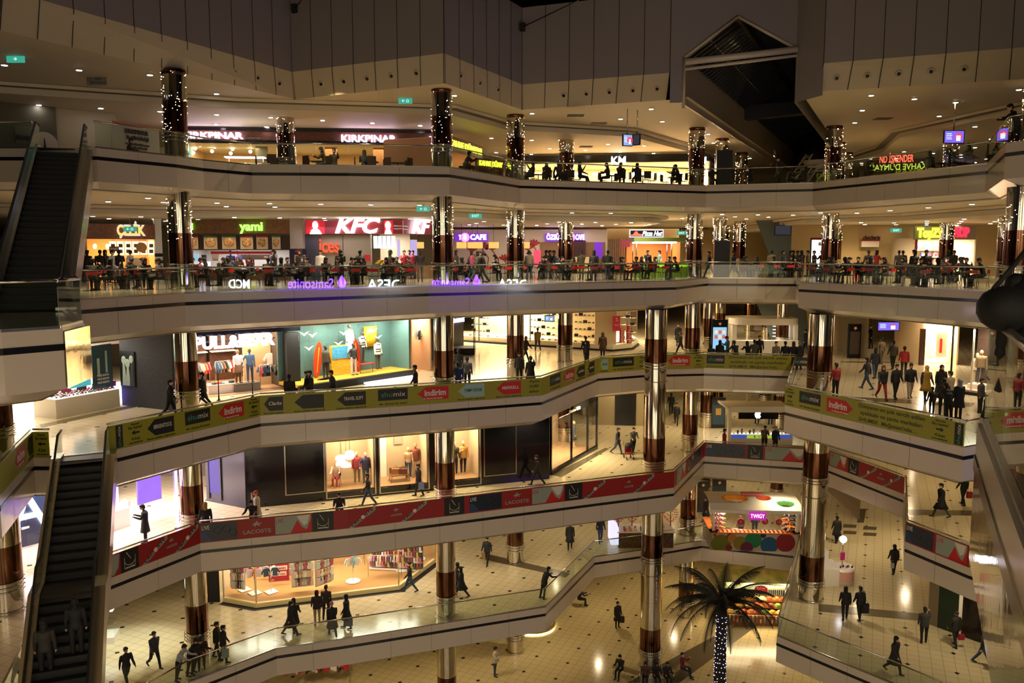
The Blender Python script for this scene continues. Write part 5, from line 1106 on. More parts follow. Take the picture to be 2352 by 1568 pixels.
# ---------------------------------------------------------------- F3: white shop, brick wall, clothes shop, window, shoe shop
z3 = LV(3); rn = random.Random(11)
def P3(px, py): return P(px, py, z3)
a = P3(130, 962); b_ = P3(276, 933)
r = empty('display_plinth', (a[0], a[1], z3), atan2(b_[1]-a[1], b_[0]-a[0]), 'long white shoe display plinth with a blue lit end, left of the charcoal wall', 'display'); L = hypot(b_[0]-a[0], b_[1]-a[1])
b = MB(); b.box(0,L,0,1.5,0,.85,WHITE); b.build('plinth_body',None,r); b = MB(); b.box(0,L-.05,.05,1.45,.85,.88,EM('plinth_top_glow',(1,.95,.9),1.0)); b.build('lit_top',None,r); b = MB(); b.box(L,L+.05,.2,.6,.2,.8,EM('blue_light',(.12,.1,1),14)); b.build('blue_light_panel',None,r)
for i in range(44):
    t = .2+(L-.4)*((i%15)/14); yy = .2+.45*(i//15); M = Matrix.Translation((a[0],a[1],z3)) @ Matrix.Rotation(r.rotation_euler[2],4,'Z')
    shoe(M @ Vector((t,yy,.88)), rn.uniform(-1,1)-1, SHC[i%7], 'shoe on the glaring white plinth left of the charcoal wall', 'shoes on the white plinth')
for i in range(4): 
    bb = MB(); bb.box(-.2,.2,-.08,.08,0,.26); bb.tube([(-.1,0,.26),(-.06,0,.4),(.06,0,.4),(.1,0,.26)],.012,5); p = M @ Vector((1.2+i*.8,.9,.88)); simple('handbag','handbag standing among the shoes on the white plinth','handbag','handbags on the white plinth',bb,loc=p,rz=.3*i,m=cm_(['7a2048','3a1420','1c1c20','6a1838'][i]))
A3 = P3(40, 985); B3 = P3(262, 915)
F = Frame((-24.5,37.0), (-19.2,42.4), z3); F.mk('storefront', 'glaring white lit shoe shop at the left, above the lower escalator head', 'shop')
L = F.L; F.lbox('back_wall', -3, L, 5, 5.1, 0, 3.6, mat('bright_cream','e8dcc8',.5)); F.lbox('fascia', -3, L+2.5, -.2, 0, 2.75, 3.95, mat('beige_fascia','a8998a',.5)); F.lbox('side_wall', L+2.4, L+2.5, 0, 5, 0, 3.6, mat('bright_cream','e8dcc8',.5)); F.lbox('shop_floor', -3, L+2.4, 0, 5, 0, .015, mat('bright_floor','e8e0d0',.3))
for q in range(3): p = F.W(-1+q*3.2, 1.5, 3.5); lamp_area(p.x, p.y, p.z, 2.6, 2.6, 1000, (1,.93,.84))
p = F.W(3, -1.2, 3.8); lamp_area(p.x, p.y, p.z, 4, 1, 500, (1,.92,.82))
for k_ in range(3):
    F.lbox('wall_shelf', -2, 3.5, 3.9, 4.9, .35+.55*k_, .39+.55*k_, WHITE)
    for i in range(16): shoe(F.W(-1.8+i*.33, 4.2, .39+.55*k_), 1.5, SHC[(i+k_)%7], 'shoe on the shelves at the back of the glaring white shop', 'shoes on the white shop shelves')
def poster(F, x0, x1, z0, z1, y, m, label, parts=(), name='poster'):
    c = F.W((x0+x1)/2, y, z0); r = empty(name, c, F.rz, label, 'poster'); w = x1-x0; h = z1-z0
    b = MB(); b.box(-w/2,w/2,-.02,.02,0,h,m); b.build('sheet',None,r)
    return r, w, h
Fg = Frame(P3(281,930), P3(386,942), z3)
w = MB(); w.box(0, Fg.L+.4, 0, .3, 0, 4.05, GBRICK, Fg.M); struct('wall_charcoal', w)
p0 = Fg.pt(272,890); p1 = Fg.pt(311,815)
r, w_, h_ = poster(Fg, .05, Fg.pt(312,850)[0], Fg.pt(295,887)[1], Fg.pt(295,806)[1], -.05, mat('poster_black','0d0f0d',.5), 'black and white portrait poster of young models on the charcoal wall')
GP = mat('photo_grey','9aa898',.5); GD = mat('photo_dark','30362f',.5)
for cx, cz, s in ((-.22,.74,1),(.05,.66,1.05),(.34,.78,.9)):
    b = MB(); b.ball((0,0,0),.13,GP,12); b.v=[(v[0]*w_*1.25*s+cx*w_*.9, -.03+v[1]*.08, v[2]*h_*.95*s+cz*h_) for v in b.v]; b.build('printed_face',None,r); b = MB(); b.prism([(cx*w_*.85-.16*w_,.03*h_),(cx*w_*.85+.16*w_,.03*h_),(cx*w_+.06*w_,cz*h_-.1),(cx*w_-.06*w_,cz*h_-.1)],0,.004,GP if cx<.1 else GD); b.v=[(v[0],-.025-v[2],v[1]) for v in b.v]; b.build('printed_body',None,r)
    for e in (-.04,.04): b = MB(); b.ball((0,0,0),.018,GD,6); b.v=[(v[0]+(cx+e)*w_,-.045+v[1]*.1,v[2]+cz*h_+.02*h_) for v in b.v]; b.build('printed_eye',None,r)
Fw = Frame(P3(228,940), P3(273,930), z3)
r, w_, h_ = poster(Fw, 0, Fw.L, .9, 3.0, .3, mat('poster_teal_dark','2c4248',.5), 'dark blue fashion poster hanging behind the shoe plinth')
for q in ((-.2,.5,.12,.4),(.2,.6,.1,.5)): b = MB(); b.box((q[0]-q[2]/2)*w_,(q[0]+q[2]/2)*w_,-.03,-.02,(q[1]-q[3]/2)*h_,(q[1]+q[3]/2)*h_,GP); b.build('printed_figure',None,r)
for q in range(3): btext('YENİ SEZON', .0, h_*(.3-.08*q), .09, r, WHP, w_*.6, y=-.03)
Fw = Frame(P3(186,950), P3(212,944), z3); r, w_, h_ = poster(Fw, -.3, Fw.L+.2, 1.2, 3.1, .2, mat('cyan_poster','46b4c8',.5,0,(.1,.6,.75),.5), 'cyan sale poster reading 50 beside the near platform')
PINK = mat('pink_print','c02878',.5); btext('50', 0, h_*.35, h_*.3, r, PINK, w_*.75, y=-.04); btext('ÇOK\nİNDİRİM', 0, h_*.76, .13, r, WHP, w_*.6, y=-.04)
# clothes shop with white letters
F = Frame(P3(392,922), P3(668,893), z3); F.mk('storefront', 'open fronted clothes shop with large violet white PULL&BEAR letters', 'shop')
F.box('dark_header', 380, 758, 690, 768, BLACK, y=-.1); F.txt('PULL&BEAR', 444, 771, 629, 799, KW if False else EM('violet_white_big',(.86,.7,1),9), y=-.35, ext=.06, bold=.03); F.box('letter_rail', 440, 780, 632, 783, MBLACK, y=-.2, d=.03)
F.box('dark_pier', 660, 764, 690, 900, MBLACK, zmin=0, y=-.2, d=.5); F.box('left_pier', 378, 764, 402, 930, MBLACK, zmin=0, y=-.1, d=.4)
x0, x1 = room(F, 400, 660, 860, 6, mat('shop_back_dark','3a2c22',.6), 520, (1,.78,.52), 3.5, floor=mat('shop_wood_floor','8c7058',.35), n=3)
F.lbox('cream_side_panel', x1-1.6, x1-.05, 2.2, 2.3, 0, 3.5, mat('cream_panel','c0a078',.5))
for q in range(3): F.lbox('wall_bay', x0+.2+q*1.6, x0+1.6+q*1.6, 5.4, 5.9, 0, 3.0, DWOOD); F.lbox('wall_shelf', x0+.2+q*1.6, x0+1.6+q*1.6, 5.0, 5.4, 1.7, 1.75, WHITE)
for (q, yy, n, L_) in ((.9,2.2,9,1.5),(2.2,3.4,10,1.7),(4.1,3.6,9,1.6)):
    p = F.W(q, yy, 0); rack(p.x, p.y, z3, F.rz+.2, L_, [GAR[(i*5+int(q))%12] for i in range(n)], 'clothes rack deep inside the PULL&BEAR shop, %s' % {.9:'left',2.2:'middle',4.1:'right'}[q], 'garment hanging inside the clothes shop')
s_, _ = F.pt(622, 860, 1.2); p = F.W(s_, 1.0, 0); rack(p.x, p.y, z3, F.rz, 1.35, ['b04038','50708a','3c5068','2c3440','22262c','2c3440','8a8478','8a8478','6a5a48','50483c','2c3440','c8c0b0','3c5068','8a8478'], 'round clothes rack of blue and grey garments at the right of the clothes shop', 'garment on the round rack below the orange shirt', h=1.3, round_=True)
for i, c in enumerate(('e0d8c8','d8502c','e0d8c8')): s_, z_ = F.pt(622+i*21, 810, 2.0); garment(F.W(s_, 2.1, z_), F.rz, c, ['cream shirt hanging above the round clothes rack','orange red shirt hanging above the round clothes rack','cream shirt hanging at the right edge above the round rack'][i], None, 1.15)
for i, (px, c, d_, h_) in enumerate([(500,'f0e8dc',1.2,.45),(560,'6a6458',1.0,.42)]):
    s_, _ = F.pt(px+8, 905, d_); p = F.W(s_, d_, 0); rr = empty('display_table', (p.x,p.y,z3), F.rz, 'low display block inside the clothes shop, %s' % ('white with folded clothes' if i==0 else 'grey, carrying two mannequins'), 'display'); bb = MB(); bb.box(-.75,.6,-.4,.4,0,h_,cm_(c)); bb.build('block',None,rr); bb = MB(); bb.box(-.77,.62,-.42,.42,h_,h_+.03,WHITE if i==0 else GREYC); bb.build('top',None,rr)
    if i == 0:
        for q in range(6): bb = MB(); bb.box(-.15,.15,-.12,.12,0,.06+.03*(q%3)); pp = F.W(s_-.6+q*.22, d_-.1, h_+.03); simple('folded_clothes','folded stack of clothes on the low white display block','clothing','folded clothes in the clothes shop',bb,loc=pp,rz=F.rz,m=cm_(GAR[(q*3)%12]))
    else:
        pp = F.W(s_-.45, d_, h_+.03); mannequin('stand', pp, F.rz+.2, 'a87850', 'f0e8dc', '5a3828', 'mannequin in a white top and short skirt in the clothes shop doorway', coat='skirt', cc='8a6a4a'); pp = F.W(s_+.2, d_+.05, h_+.03); mannequin('hips', pp, F.rz-.1, '4a3426', '50708a', '3c5068', 'dark mannequin in a denim shirt and jeans in the clothes shop doorway')
for i, px in enumerate((502, 580)):
    s_, z_ = F.pt(px, 895, -1.4); p = F.W(s_, -1.4, 0); bb = MB(); bb.lathe(0,0,[(.14,0),(.05,.1),(.03,.3),(.02,1.5),(.03,1.55)],10,MBLACK); simple('barrier_post','slim black post standing in front of the clothes shop, %s of two' % ('left' if i==0 else 'right'),'post',None,bb,loc=(p.x,p.y,z3))
# coloured window
F = Frame(P3(690,903), P3(950,864), z3); F.mk('shop_window', 'wide glass shop window with surf scene on teal tiled wall and yellow floor', 'shop window')
L = F.L; TEAL = brick_mat('teal_tiles','4a6e68','557872','34504c',.35)
F.lbox('tiled_wall', 0, L, 2.0, 2.1, .3, 3.7, TEAL); F.lbox('tiled_wall', L-.08, L, .3, 2.0, .3, 3.7, TEAL); F.lbox('yellow_floor', 0, L, .05, 2.0, .25, .42, mat('yellow_floor','c09a30',.4)); F.lbox('black_plinth', -.1, L+.1, -.1, .1, 0, .38, MBLACK); F.lbox('black_header', -.1, L+.1, -.1, .15, 3.6, 4.05, MBLACK); F.lbox('window_glass', 0, L, 0, .02, .42, 3.6, SGLASS); F.lbox('floor_light_strip', L*.5, L*.98, -.45, -.3, .05, .14, EM('floor_tube',(1,.95,.85),7))
for q in range(4): p = F.W(L*(q+.5)/4, .7, 3.55); lamp_area(p.x,p.y,p.z,1.6,.8,210,(1,.92,.8))
def win_p(px, y): return F.W(F.pt(px, 850, y)[0], y, .42)
for i, (px, yy, ps, sk, tp, bt, ct, lb) in enumerate([(748,1.2,'stand','2a2420','4a3a2c','141214','jacket','dark mannequin in brown jacket and white shirt beside the surfboard'),(812,.9,'hips','2a2420','2c3030','c8b4b0',None,'dark mannequin in grey top and pale patterned trousers in the window'),(833,1.4,'stand2','3a2c24','d8d4cc','3a3834',None,'mannequin in striped top on the red bench, centre of the window'),(868,1.2,'stand','3a2c24','e0dcd0','4a4440','jacket','mannequin in black and white striped sweater at the right of the window'),(804,1.5,'stand','6a4a30','f0ece0','f0ece0','dress','raised mannequin in long white top, above the window centre')]):
    p = win_p(px, yy); p = p + Vector((0,0,[0,0,.55,.1,1.0][i])); o = mannequin(ps, p, F.rz+.1, sk, tp, bt, lb, coat=ct, cc={0:'3c3026',3:'e0dcd0',4:'f0ece0'}.get(i), h=1.02)
    if i in (2,3):
        for q in range(4): bb = MB(); bb.lathe(0,0,[(1,0),(1,.06)],18,MBLACK,False); bb.v=[(v[0]*.205,v[1]*.15,v[2]+1.0+q*.13) for v in bb.v]; bb.build('black_stripe',None,o)
for i, (px, yy, c) in enumerate([(727,1.5,'c84018'),(824,1.7,'c03018')]):
    p = win_p(px, yy); b = MB(); b.prism([(.26*sin(t)*(1 if t<pi else 1), 1.0-1.0*cos(t)) for t in [2*pi*q/20 for q in range(20)]],0,.06); b.v=[(v[0]+v[1]*.12*(1 if i==0 else -1),v[2],v[1]) for v in b.v]; o=simple('surfboard',['orange surfboard leaning left of the brown jacket mannequin','red surfboard standing behind the striped mannequin'][i],'surfboard',None,b,loc=p,rz=F.rz,m=cm_(c,.3)); bb = MB(); bb.box(-.02,.02,-.01,0,.3,1.7); bb.v=[(v[0]+v[2]*.12*(1 if i==0 else -1),v[1],v[2]) for v in bb.v]; bb.build('yellow_line',cm_('d8b040'),o)
b = MB(); p = win_p(783,1.5); b.box(-.7,.8,-.1,.1,0,1.7); o = simple('lit_sequin_panel','panel of gold and blue shimmering slats in the window centre','panel',None,b,loc=p,rz=F.rz,m=noisy('sequins','c88a10','e0b040',4,.3,(1,1,8)))
bb = MB(); bb.box(-.65,.7,-.14,-.1,.95,1.65); bb.build('blue_half',noisy('blue_sequins','1c6a98','60b0d0',6,.3,(1,1,8)),o)
bb = MB(); p = win_p(842,1.0); bb.box(-.5,.5,-.15,.15,.5,.55); 
for sx in (-.45,.45): bb.tube([(sx,0,.5),(sx,0,0)],.02,5)
simple('red_bench','low red bench under the striped mannequin','bench',None,bb,loc=p,rz=F.rz,m=cm_('b02018'))
b = MB(); s_, z_ = F.pt(850,772,1.9); p = F.W(s_,1.85,z_); b.lathe(0,0,[(.5,-.6),(.5,.6)],6,None); b.v=[(v[0],v[1]*.1,v[2]) for v in b.v]; simple('yellow_slat_panel','yellow glowing slatted panel hanging at the top of the window','panel',None,b,loc=p,rz=F.rz,m=noisy('yellow_slats','d8a010','f0c840',4,.4,(1,1,10)))
for i, (px, py, yy) in enumerate([(699,770,1.5),(718,773,1.5),(710,803,1.6),(790,768,1.4),(778,792,1.6),(858,762,1.4),(868,778,1.4)]):
    s_, z_ = F.pt(px, py, yy); p = F.W(s_, yy, z_); b = MB(); b.prism([(0,-.05),(.12,.06),(.32,.2),(.1,.14),(0,.06),(-.1,.14),(-.32,.2),(-.12,.06)],0,.05); b.v=[(v[0],v[2],v[1]) for v in b.v]; o=simple('paper_seagull','white seagull shape hanging in the surf window','bird decoration','seagulls in the surf window',b,loc=p,rz=F.rz,m=WHITE); bb = MB(); bb.tube([(0,0,.05),(0,0,max(.1,3.7-z_))],.006,3); bb.build('thread',DSTEEL,o)
# next unit with mannequins, dark entrance
F = fr(948, 49.5, 990, 50.5, 3, 'narrow boutique front right of the surf window, with clothes on a rail', 'storefront', 'shop'); x0,x1=room(F,948,990,800,2.5,mat('boutique','b89878',.6),220,(1,.82,.6),3.6)
for i in range(4): s_,z_=F.pt(955+i*9,765,1); garment(F.W(s_,1,z_+.2),F.rz+.4,GAR[(i*4)%12],'garment hanging in the narrow boutique right of the surf window','clothes in the narrow boutique')
F = Frame(P3(1030,812), P3(1065,805), z3); F.mk('shop_entrance', 'dark brick shop entrance with violet sign right of the second column', 'shop entrance')
F.lbox('dark_brick_wall', 0, F.L, 0, .3, 0, 4, GBRICK); F.txt('ULTRALINE', 1028, 732, 1066, 741, PURW, y=-.1); 
p = P3(1063, 812); rr = empty('glass_case', (p[0],p[1],z3), 0, 'dark framed glass display case with a mannequin in a violet coat', 'display case'); b=MB(); b.box(-.9,.9,-.9,.9,0,.5,MBLACK); b.build('black_base',None,rr)
for sx in (-.85,.85):
    for sy in (-.85,.85): b=MB(); b.tube([(sx,sy,.5),(sx,sy,3.2)],.03,4,MBLACK); b.build('frame_post',None,rr)
b=MB(); b.box(-.86,.86,-.86,-.85,.5,3.2); b.build('glass_side',SGLASS,rr)
mannequin('stand',(p[0]-.9,p[1]+1.2,z3+.5),0.2,'2a2424','2c2438','1c1a22','mannequin in a dark violet coat beside the dark display case',coat='coat',cc='2c2438')
# long white shoe shop
pl = [P3(1040,783), P3(1190,793), P3(1300,800), P3(1408,807), P3(1455,802), P3(1468,792)]
b = MB(); b.prism(pl+[(pl[-1][0],pl[-1][1]+7),(pl[0][0],pl[0][1]+4)],0,.12,MBLACK); pq=offset_line(pl,.12); b2=MB(); b2.prism(pq+[(pq[-1][0],pq[-1][1]+6.8),(pq[0][0],pq[0][1]+3.8)],.12,.48,mat('white_step','e0d4b8',.4))
r = empty('shoe_shop_window', (0,0,z3), 0, 'long curved white shoe shop window full of shoes and bags', 'shop window'); b.build('black_plinth',None,r); b2.build('white_step',None,r)
w = MB()
q = offset_line(pl,3.2)
for i in range(len(q)-1): w.face([(*q[i],.4),(*q[i+1],.4),(*q[i+1],3.9),(*q[i],3.9)], mat('shoe_shop_wall','e8d4a8',.5))
w.build('back_wall',None,r)
q = offset_line(pl,.25); w = MB(); strip(w,q,.48,q,3.9,SGLASS); w.build('window_glass',None,r)
for px in (1100, 1218, 1283, 1372, 1440): 
    p = P3(px, 798); w = MB(); w.box(-.05,.05,-.05,.05,.4,3.9,STEEL); w.v=[(v[0]+p[0],v[1]+p[1]+.35,v[2]) for v in w.v]; w.build('mullion',None,r)
p = P3(1395,806); w = MB(); w.box(-.9,.7,0,.5,.48,3.9,mat('cream_pier','d8c498',.5)); w.v=[(v[0]+p[0],v[1]+p[1]+.4,v[2]) for v in w.v]; w.build('cream_pier',None,r)
seg_ = [(1075,1108),(1112,1150),(1222,1240),(1244,1278),(1315,1370)]
for (pa, pb) in [(1070,1110),(1205,1240),(1245,1278),(1312,1372),(1420,1450)]:
    A = P3(pa, 788+ (pa-1070)*.06); B = P3(pb, 789+(pb-1070)*.06); Fz = Frame((A[0],A[1]+1.6),(B[0],B[1]+1.6),z3,r); L = Fz.L
    for kk in range(5):
        z_ = .75+.55*kk; b = MB(); b.box(0,L,.6,1.1,z_,z_+.04,WHITE,Matrix.Translation((0,0,-z3))@Fz.M); b.build('glass_shelf',None,r)
        n = max(3,int(L/.36))
        for i in range(n):
            p = Fz.W(.15+(L-.3)*i/max(1,n-1), .75, z_+.04)
            if (i+kk)%4 == 0: bb = MB(); bb.box(-.16,.16,-.06,.06,0,.22); bb.tube([(-.08,0,.22),(0,0,.34),(.08,0,.22)],.01,4); simple('handbag','bag on the lit shelves of the long shoe shop','handbag','bags on the shoe shop shelves',bb,loc=p,m=cm_(SHC[(i+kk)%7]))
            else: shoe(p, rn.uniform(-.4,.4), SHC[(i*3+kk)%7], 'shoe on the lit shelves of the long shoe shop', 'shoes on the shoe shop shelves')
for i in range(34):
    t = i/33*4.6; j = int(t); f_ = t-j; p = Vector(pl[j]).lerp(Vector(pl[j+1]), f_); shoe((p.x, p.y+.75, z3+.48), rn.uniform(-1,1), SHC[i%7], 'shoe standing on the white step of the long shoe shop', 'shoes on the white window step')
for px in (1075,1160,1250,1340,1430): p = P3(px,790); lamp_area(p[0], p[1]+1.6, z3+3.8, 3, 1.6, 850, (1,.84,.58))
Fz = Frame(P3(1408,807), P3(1468,800), z3)
for i,(a_,b2_,c_,d_,tx,lb) in enumerate([(1408,725,1424,760,'%\nİNDİRİM','pink sale sheet with small print hanging left of the red INDIRIM strips'),(1423,752,1434,787,'İNDİRİM','left vertical red strip reading INDIRIM in the shoe window'),(1440,745,1451,788,'İNDİRİM','right vertical red strip reading INDIRIM in the shoe window')]):
    x0,x1,z0,z1 = Fz.bx(a_,b2_,c_,d_,.1); rr,w_,h_ = poster(Fz,x0,x1,z0,z1,.1,mat('pink_sheet','c8204c',.5) if i==0 else REDP,lb,name='sale_sign')
    if i: text('İNDİRİM', w_*.6, rr, 'lettering', WHP, .004, (0,-.04,h_/2), (pi/2,pi/2,0), .004, 'CENTER', 0, h_*.92)
    else: btext('%', 0, h_*.75, .3, rr, WHP, None); btext('fırsat', 0, h_*.4, .12, rr, WHP, w_*.6)
# watch kiosk
p = P3(1755, 812); r = empty('watch_kiosk', (p[0], p[1]+1, z3), 0, 'white watch kiosk reading swatch with rounded flat roof, behind the yellow banner', 'kiosk'); W2 = 2.35; sc_ = 60/1880
b=MB(); b.prism([(W2*1.05*(abs(cos(t))**.5)*(1 if cos(t)>0 else -1),1.7*(abs(sin(t))**.5)*(1 if sin(t)>0 else -1)) for t in [2*pi*i/32 for i in range(32)]],2.15,2.6,WHITE); b.build('roof',None,r)
for sx in (-1,1): b=MB(); b.box(sx*W2-.25*(sx>0)-.0,sx*W2+.25*(sx<0),-1.2,1.2,0,2.15,WHITE); b.build('end_wall',None,r)
b=MB(); b.box(-W2,W2,-1.5,-.9,0,1.0,WHITE); b.build('counter',None,r); b=MB(); b.box(-W2+.2,W2-.2,-1.45,-1,1.0,1.25,SGLASS); b.build('glass_case',None,r)
text('swatch', .16, r, 'lettering', mat('red_print','b8181c',.35), .01, (0,-1.68,2.38), width=.8)
for i in range(4): b=MB(); b.box(1.1,1.9,.4,.7,1.1+i*.25,1.14+i*.25,EM('shelf_glow',(1,.9,.75),2)); b.build('lit_shelf',None,r)
lamp_area(p[0],p[1]+.8,z3+2.1,3.4,1.6,140,(1,.9,.75))
def totem(px, py, k, w, h, label, face, back=0, c2=None):
    p = P(px, py, LV(k)); r = empty('advertising_totem', (p[0], p[1], LV(k)), 0, label, 'advertising stand'); b = MB(); b.box(-w/2,w/2,-.12,.12,0,h,BLACK); b.build('frame',None,r); b = MB(); b.box(-w/2+.08,w/2-.08,-.14,-.12,h*.12,h*.78,face); b.build('display_face',None,r)
    b = MB(); b.prism([(0.14*(1 if i%2 else .5)*sin(pi*i/5),.14*(1 if i%2 else .5)*cos(pi*i/5)) for i in range(10)],0,.01,mat('star_print','a06030',.5,0,(.6,.3,.1),.4)); b.v=[(v[0],-.135-v[2],v[1]+h*.88) for v in b.v]; b.build('star_emblem',None,r)
    return r, w, h
r,w_,h_ = totem(1651, 812, 3, 1.15, 2.5, 'digital totem with glowing blue screen and star emblem left of the watch kiosk', EM('cyan_screen',(.3,.6,.9),1.1))
for i in range(6): b=MB(); b.box(-.38+.28*(i%3),-.16+.28*(i%3),-.16,-.14,h_*.45+.35*(i//3),h_*.45+.25+.35*(i//3),mat('screen_tile%d'%(i%2),('b03838','d8d0c0')[i%2],.5,0,((.8,.2,.2),(.9,.9,.6))[i%2],.6)); b.build('screen_tile',None,r)
totem(1625, 806, 3, .8, 2.1, 'brown standing banner with yellow arrow left of the digital totem', mat('brown_banner','3c2c24',.5)); totem(1960, 822, 3, .85, 2.4, 'brown standing banner with yellow arrow at the terrace columns', mat('brown_banner','3c2c24',.5))
# right terrace boutique with mannequins in glass
F = Frame(P3(2115,838), P3(2180,838), z3); F.mk('storefront','bright lit boutique front at the far end of the right terrace','shop'); x0,x1=room(F,2122,2200,800,4,mat('bright_shop_wall','f2d8b0',.6),700,(1,.85,.65),3.6); F.box('dark_frame',2113,755,2125,838,DWOOD,zmin=0); F.box('lit_frame',2150,765,2175,820,WHITE,y=1,d=.1); F.box('red_strip',2160,778,2164,810,REDP,y=.9,d=.1)
F = Frame(P3(2182,900), P3(2290,915), z3); F.mk('glass_show_window','corner glass show window with mannequins in beige and denim on the right terrace','shop window')
L=F.L; F.lbox('black_plinth',-.1,L,-.1,2.6,0,.15,MBLACK); F.lbox('pink_floor',0,L,0,2.5,.15,.25,mat('pink_floor','d8b0a0',.4)); F.lbox('window_glass',0,L,0,.02,.25,3.5,SGLASS); F.lbox('dark_header',-.1,L+1,-.1,2.6,3.5,4.05,MBLACK); F.lbox('dark_back',0,L+1,2.6,2.7,.2,3.6,mat('brown_back','4a3428',.6))
for q in (0,.45,1): F.lbox('mullion',L*q-.03,L*q+.03,-.05,.05,.2,3.5,WHITE if q else MBLACK)
for i,(t,yy,sk,tp,bt,lb) in enumerate([(.22,1.6,'c0a080','b8a488','a89878','mannequin in beige jacket deep in the right glass show window'),(.45,.9,'c8a888','8a7250','4a5058','mannequin in beige hooded jacket on the white block, right show window'),(.85,.7,'c8b090','5c6e80','40382e','mannequin in blue shirt at the right end of the right show window')]):
    p = F.W(L*t,yy,.25+.25*(i==1)); mannequin('stand',p,F.rz+.5,sk,tp,bt,lb,coat='jacket' if i<2 else None)
p=F.W(L*.45,.9,.25); b=MB(); b.box(-.45,.45,-.4,.4,0,.25,WHITE); simple('white_block','low white block under the hooded jacket mannequin','plinth',None,b,loc=p,rz=F.rz)
p=F.W(L/2,1,3.4); lamp_area(p.x,p.y,p.z,2.5,1.5,420,(1,.84,.62))
# floor marks on the terraces: dark cross stripes
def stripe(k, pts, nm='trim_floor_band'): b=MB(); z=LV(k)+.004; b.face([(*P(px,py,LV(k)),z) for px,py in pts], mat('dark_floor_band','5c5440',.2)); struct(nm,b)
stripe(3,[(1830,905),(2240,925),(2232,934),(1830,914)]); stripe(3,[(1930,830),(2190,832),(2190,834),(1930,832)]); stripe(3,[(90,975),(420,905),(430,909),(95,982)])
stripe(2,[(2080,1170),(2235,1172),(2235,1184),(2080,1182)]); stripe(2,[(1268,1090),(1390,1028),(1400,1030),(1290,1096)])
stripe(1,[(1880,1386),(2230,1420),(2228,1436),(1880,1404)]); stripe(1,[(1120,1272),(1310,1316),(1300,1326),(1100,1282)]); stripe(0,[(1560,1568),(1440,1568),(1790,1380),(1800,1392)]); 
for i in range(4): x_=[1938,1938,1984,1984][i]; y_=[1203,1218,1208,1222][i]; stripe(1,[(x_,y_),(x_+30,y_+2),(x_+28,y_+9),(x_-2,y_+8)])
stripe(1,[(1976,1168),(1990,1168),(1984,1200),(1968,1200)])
# ---------------------------------------------------------------- F2 shops
z2 = LV(2)
def P2(px,py): return P(px,py,z2)
F = Frame(P2(268,1235), P2(405,1190), z2); F.mk('storefront','violet and white glaring shop front at the left, behind the standing man with backpack','shop')
L=F.L; F.lbox('back_wall',-4,L,5,5.1,0,3.8,mat('white_bright','ece6e8',.5)); F.lbox('violet_panel',L-1.4,L-.1,.9,1.0,.9,3.8,EM('violet_panel2',(.30,.12,.95),1.3)); F.lbox('glass_front',-4,L,0,.02,.1,3.6,SGLASS); F.lbox('white_shelf',-3,L-1.6,2.2,3.2,.9,1.0,WHITE); F.lbox('white_shelf',-3,L-1.6,3.2,3.8,1.8,1.9,WHITE); F.lbox('violet_light_tube',L,L+.08,-.1,0,0,3.9,EM('violet_tube',(.45,.2,1),10)); F.lbox('violet_light_tube',-2.8,-2.7,-.1,0,0,3.9,EM('violet_tube',(.45,.2,1),10)); F.lbox('white_counter',-2,L-1.8,1.0,1.6,0,.9,WHITE)
for q in range(3): p=F.W(-2+q*2.4,2.2,3.7); lamp_area(p.x,p.y,p.z,2,2.5,800,(1,.86,.92))
p=F.W(1.5,-1.2,3.9); lamp_area(p.x,p.y,p.z,3,1,260,(.8,.7,1))
for i in range(3): bb=MB(); bb.box(-.2,.2,-.1,.1,0,.28); bb.tube([(-.1,0,.28),(0,0,.42),(.1,0,.28)],.012,4); simple('handbag','pale handbag on the white counter of the violet shop','handbag','bags in the violet shop',bb,loc=F.W(-.8+i*1.1,1.3,.9),m=cm_('d8b8a8'))
bb=MB(); bb.box(-1.2,1.0,-.3,.1,0,.3); simple('red_bag_row','row of red bags on the upper shelf of the violet shop','bags',None,bb,loc=F.W(L-3,3.4,1.9),rz=F.rz,m=cm_('b01830'))
BG = mat('black_granite','101014',.12); DBG = mat('slate_glossy','3a3840',.15)
pts = [P2(455,1155), P2(475,1150), P2(565,1168), P2(655,1160), P2(1105,1115), P2(1255,1100)]
# dark facade from the violet shop to the corner
Fa = Frame(pts[1], pts[2], z2); w=MB(); w.box(0,Fa.L,0,.3,0,4.05,DBG,Fa.M); struct('wall_slate', w)
Fa.mk('side_shop_window','narrow blue lit window in the glossy slate wall','shop window'); Fa.lbox('blue_window',.3,1.1,-.04,0,.5,3.4,EM('blue_lit_glass',(.08,.03,.75),.6)); Fa.lbox('window_frame',.2,.3,-.08,0,.2,3.5,DSTEEL); Fa.lbox('window_frame',1.1,1.18,-.08,0,.2,3.5,DSTEEL)
Fb = Frame(pts[2], pts[5], z2); L=Fb.L; xs = lambda px: Fb.pt(px, 1080)[0]
Fb.mk('storefront','long black granite shop front with steel framed windows','shop')
wins = [(749,862),(872,985),(1000,1104)]
edges = [565,749]; 
def seg_wall(a,b_): Fb.lbox('black_panel', xs(a), xs(b_), 0, .3, 0, 4.05, BG)
seg_wall(565,749); seg_wall(862,872); seg_wall(985,1000); seg_wall(1104,1262)
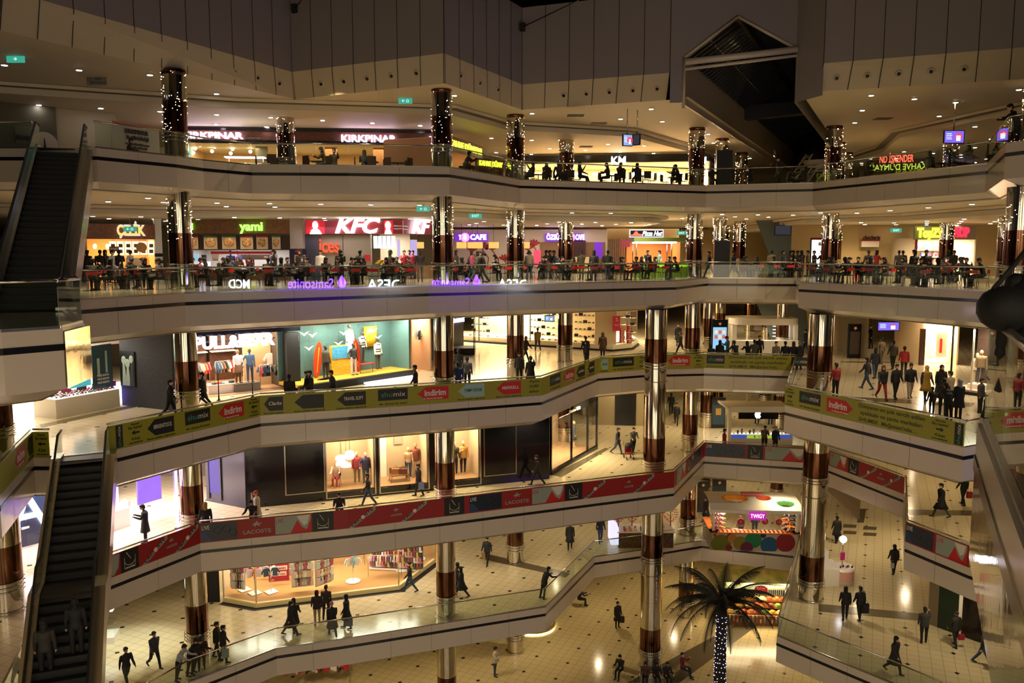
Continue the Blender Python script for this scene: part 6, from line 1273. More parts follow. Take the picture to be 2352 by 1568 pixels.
for a_,b2_ in wins:
    x0,x1=xs(a_),xs(b2_); Fb.lbox('black_base',x0,x1,0,.3,0,.4,BG); Fb.lbox('black_header',x0,x1,0,.3,3.75,4.05,BG); Fb.lbox('window_floor',x0,x1,.1,2.4,.36,.4,mat('window_floor','9a7a58',.4)); Fb.lbox('window_back',x0,x1,2.4,2.5,.4,3.8,mat('window_back','b09a7c',.7)); Fb.lbox('window_side',x0,x0+.05,.3,2.4,.4,3.8,mat('window_back','b09a7c',.7)); Fb.lbox('window_side',x1-.05,x1,.3,2.4,.4,3.8,mat('window_back','b09a7c',.7)); Fb.lbox('window_glass',x0,x1,.05,.07,.4,3.75,SGLASS)
    for q in (x0,x1): Fb.lbox('steel_frame',q-.03,q+.03,-.04,.06,.1,3.95,STEEL)
    Fb.lbox('steel_frame',x0,x1,-.04,.06,3.65,3.72,STEEL); Fb.lbox('steel_frame',x0,x1,-.04,.06,.1,.14,STEEL)
    p=Fb.W((x0+x1)/2,1.0,3.7); lamp_area(p.x,p.y,p.z,(x1-x0)*.6,1.2,300,(1,.78,.5))
for (a_,b2_) in ((655,745),(1112,1185)):
    x0,x1=xs(a_),xs(b2_)
    for q in (x0,x1): Fb.lbox('steel_frame',q-.03,q+.03,-.05,0,.5,3.6,STEEL)
    Fb.lbox('steel_frame',x0,x1,-.05,0,3.55,3.6,STEEL); Fb.lbox('steel_frame',x0,x1,-.05,0,.5,.55,STEEL)
def WP(px,yy): return Fb.W(Fb.pt(px,1090,yy)[0],yy,.4)
mannequin('sit',WP(772,1.3),Fb.rz-.3,'c8a888','d8c0b0','a03030','seated mannequin with red trousers on a chair, left lit window'); chair(*WP(772,1.3),Fb.rz-.3,'dark chair under the seated mannequin in the left lit window',None,CHW)
mannequin('stand',WP(820,1.4),Fb.rz,'c8a888','a03838','8a7050','headless look mannequin in red jacket, left lit window',coat='jacket',cc='a03838'); mannequin('hips',WP(840,1.1),Fb.rz+.3,'c8a888','242c50','3c4858','mannequin in navy jacket, right side of the left lit window',coat='jacket',cc='242c50')
mannequin('stand',WP(938,1.5),Fb.rz,'c09878','a88868','28405c','mannequin in jeans and light top, middle lit window'); mannequin('hips',WP(954,1.7),Fb.rz,'a87858','6a3420','c0a888','tall mannequin in brown leather jacket, middle lit window',coat='jacket',cc='6a3420',h=1.08)
mannequin('stand',WP(1044,1.3),Fb.rz,'c09878','2c241c','141214','mannequin in black trousers, right lit window beside the column',h=1.08); mannequin('stand2',WP(1064,1.4),Fb.rz,'c09878','a07838','141214','mannequin in gold brown coat, right lit window',coat='jacket',cc='a07838',h=1.08)
for i,(px,py,s) in enumerate([(803,1042,.36),(782,1050,.3),(784,1062,.36),(795,1067,.3)]):
    s_,z_=Fb.pt(px,py,1.2); b=MB(); b.lathe(0,0,[(s,-.1),(s*.9,.05),(.06,.16)] if i else [(.2,-.28),(.3,-.1),(.22,.14),(.05,.2)],14,EM('white_lamp_shade',(1,.8,.55),2.2)); o=simple('pendant_lamp','white pendant shade hanging in the left lit window','lamp','white pendants in the left lit window',b,loc=Fb.W(s_,1.2,z_)); b=MB(); b.tube([(0,0,.14),(0,0,max(.2,3.7-z_))],.01,4,MBLACK); b.build('cord',None,o)
rr=empty('lounge_chair',WP(917,1.1),Fb.rz,'low wooden lounge chair holding brown bags, middle lit window','chair'); b=MB(); b.box(-.5,.5,-.3,.3,.35,.4,WOOD); b.build('seat',None,rr)
for sx in (-.45,.45):
    for sy in (-.25,.25): b=MB(); b.tube([(sx,sy,.35),(sx*1.15,sy*1.1,0)],.02,5,WOOD); b.build('leg',None,rr)
b=MB(); b.box(-.5,.5,.28,.32,.4,.7,WOOD); b.build('backrest',None,rr)
for i in range(2): bb=MB(); bb.box(-.22,.22,-.14,.14,0,.3); bb.tube([(-.12,0,.3),(0,0,.5),(.12,0,.3)],.014,5); p=WP(917,1.1)+Vector((-.2+.42*i,0,.4)); simple('leather_bag',['tan leather bag, left on the lounge chair','dark leather bag, right on the lounge chair'][i],'handbag',None,bb,loc=p,m=cm_(['8a5a34','5a2e20'][i]))
Fb.lbox('white_curtain',xs(876),xs(905),2.2,2.3,.4,3.7,WHITE); Fb.lbox('framed_picture',xs(925),xs(945),2.3,2.38,2.2,3.1,mat('frame_grey','8c8474',.5))
# corner boutique on the right with mannequin
Fc = Frame(P2(1265,1090), P2(1370,1030), z2); Fc.mk('storefront','corner boutique with warm lit glass windows and black header, right of the granite front','shop'); L=Fc.L
Fc.lbox('window_back',0,L,2.8,2.9,0,3.8,mat('window_back','b09a7c',.7)); Fc.lbox('window_floor',0,L,0,2.8,.1,.2,mat('window_floor','9a7a58',.4)); Fc.lbox('window_glass',0,L,0,.02,.2,3.2,SGLASS); Fc.lbox('black_header',L*.42,L*.78,-.1,.1,3.2,4.0,BLACK); Fc.lbox('black_base',0,L,-.1,.1,0,.22,BG); Fc.txt('Massimo Dutti',1308,938,1332,944,WHP,y=-.14)
for q in (0,.42,.78,1): Fc.lbox('black_mullion',L*q-.05,L*q+.05,-.06,.06,0,4.0,BG)
p=Fc.W(L/2,1.3,3.6); lamp_area(p.x,p.y,p.z,L*.7,1.6,1000,(1,.8,.5)); mannequin('stand',Fc.W(L*.85,1.2,.2),Fc.rz+.6,'c09878','2c3448','b09878','mannequin in navy coat in the right pane of the corner boutique',coat='coat',cc='2c3448'); mannequin('stand',Fc.W(L*.12,1.0,.2),Fc.rz+.6,'c09878','a07838','8a7050','mannequin in gold jacket in the left pane of the corner boutique')
Fd = Frame(P2(1370,975), P2(1490,978), z2); w=MB(); w.box(0,Fd.L,0,.3,0,4.0,mat('cream_stone','9c8e6c',.5),Fd.M); w.box(Fd.L*.35,Fd.L*.75,-.06,0,0,4.0,mat('dark_glass_door','141416',.15),Fd.M); w.box(-.3,.0,-.1,.3,0,4.0,BG,Fd.M); struct('wall_stone', w)
# white computer kiosk with apple emblem
p = P2(1740,1022); r = empty('computer_kiosk', (p[0],p[1]+1,z2), 0, 'white kiosk with glowing apple emblem on black fascia, middle right', 'kiosk')
b=MB(); b.box(-2.1,2.3,-1.4,1.6,2.45,2.6,WHITE); b.box(-2.1,2.3,-1.45,-1.35,2.35,2.75,WHITE); b.build('roof',None,r); b=MB(); b.box(-1.4,1.3,-1.2,-1.1,1.85,2.45,BLACK); b.build('black_fascia',None,r)
for sx in (-2.0,2.15): b=MB(); b.box(sx-.1,sx+.1,-1.3,-.9,0,2.4,WHITE); b.build('white_leg',None,r)
b=MB(); b.box(-2,2.2,-1.5,-.9,0,.85,WHITE); b.build('counter',None,r); b=MB(); b.box(-1.9,2.1,-1.53,-1.5,.6,.82,EM('blue_counter_band',(.05,.12,.6),.7)); b.build('blue_band',None,r); b=MB(); b.box(-.9,.9,-1.56,-1.53,.6,.82,mat('lime_price','7a9018',.5,0,(.5,.7,.05),.7)); b.build('price_strip',None,r); text('₺ 1799', .16, r, 'lettering', MBLACK, .01, (0,-1.58,.71), width=.9)
AP=EM('apple_white',(.95,.97,1),6); b=MB(); b.prism([(-.04,.17),(-.16,.2),(-.22,.08),(-.19,-.1),(-.09,-.22),(0,-.19),(.09,-.22),(.18,-.1),(.13,-.02),(.12,.08),(.18,.15),(.08,.2)],0,.03,AP); b.v=[(v[0]-.1,-1.22-v[2],v[1]+2.12) for v in b.v]; b.build('apple_emblem',None,r); b=MB(); b.ball((0,0,0),.05,AP,6); b.v=[(v[0]*1.0-.04,-1.23+v[1]*.2,v[2]*1.4+2.4) for v in b.v]; b.build('apple_leaf',None,r)
for i in range(14): bb=MB(); bb.box(-.05,.05,-.04,.04,0,.12+.12*(i%3)); simple('boxed_gadget','small white boxed gadget on the apple kiosk counter','box','boxed gadgets on the apple kiosk',bb,loc=(p[0]-1.7+i*.27,p[1]-.2,z2+.85),m=[WHITE,MBLACK,GREYC][i%3])
lamp_area(p[0],p[1]+1,z2+2.4,3.6,2,200,(1,.94,.85))
r,w_,h_=totem(1648, 982, 2, 1.05, 2.3, 'standing black totem with yellow figure poster left of the apple kiosk', mat('teal_poster','24404a',.5)); b=MB(); b.box(-.2,.2,-.16,-.14,1.0,1.5,mat('yellow_figure','c08a20',.5)); b.build('yellow_figure',None,r)
# left lower shop with big letters
F = Frame((-24.5,31.5), (-19.0,38.5), z2); F.mk('storefront','shop front with big white ZARA letters behind the far left column','shop'); F.lbox('dark_fascia',-3,6.2,-.1,.1,.1,2.9,mat('navy_fascia','1c2844',.4)); F.lbox('beige_fascia',-3,F.L,-.1,.1,2.9,4.0,mat('beige_fascia','a8998a',.5)); text('ZARA', 1.7, F.root, 'lettering', WHE, .04, (2.5,-.2,1.6), bold=.01, width=6.2); F.lbox('lit_wall',-2,F.L,3,3.1,0,2.8,mat('white_bright','ece6e8',.5)); p=F.W(2.5,1.5,2.6); lamp_area(p.x,p.y,p.z,5,2,260,(.92,.85,1)); F.lbox('violet_light_tube',F.L-.2,F.L-.1,-.2,-.1,0,2.7,EM('violet_tube',(.45,.2,1),10))
# ---------------------------------------------------------------- F1: children's clothes shop
z1 = LV(1)
def P1(px,py): return P(px,py,z1)
pl = [P1(512,1382), P1(588,1396), P1(918,1354), P1(1000,1292)]
r = empty('shop_window', (0,0,z1), 0, 'wide glass corner window of a baby clothes shop with a wooden floor', 'shop window')
back=[(pl[-1][0]+1,pl[-1][1]+5),(pl[0][0]-1.5,pl[0][1]+6)]
b=MB(); b.prism(offset_line(pl,.1)+back,0,.06,mat('oak_floor','b88a50',.35)); b.build('wooden_floor',None,r); b=MB(); q_=offset_line(pl,.18); 
strip(b,pl,.0,pl,.25,mat('cream_plinth','d8c48c',.4)); strip(b,pl,.25,q_,.25,mat('cream_plinth','d8c48c',.4)); b.build('cream_plinth',None,r); b=MB(); strip(b,offset_line(pl,.08),.25,offset_line(pl,.08),3.6,SGLASS); b.build('window_glass',None,r); b=MB(); strip(b,offset_line(pl,-.35),.008,pl,.008,MBLACK); b.build('dark_floor_border',None,r)
for q in list(offset_line(pl,.08)): b=MB(); b.tube([(*q,.2),(*q,3.8)],.04,6,mat('cream_plinth','d8c48c',.4)); b.build('mullion',None,r)
b=MB(); A_=Vector(pl[0]); b.face([(pl[0][0]-1.2,pl[0][1]-.1,0),(pl[0][0]-.15,pl[0][1],0),(pl[0][0]-.15,pl[0][1],3.9),(pl[0][0]-1.2,pl[0][1]-.1,3.9)],MBLACK); b.build('black_pier',None,r)
b=MB(); bk=[(pl[0][0]-.6,pl[0][1]+1),(pl[0][0]+.3,pl[0][1]+4.8),(pl[-1][0]+1,pl[-1][1]+5)]; strip(b,bk,0,bk,3.8,mat('shop_cream','d8c8a0',.6)); b.build('back_wall',None,r)
for px,py in ((560,1370),(680,1365),(800,1355),(900,1330)): p=P1(px,py); lamp_area(p[0],p[1]+1.8,z1+3.7,2.4,1.6,200,(1,.92,.8))
PKC=['d8ccc0','e0b8b0','c8d0c8','f0e8e0','b8606a','d8c070']
pk=None
def packet(p,rz,i):
    global pk
    key=('pk',i%6)
    if key not in dl: bb=MB(); bb.box(-.14,.14,-.05,.05,-.2,.2); bb.box(-.1,.1,-.055,-.05,-.16,.02,cm_(PKC[(i+2)%6])); o=bb.build('hanging_packet',None); o.data.materials.clear(); o.data.materials.append(cm_(PKC[i%6])); o.data.materials.append(cm_(PKC[(i+2)%6])); dl[key]=o.data; bpy.data.objects.remove(o)
    o=bpy.data.objects.new('clothing_packet',dl[key]); COL.objects.link(o); o.location=p; o.rotation_euler=(.12,0,rz); tag(o,'small packed baby garment hanging on the pegboards of the baby shop','packet','packets on the baby shop pegboards')
for (a_,b2_,yy,rows,n) in ((520,552,.7,5,5),(665,716,.5,6,7),(722,756,.6,6,5),(560,660,2.6,5,9)):
    A=P1(a_,1378 if a_<600 else 1372); B=P1(b2_,1380 if a_<600 else 1366); Fz=Frame((A[0],A[1]+yy),(B[0],B[1]+yy+(.5 if a_==722 else 0)),z1); b=MB(); b.box(0,Fz.L,.1,.16,.3,3.0,WHITE,Matrix.Translation((0,0,-z1))@Fz.M); b.build('pegboard',None,r)
    for j in range(rows):
        for i in range(n): packet(Fz.W(.16+(Fz.L-.3)*i/(n-1),0,.62+j*.45),Fz.rz,i*2+j)
for i,(px,yy) in enumerate(((640,1.6),(770,2.6),(870,1.0),(760,3.6))): p=P1(px,1360); rack(p[0],p[1]+yy+1.2,z1,.1,1.9,[('e8e0d8','c03040','d8b0b0','3c4c68','2c2028','c8c0b0')[(q+i)%6] for q in range(12)],'rail of tiny clothes in the baby shop, %s' % ['behind the denim suit stand','behind the middle pegboards','in front of the sock stand','farthest back'][i],'baby garment on a long rail',h=1.3,sc=.75)
# sock wall
A=P1(830,1352); Fz=Frame((A[0],A[1]+2.6),(A[0]+3.2,A[1]+2.2),z1); rr=empty('sock_stand',Fz.W(0,0,0),Fz.rz,'low stand densely hung with small colourful socks in the baby shop','display stand'); b=MB(); b.box(0,3.2,0,.6,.1,.2,WHITE); b.build('base',None,rr); b=MB(); b.box(0,3.2,.25,.3,.2,1.9,mat('grey_mesh','6c6860',.5)); b.build('back_panel',None,rr); b=MB(); b.box(0,3.2,-.02,.6,1.95,2.0,WHITE); b.build('top_bar',None,rr)
SCK=['a04040','d0b0a0','c8a830','605858','c87080','384050','e0d8c8','7a3038']
for j in range(5):
    for i in range(18): 
        key=('sk',(i*3+j)%8)
        if key not in dl: bb=MB(); bb.box(-.06,.06,-.04,.04,-.16,.1); bb.box(-.06,.13,-.04,.04,-.22,-.14); o=bb.build('sock',cm_(SCK[(i*3+j)%8])); dl[key]=o.data; bpy.data.objects.remove(o)
        o=bpy.data.objects.new('sock',dl[key]); COL.objects.link(o); o.location=Fz.W(.1+i*.175,0.05,.5+j*.33); o.rotation_euler=(0,0,Fz.rz); tag(o,'tiny packaged sock on the dense sock stand in the baby shop','sock','socks on the sock stand')
for i,(px,py,cols) in enumerate([(556,1372,('e0e0e0','b02028','e8e8e8')),(580,1380,('f0f0f0','c02030','b02028')),(618,1377,('3c4c68','e0d8c8','c8c0b0')),(808,1352,('f0ece0','60a0b0','c86070')),(922,1325,('c88078','d8a0a0','e0c8c0')),(960,1300,('e0b0b0','f0e0e0','40b098'))]):
    p=P1(px,py-8); p=(p[0],p[1]+.4); rr=empty('clothes_stand',(p[0],p[1],z1+.06),0,'baby clothes stand with disc top, %s' % ['leftmost of the red and white group','with red and white suits','with a tiny denim suit','beside the sock stand, white shirts','by the corner, pink dresses','farthest right, pink and green dresses'][i],'clothes stand')
    b=MB(); b.lathe(0,0,[(.4,0),(.42,.05)],18 if i>2 else 4,WHITE); b.build('foot',None,rr); b=MB(); b.tube([(0,0,.05),(0,0,1.75)],.02,6,STEEL); b.build('pole',None,rr); b=MB(); b.lathe(0,0,[(.3,1.72),(.26,1.8)],18,EM('disc_glow',(1,.95,.95),1.2) if i<3 else WHITE); b.build('disc_top',None,rr)
    for q in range(5): a_=q*2*pi/5; garment((p[0]+.25*cos(a_),p[1]+.25*sin(a_),z1+1.5),a_,cols[q%3],'baby garment on the stand %s' % ['leftmost in the baby shop','with red and white suits','with the denim suit','beside the sock stand','by the corner','farthest right'][i],'garments on baby stand %s' % 'abcdef'[i],.8,'baby_garment')
Fz=Frame(P1(618,1362),P1(664,1358),z1); x0,x1,za,zb=Fz.bx(617,1301,664,1334,1.0); rr,w_,h_=poster(Fz,x0,x1,za,zb+.2,1.0,mat('red_sale','8e1418',.5,0,(.5,.02,.03),.3),'red sale sign reading etiketin yarısı in the baby shop',name='sale_sign')
for tx,zz,wd in (('etiketin',.74,.85),('yarısı',.42,.75)): b=MB(); b.box(-w_*wd/2,w_*wd/2,-.05,-.03,h_*(zz-.11),h_*(zz+.12),WHITE); b.build('white_label',None,rr); btext(tx,0,h_*zz,h_*.15,rr,REDP,w_*wd*.85,y=-.06)
btext('m',-w_*.3,h_*.12,.14,rr,WHP,None,y=-.06)
# display beyond column: grey pier left and back walls under galleries
for k,(xa,ya,xb,yb) in {1:(-40,52,0,58),2:(-40,47,-14,47),3:(-40,52,-4.7,55.7)}.items():
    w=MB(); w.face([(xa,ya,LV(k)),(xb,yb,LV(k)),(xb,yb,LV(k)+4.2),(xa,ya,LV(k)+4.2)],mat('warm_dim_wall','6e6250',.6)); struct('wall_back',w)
for k in (0,1,2,3):
    for (xa,ya,xb,yb) in ((-2,72,12,78),(24.5,56,27,90),(26,70,60,70)):
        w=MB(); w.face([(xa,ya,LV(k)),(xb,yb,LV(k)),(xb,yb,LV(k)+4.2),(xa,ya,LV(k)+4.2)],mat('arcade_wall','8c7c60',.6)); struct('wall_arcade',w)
# green-black shop boxes lower right
Fz=Frame(P1(2130,1432),P1(2235,1470),z1); Fz.mk('shutter_front','dark green and black closed shop fronts at the lower right','shop'); L=Fz.L
for i,(t0,t1,m_) in enumerate(((0,.22,mat('stone_pier','6a5c48',.4)),(.22,.66,mat('dark_green_glass','0e2418',.15)),(.66,.74,WHITE),(.74,1.4,mat('dark_brown_glass','181210',.15)))): Fz.lbox(['stone_pier','green_panel','white_post','brown_panel'][i],L*t0,L*t1,0,.2,0,3.9,m_)
# kiosk: twigy
p=P1(1738,1268); p=(p[0],p[1]+1.5); r=empty('shoe_kiosk',(p[0],p[1],z1),-.06,'kiosk with coloured dots, white curved roof with holes and magenta TWIGY sign','kiosk'); X=2.75
b=MB(); b.box(-X,X,-1.3,-1.2,0,1.15,mat('dots_white','b8ac94',.4)); b.build('front_panel',None,r); b=MB(); b.box(-X-.05,X+.05,-1.4,-.8,1.15,1.22,mat('orange_top','c8641c',.4)); b.box(-X-.05,-X+.4,-1.4,1.6,1.15,1.22,mat('orange_top','c8641c',.4)); b.box(X-.4,X+.05,-1.4,1.6,1.15,1.22,mat('orange_top','c8641c',.4)); b.build('orange_counter',None,r)
for sx in (-X,X-.1): b=MB(); b.box(sx,sx+.1,-1.3,1.6,0,1.15,mat('dots_white','b8ac94',.4)); b.build('side_panel',None,r)
for i,(cx,cz,rr_,c) in enumerate([(-2.1,.42,.62,'6a7018'),(-1.55,.9,.22,'7a2030'),(-1.4,.8,.3,'b87840'),(-.9,.5,.45,'8a7c20'),(-.1,.72,.52,'1c7a50'),(-.5,.2,.4,'6a2048'),(.9,.4,.55,'1c5a88'),(1.9,.6,.6,'8a1828'),(.5,1.05,.18,'38285a'),(-1.6,.2,.2,'8a2030'),(-2.5,1.0,.1,'a02020')]):
    b=MB(); n_=24; pts_=[(cx+rr_*cos(2*pi*q/n_),min(1.13,max(.02,cz+rr_*sin(2*pi*q/n_)))) for q in range(n_)]; b.prism(pts_,0,.005,cm_(c)); b.v=[(min(X,max(-X,v[0])),-1.303-.003*i-v[2],v[1]) for v in b.v]; b.build('coloured_dot',None,r)
b=MB()
rp=[(-1.5,2.7),(-1.0,3.0),(0,3.15),(1.2,3.1)]
def roofz(y): 
    for (ya,za),(yb,zb) in zip(rp,rp[1:]):
        if ya<=y<=yb: return za+(zb-za)*(y-ya)/(yb-ya)
    return 3.1
hol=[(-1.1,-.3,.75,.5,'c89820'),(.75,-.2,.42,.33,'b84820'),(1.9,-.9,.5,.3,'3c7a30')]
N=90; K=44
for i in range(N):
    for j in range(K):
        x0_=-X-.1+(2*X+.2)*i/N; x1_=-X-.1+(2*X+.2)*(i+1)/N; y0_=-1.5+2.7*j/K; y1_=-1.5+2.7*(j+1)/K; cx,cy=(x0_+x1_)/2,(y0_+y1_)/2
        if any(((cx-hx)/ax)**2+((cy-hy)/ay)**2<1 for hx,hy,ax,ay,_ in hol): continue
        b.face([(x0_,y0_,roofz(y0_)),(x1_,y0_,roofz(y0_)),(x1_,y1_,roofz(y1_)),(x0_,y1_,roofz(y1_))],WHITE)
b.box(-X-.1,X+.1,-1.52,-1.48,2.5,2.72,WHITE); b.build('curved_roof',None,r)
for hx,hy,ax,ay,c in hol:
    b=MB(); ptsr=[(hx+ax*cos(t),hy+ay*sin(t)) for t in [2*pi*q/24 for q in range(25)]]
    for (xa,ya),(xb,yb) in zip(ptsr,ptsr[1:]): b.face([(xa,ya,roofz(ya)+.02),(xb,yb,roofz(yb)+.02),(xb*.92+hx*.08,yb*.92+hy*.08,roofz(yb)-.25),(xa*.92+hx*.08,ya*.92+hy*.08,roofz(ya)-.25)],cm_(c)); b.face([(xa,ya,roofz(ya)+.02),(xb,yb,roofz(yb)+.02),(hx+(xb-hx)*1.12,hy+(yb-hy)*1.12,roofz(yb)+.02),(hx+(xa-hx)*1.12,hy+(ya-hy)*1.12,roofz(ya)+.02)],cm_(c))
    b.build('roof_hole_rim',None,r)
b=MB(); b.box(-.5,.55,-1.7,-1.6,2.15,2.65,mat('magenta_sign','701060',.4,0,(.5,.02,.4),.9)); b.build('sign_board',None,r); text('TWIGY',.26,r,'lettering',EM('pink_letters',(1,.7,1),3),.01,(.02,-1.72,2.4),width=.85)
for sx in (-X+.1,X-.2): b=MB(); b.box(sx,sx+.15,-1.2,-1.0,1.2,2.7,WHITE); b.build('white_post',None,r)
for i,(x_,z_) in enumerate(((-.95,1.95),(.55,2.0),(1.4,1.98))): b=MB(); b.lathe(0,0,[(.2,0),(.2,.02)],18,REDP); b.v=[(v[0]+x_,-1.45-v[2],v[1]+z_) for v in b.v]; b.build('price_disc',None,r); text('15' if i else '6',.17,r,'lettering',WHP,.004,(x_,-1.48,z_))
SL=['e0a020','d86020','c02850','e0c040','302020','1c1c24','d05090']
for i in range(40):
    x_=-2.5+5.0*(i%20)/19; M=Matrix.Translation((p[0],p[1],z1))@Matrix.Rotation(-.06,4,'Z'); shoe(M@Vector((x_,-1.2+.25*(i//20),1.22)),1.5,['8a1c3a','a02040','16120f','2a1c14'][0 if i%20<9 else 2+i%2],'slipper laid on the orange counter of the dots kiosk','slippers on the kiosk counter')
for sx,cc_ in ((-2.25,SL),(2.2,['4a3030','302830','6a4a40','a05848','201c24','8a6a58','3c2c30'])):
    for i in range(24): a_=i*.9; M=Matrix.Translation((p[0],p[1],z1))@Matrix.Rotation(-.06,4,'Z'); o=shoe(M@Vector((sx+.32*cos(a_),-.9+.2*sin(a_),1.3+.3*(i//6))),a_,cc_[i%7],'hanging slipper on the %s slipper tree of the dots kiosk' % ('bright orange' if sx<0 else 'dark'),'slippers on the %s tree' % ('left' if sx<0 else 'right')); o.scale=(1.3,)*3
lamp_area(p[0],p[1]-.2,z1+2.6,4,1.6,260,(1,.8,.6)); lamp_area(p[0]-2,p[1]-.8,z1+2.5,.6,.6,90,(1,.8,.6))
b=MB(); b.box(-.6,.7,0,.4,3.2,3.35,mat('pink_board','c87070',.5)); b.build('roof_sign_board',None,r)
r,w_,h_=totem(1613,1175,1,.8,2.3,'brown standing banner left behind the dots kiosk',mat('brown_banner','3c2c24',.5)); totem(1650,1172,1,1.0,2.4,'black totem with red and blue screen behind the dots kiosk',mat('teal_poster','24404a',.5))
# white cosmetics kiosk with globe lamp
p=P1(1925,1348); p=(p[0],p[1]+1.0); r=empty('cosmetics_kiosk',(p[0],p[1],z1),0,'small white counter with quilted pink front and glowing globe lamp','kiosk')
b=MB(); b.lathe(.45,-.4,[(.62,0),(.62,1.0)],24,WHITE); b.build('round_counter',None,r); b=MB(); b.box(-1.3,.3,-.9,.8,0,.95,WHITE); b.build('counter_body',None,r); b=MB(); b.box(-1.3,-.1,.3,.9,.95,1.6,WHITE); b.build('back_unit',None,r); b=MB(); b.lathe(.45,-.4,[(.625,.25),(.625,.85)],24,mat('quilted_pink','c8968c',.5),False); b.build('quilted_front',None,r); b=MB(); b.tube([(.5,-.2,1),(.5,-.2,2.3)],.03,6,STEEL); b.build('lamp_pole',None,r); b=MB(); b.ball((.5,-.2,2.5),.2,EM('globe_lamp',(.93,.9,1),12),14); b.build('globe',None,r); b=MB(); b.box(.35,.6,-.3,-.26,1.3,1.75,mat('pink_print','c02878',.5)); b.build('pink_card',None,r)
for i in range(10): bb=MB(); bb.lathe(0,0,[(.03,0),(.03,.1),(.012,.14)],7); simple('cosmetic_bottle','tiny cosmetic bottle on the small white counter','bottle','cosmetic bottles on the white counter',bb,loc=(p[0]+.2+.08*i,p[1]-.7+.05*(i%4),z1+1.0),m=cm_(['201c20','c8a0a0','8a2040'][i%3]))
# candy kiosk
p=P1(1480,1262); p=(p[0],p[1]+1.1); r=empty('candy_kiosk',(p[0],p[1],z1),0,'candy stand with pink blossom trees and dark printed front, right of centre','kiosk')
b=MB(); b.box(-1.6,1.9,-.8,.8,0,1.0,noisy('candy_print','2c1a10','6a4020',6,.4)); b.build('printed_front',None,r); b=MB(); b.box(-1.7,2.0,-.85,.85,1.0,1.06,WHITE); b.build('counter_top',None,r); b=MB(); b.box(-2.1,-1.6,-.8,.8,.2,1.3,EM('candy_glow',(.8,.75,1),1.2)); b.build('lit_case',None,r)
for i,(x_,y_) in enumerate(((-1.5,.2),(-.6,.3),(1.9,.3))):
    rr=empty('blossom_tree',(p[0]+x_,p[1]+y_,z1+1.06),0,'small pink artificial blossom tree on the candy stand, %s' % ('leftmost','middle','rightmost')[i],'artificial tree'); b=MB(); b.tube([(0,0,0),(0,0,1.1)],.03,6,DWOOD); b.build('trunk',None,rr); b=MB()
    for q in range(90): a_=q*2.4; h_=.3+1.3*(q/90); ra=.42*sin(pi*(q/90)**.8)+.05; b.ball((ra*cos(a_),ra*sin(a_),h_),.05,None,5)
    b.build('blossom',mat('pink_blossom','d87878',.6),rr,rec=False)
CN=[cm_(c) for c in ('c03030','d8a030','e0d0c0','5a9040','d07090')]
for i in range(16): bb=MB(); bb.lathe(0,0,[(.07,0),(.07,.18),(.05,.2)],8); simple('candy_jar','candy jar on the pink tree candy stand','jar','candy jars on the candy stand',bb,loc=(p[0]-1.2+(i%8)*.36,p[1]-.6+.3*(i//8),z1+1.06),m=CN[i%5])
# left vitrine
p=P1(243,1478); r=empty('glass_vitrine',(p[0]-.3,p[1]+.4,z1),.2,'glass showcase with lit shelves cut by the escalator at the lower left','display case'); b=MB(); b.box(-.6,.6,-.5,.5,0,.3,WHITE); b.build('base',None,r); b=MB(); b.box(-.6,.6,-.5,.5,.3,1.6,SGLASS); b.build('glass_box',None,r); b=MB(); b.box(-.6,.6,-.5,.5,1.6,1.75,EM('vitrine_light',(.8,.95,1),2)); b.build('light_top',None,r); b=MB(); b.box(-.55,.55,-.45,.45,.9,.93,SGLASS); b.build('shelf',None,r)
lamp_spot(p[0]+1.5,p[1]-.5,z1+3.9,700,(.9,1,.9),80,.1)
# ---------------------------------------------------------------- ground floor: delicatessen kiosk, palm, benches
p=P(1745,1432,0); p=(p[0],p[1]+1.2); r=empty('delicatessen_kiosk',(p[0],p[1],0),-.08,'brightly lit dried fruit kiosk with printed awning, striped valance and oval red sign','kiosk')
X=2.6; b=MB(); b.face([(-X,-1.5,2.5),(X,-1.5,2.5),(X-.3,.6,3.3),(-X+.3,.6,3.3)],noisy('awning_print','b8b088','7a8a4a',1.5,.6)); b.face([(-X,-1.5,2.49),(X,-1.5,2.49),(X-.3,.6,3.29),(-X+.3,.6,3.29)],WHITE); b.build('awning',None,r)
for i in range(40): b=MB(); b.box(-X+2*X*i/40,-X+2*X*(i+.5)/40,-1.54,-1.5,2.15,2.5,mat('dark_green_stripe','143020',.6)); b.build('valance_stripe',None,r)
b=MB(); b.box(-X,X,-1.52,-1.5,2.15,2.5,WHITE); b.build('valance',None,r)
b=MB(); b.lathe(0,0,[(.42,0),(.42,.05)],24,REDP); b.v=[(v[0],-1.6-v[2],v[1]*.6+2.55) for v in b.v]; b.build('oval_sign',None,r); text('Malatya\nPazarı',.13,r,'lettering',WHP,.004,(0,-1.66,2.55))
b=MB(); b.box(-X,X,-1.5,1.2,0,.7,WOOD); b.build('wooden_base',None,r); b=MB(); b.box(-X,X,-1.55,-1.5,.2,.7,mat('jar_shelf','6a4a30',.5)); b.build('shelf_front',None,r)
for i in range(4): b=MB(); b.box(-X,X,-1.4+.5*i,-.9+.5*i,.7+.25*i,.75+.25*i,WOOD); b.build('stepped_shelf',None,r)
for sx in (-X,X-.1): b=MB(); b.box(sx,sx+.1,-1.4,-1.3,0,2.5,DWOOD); b.build('post',None,r)
FRT=[cm_(c) for c in ('d8a030','c87020','e0c870','8a3018','e8d890','6a8a30','b84a20')]
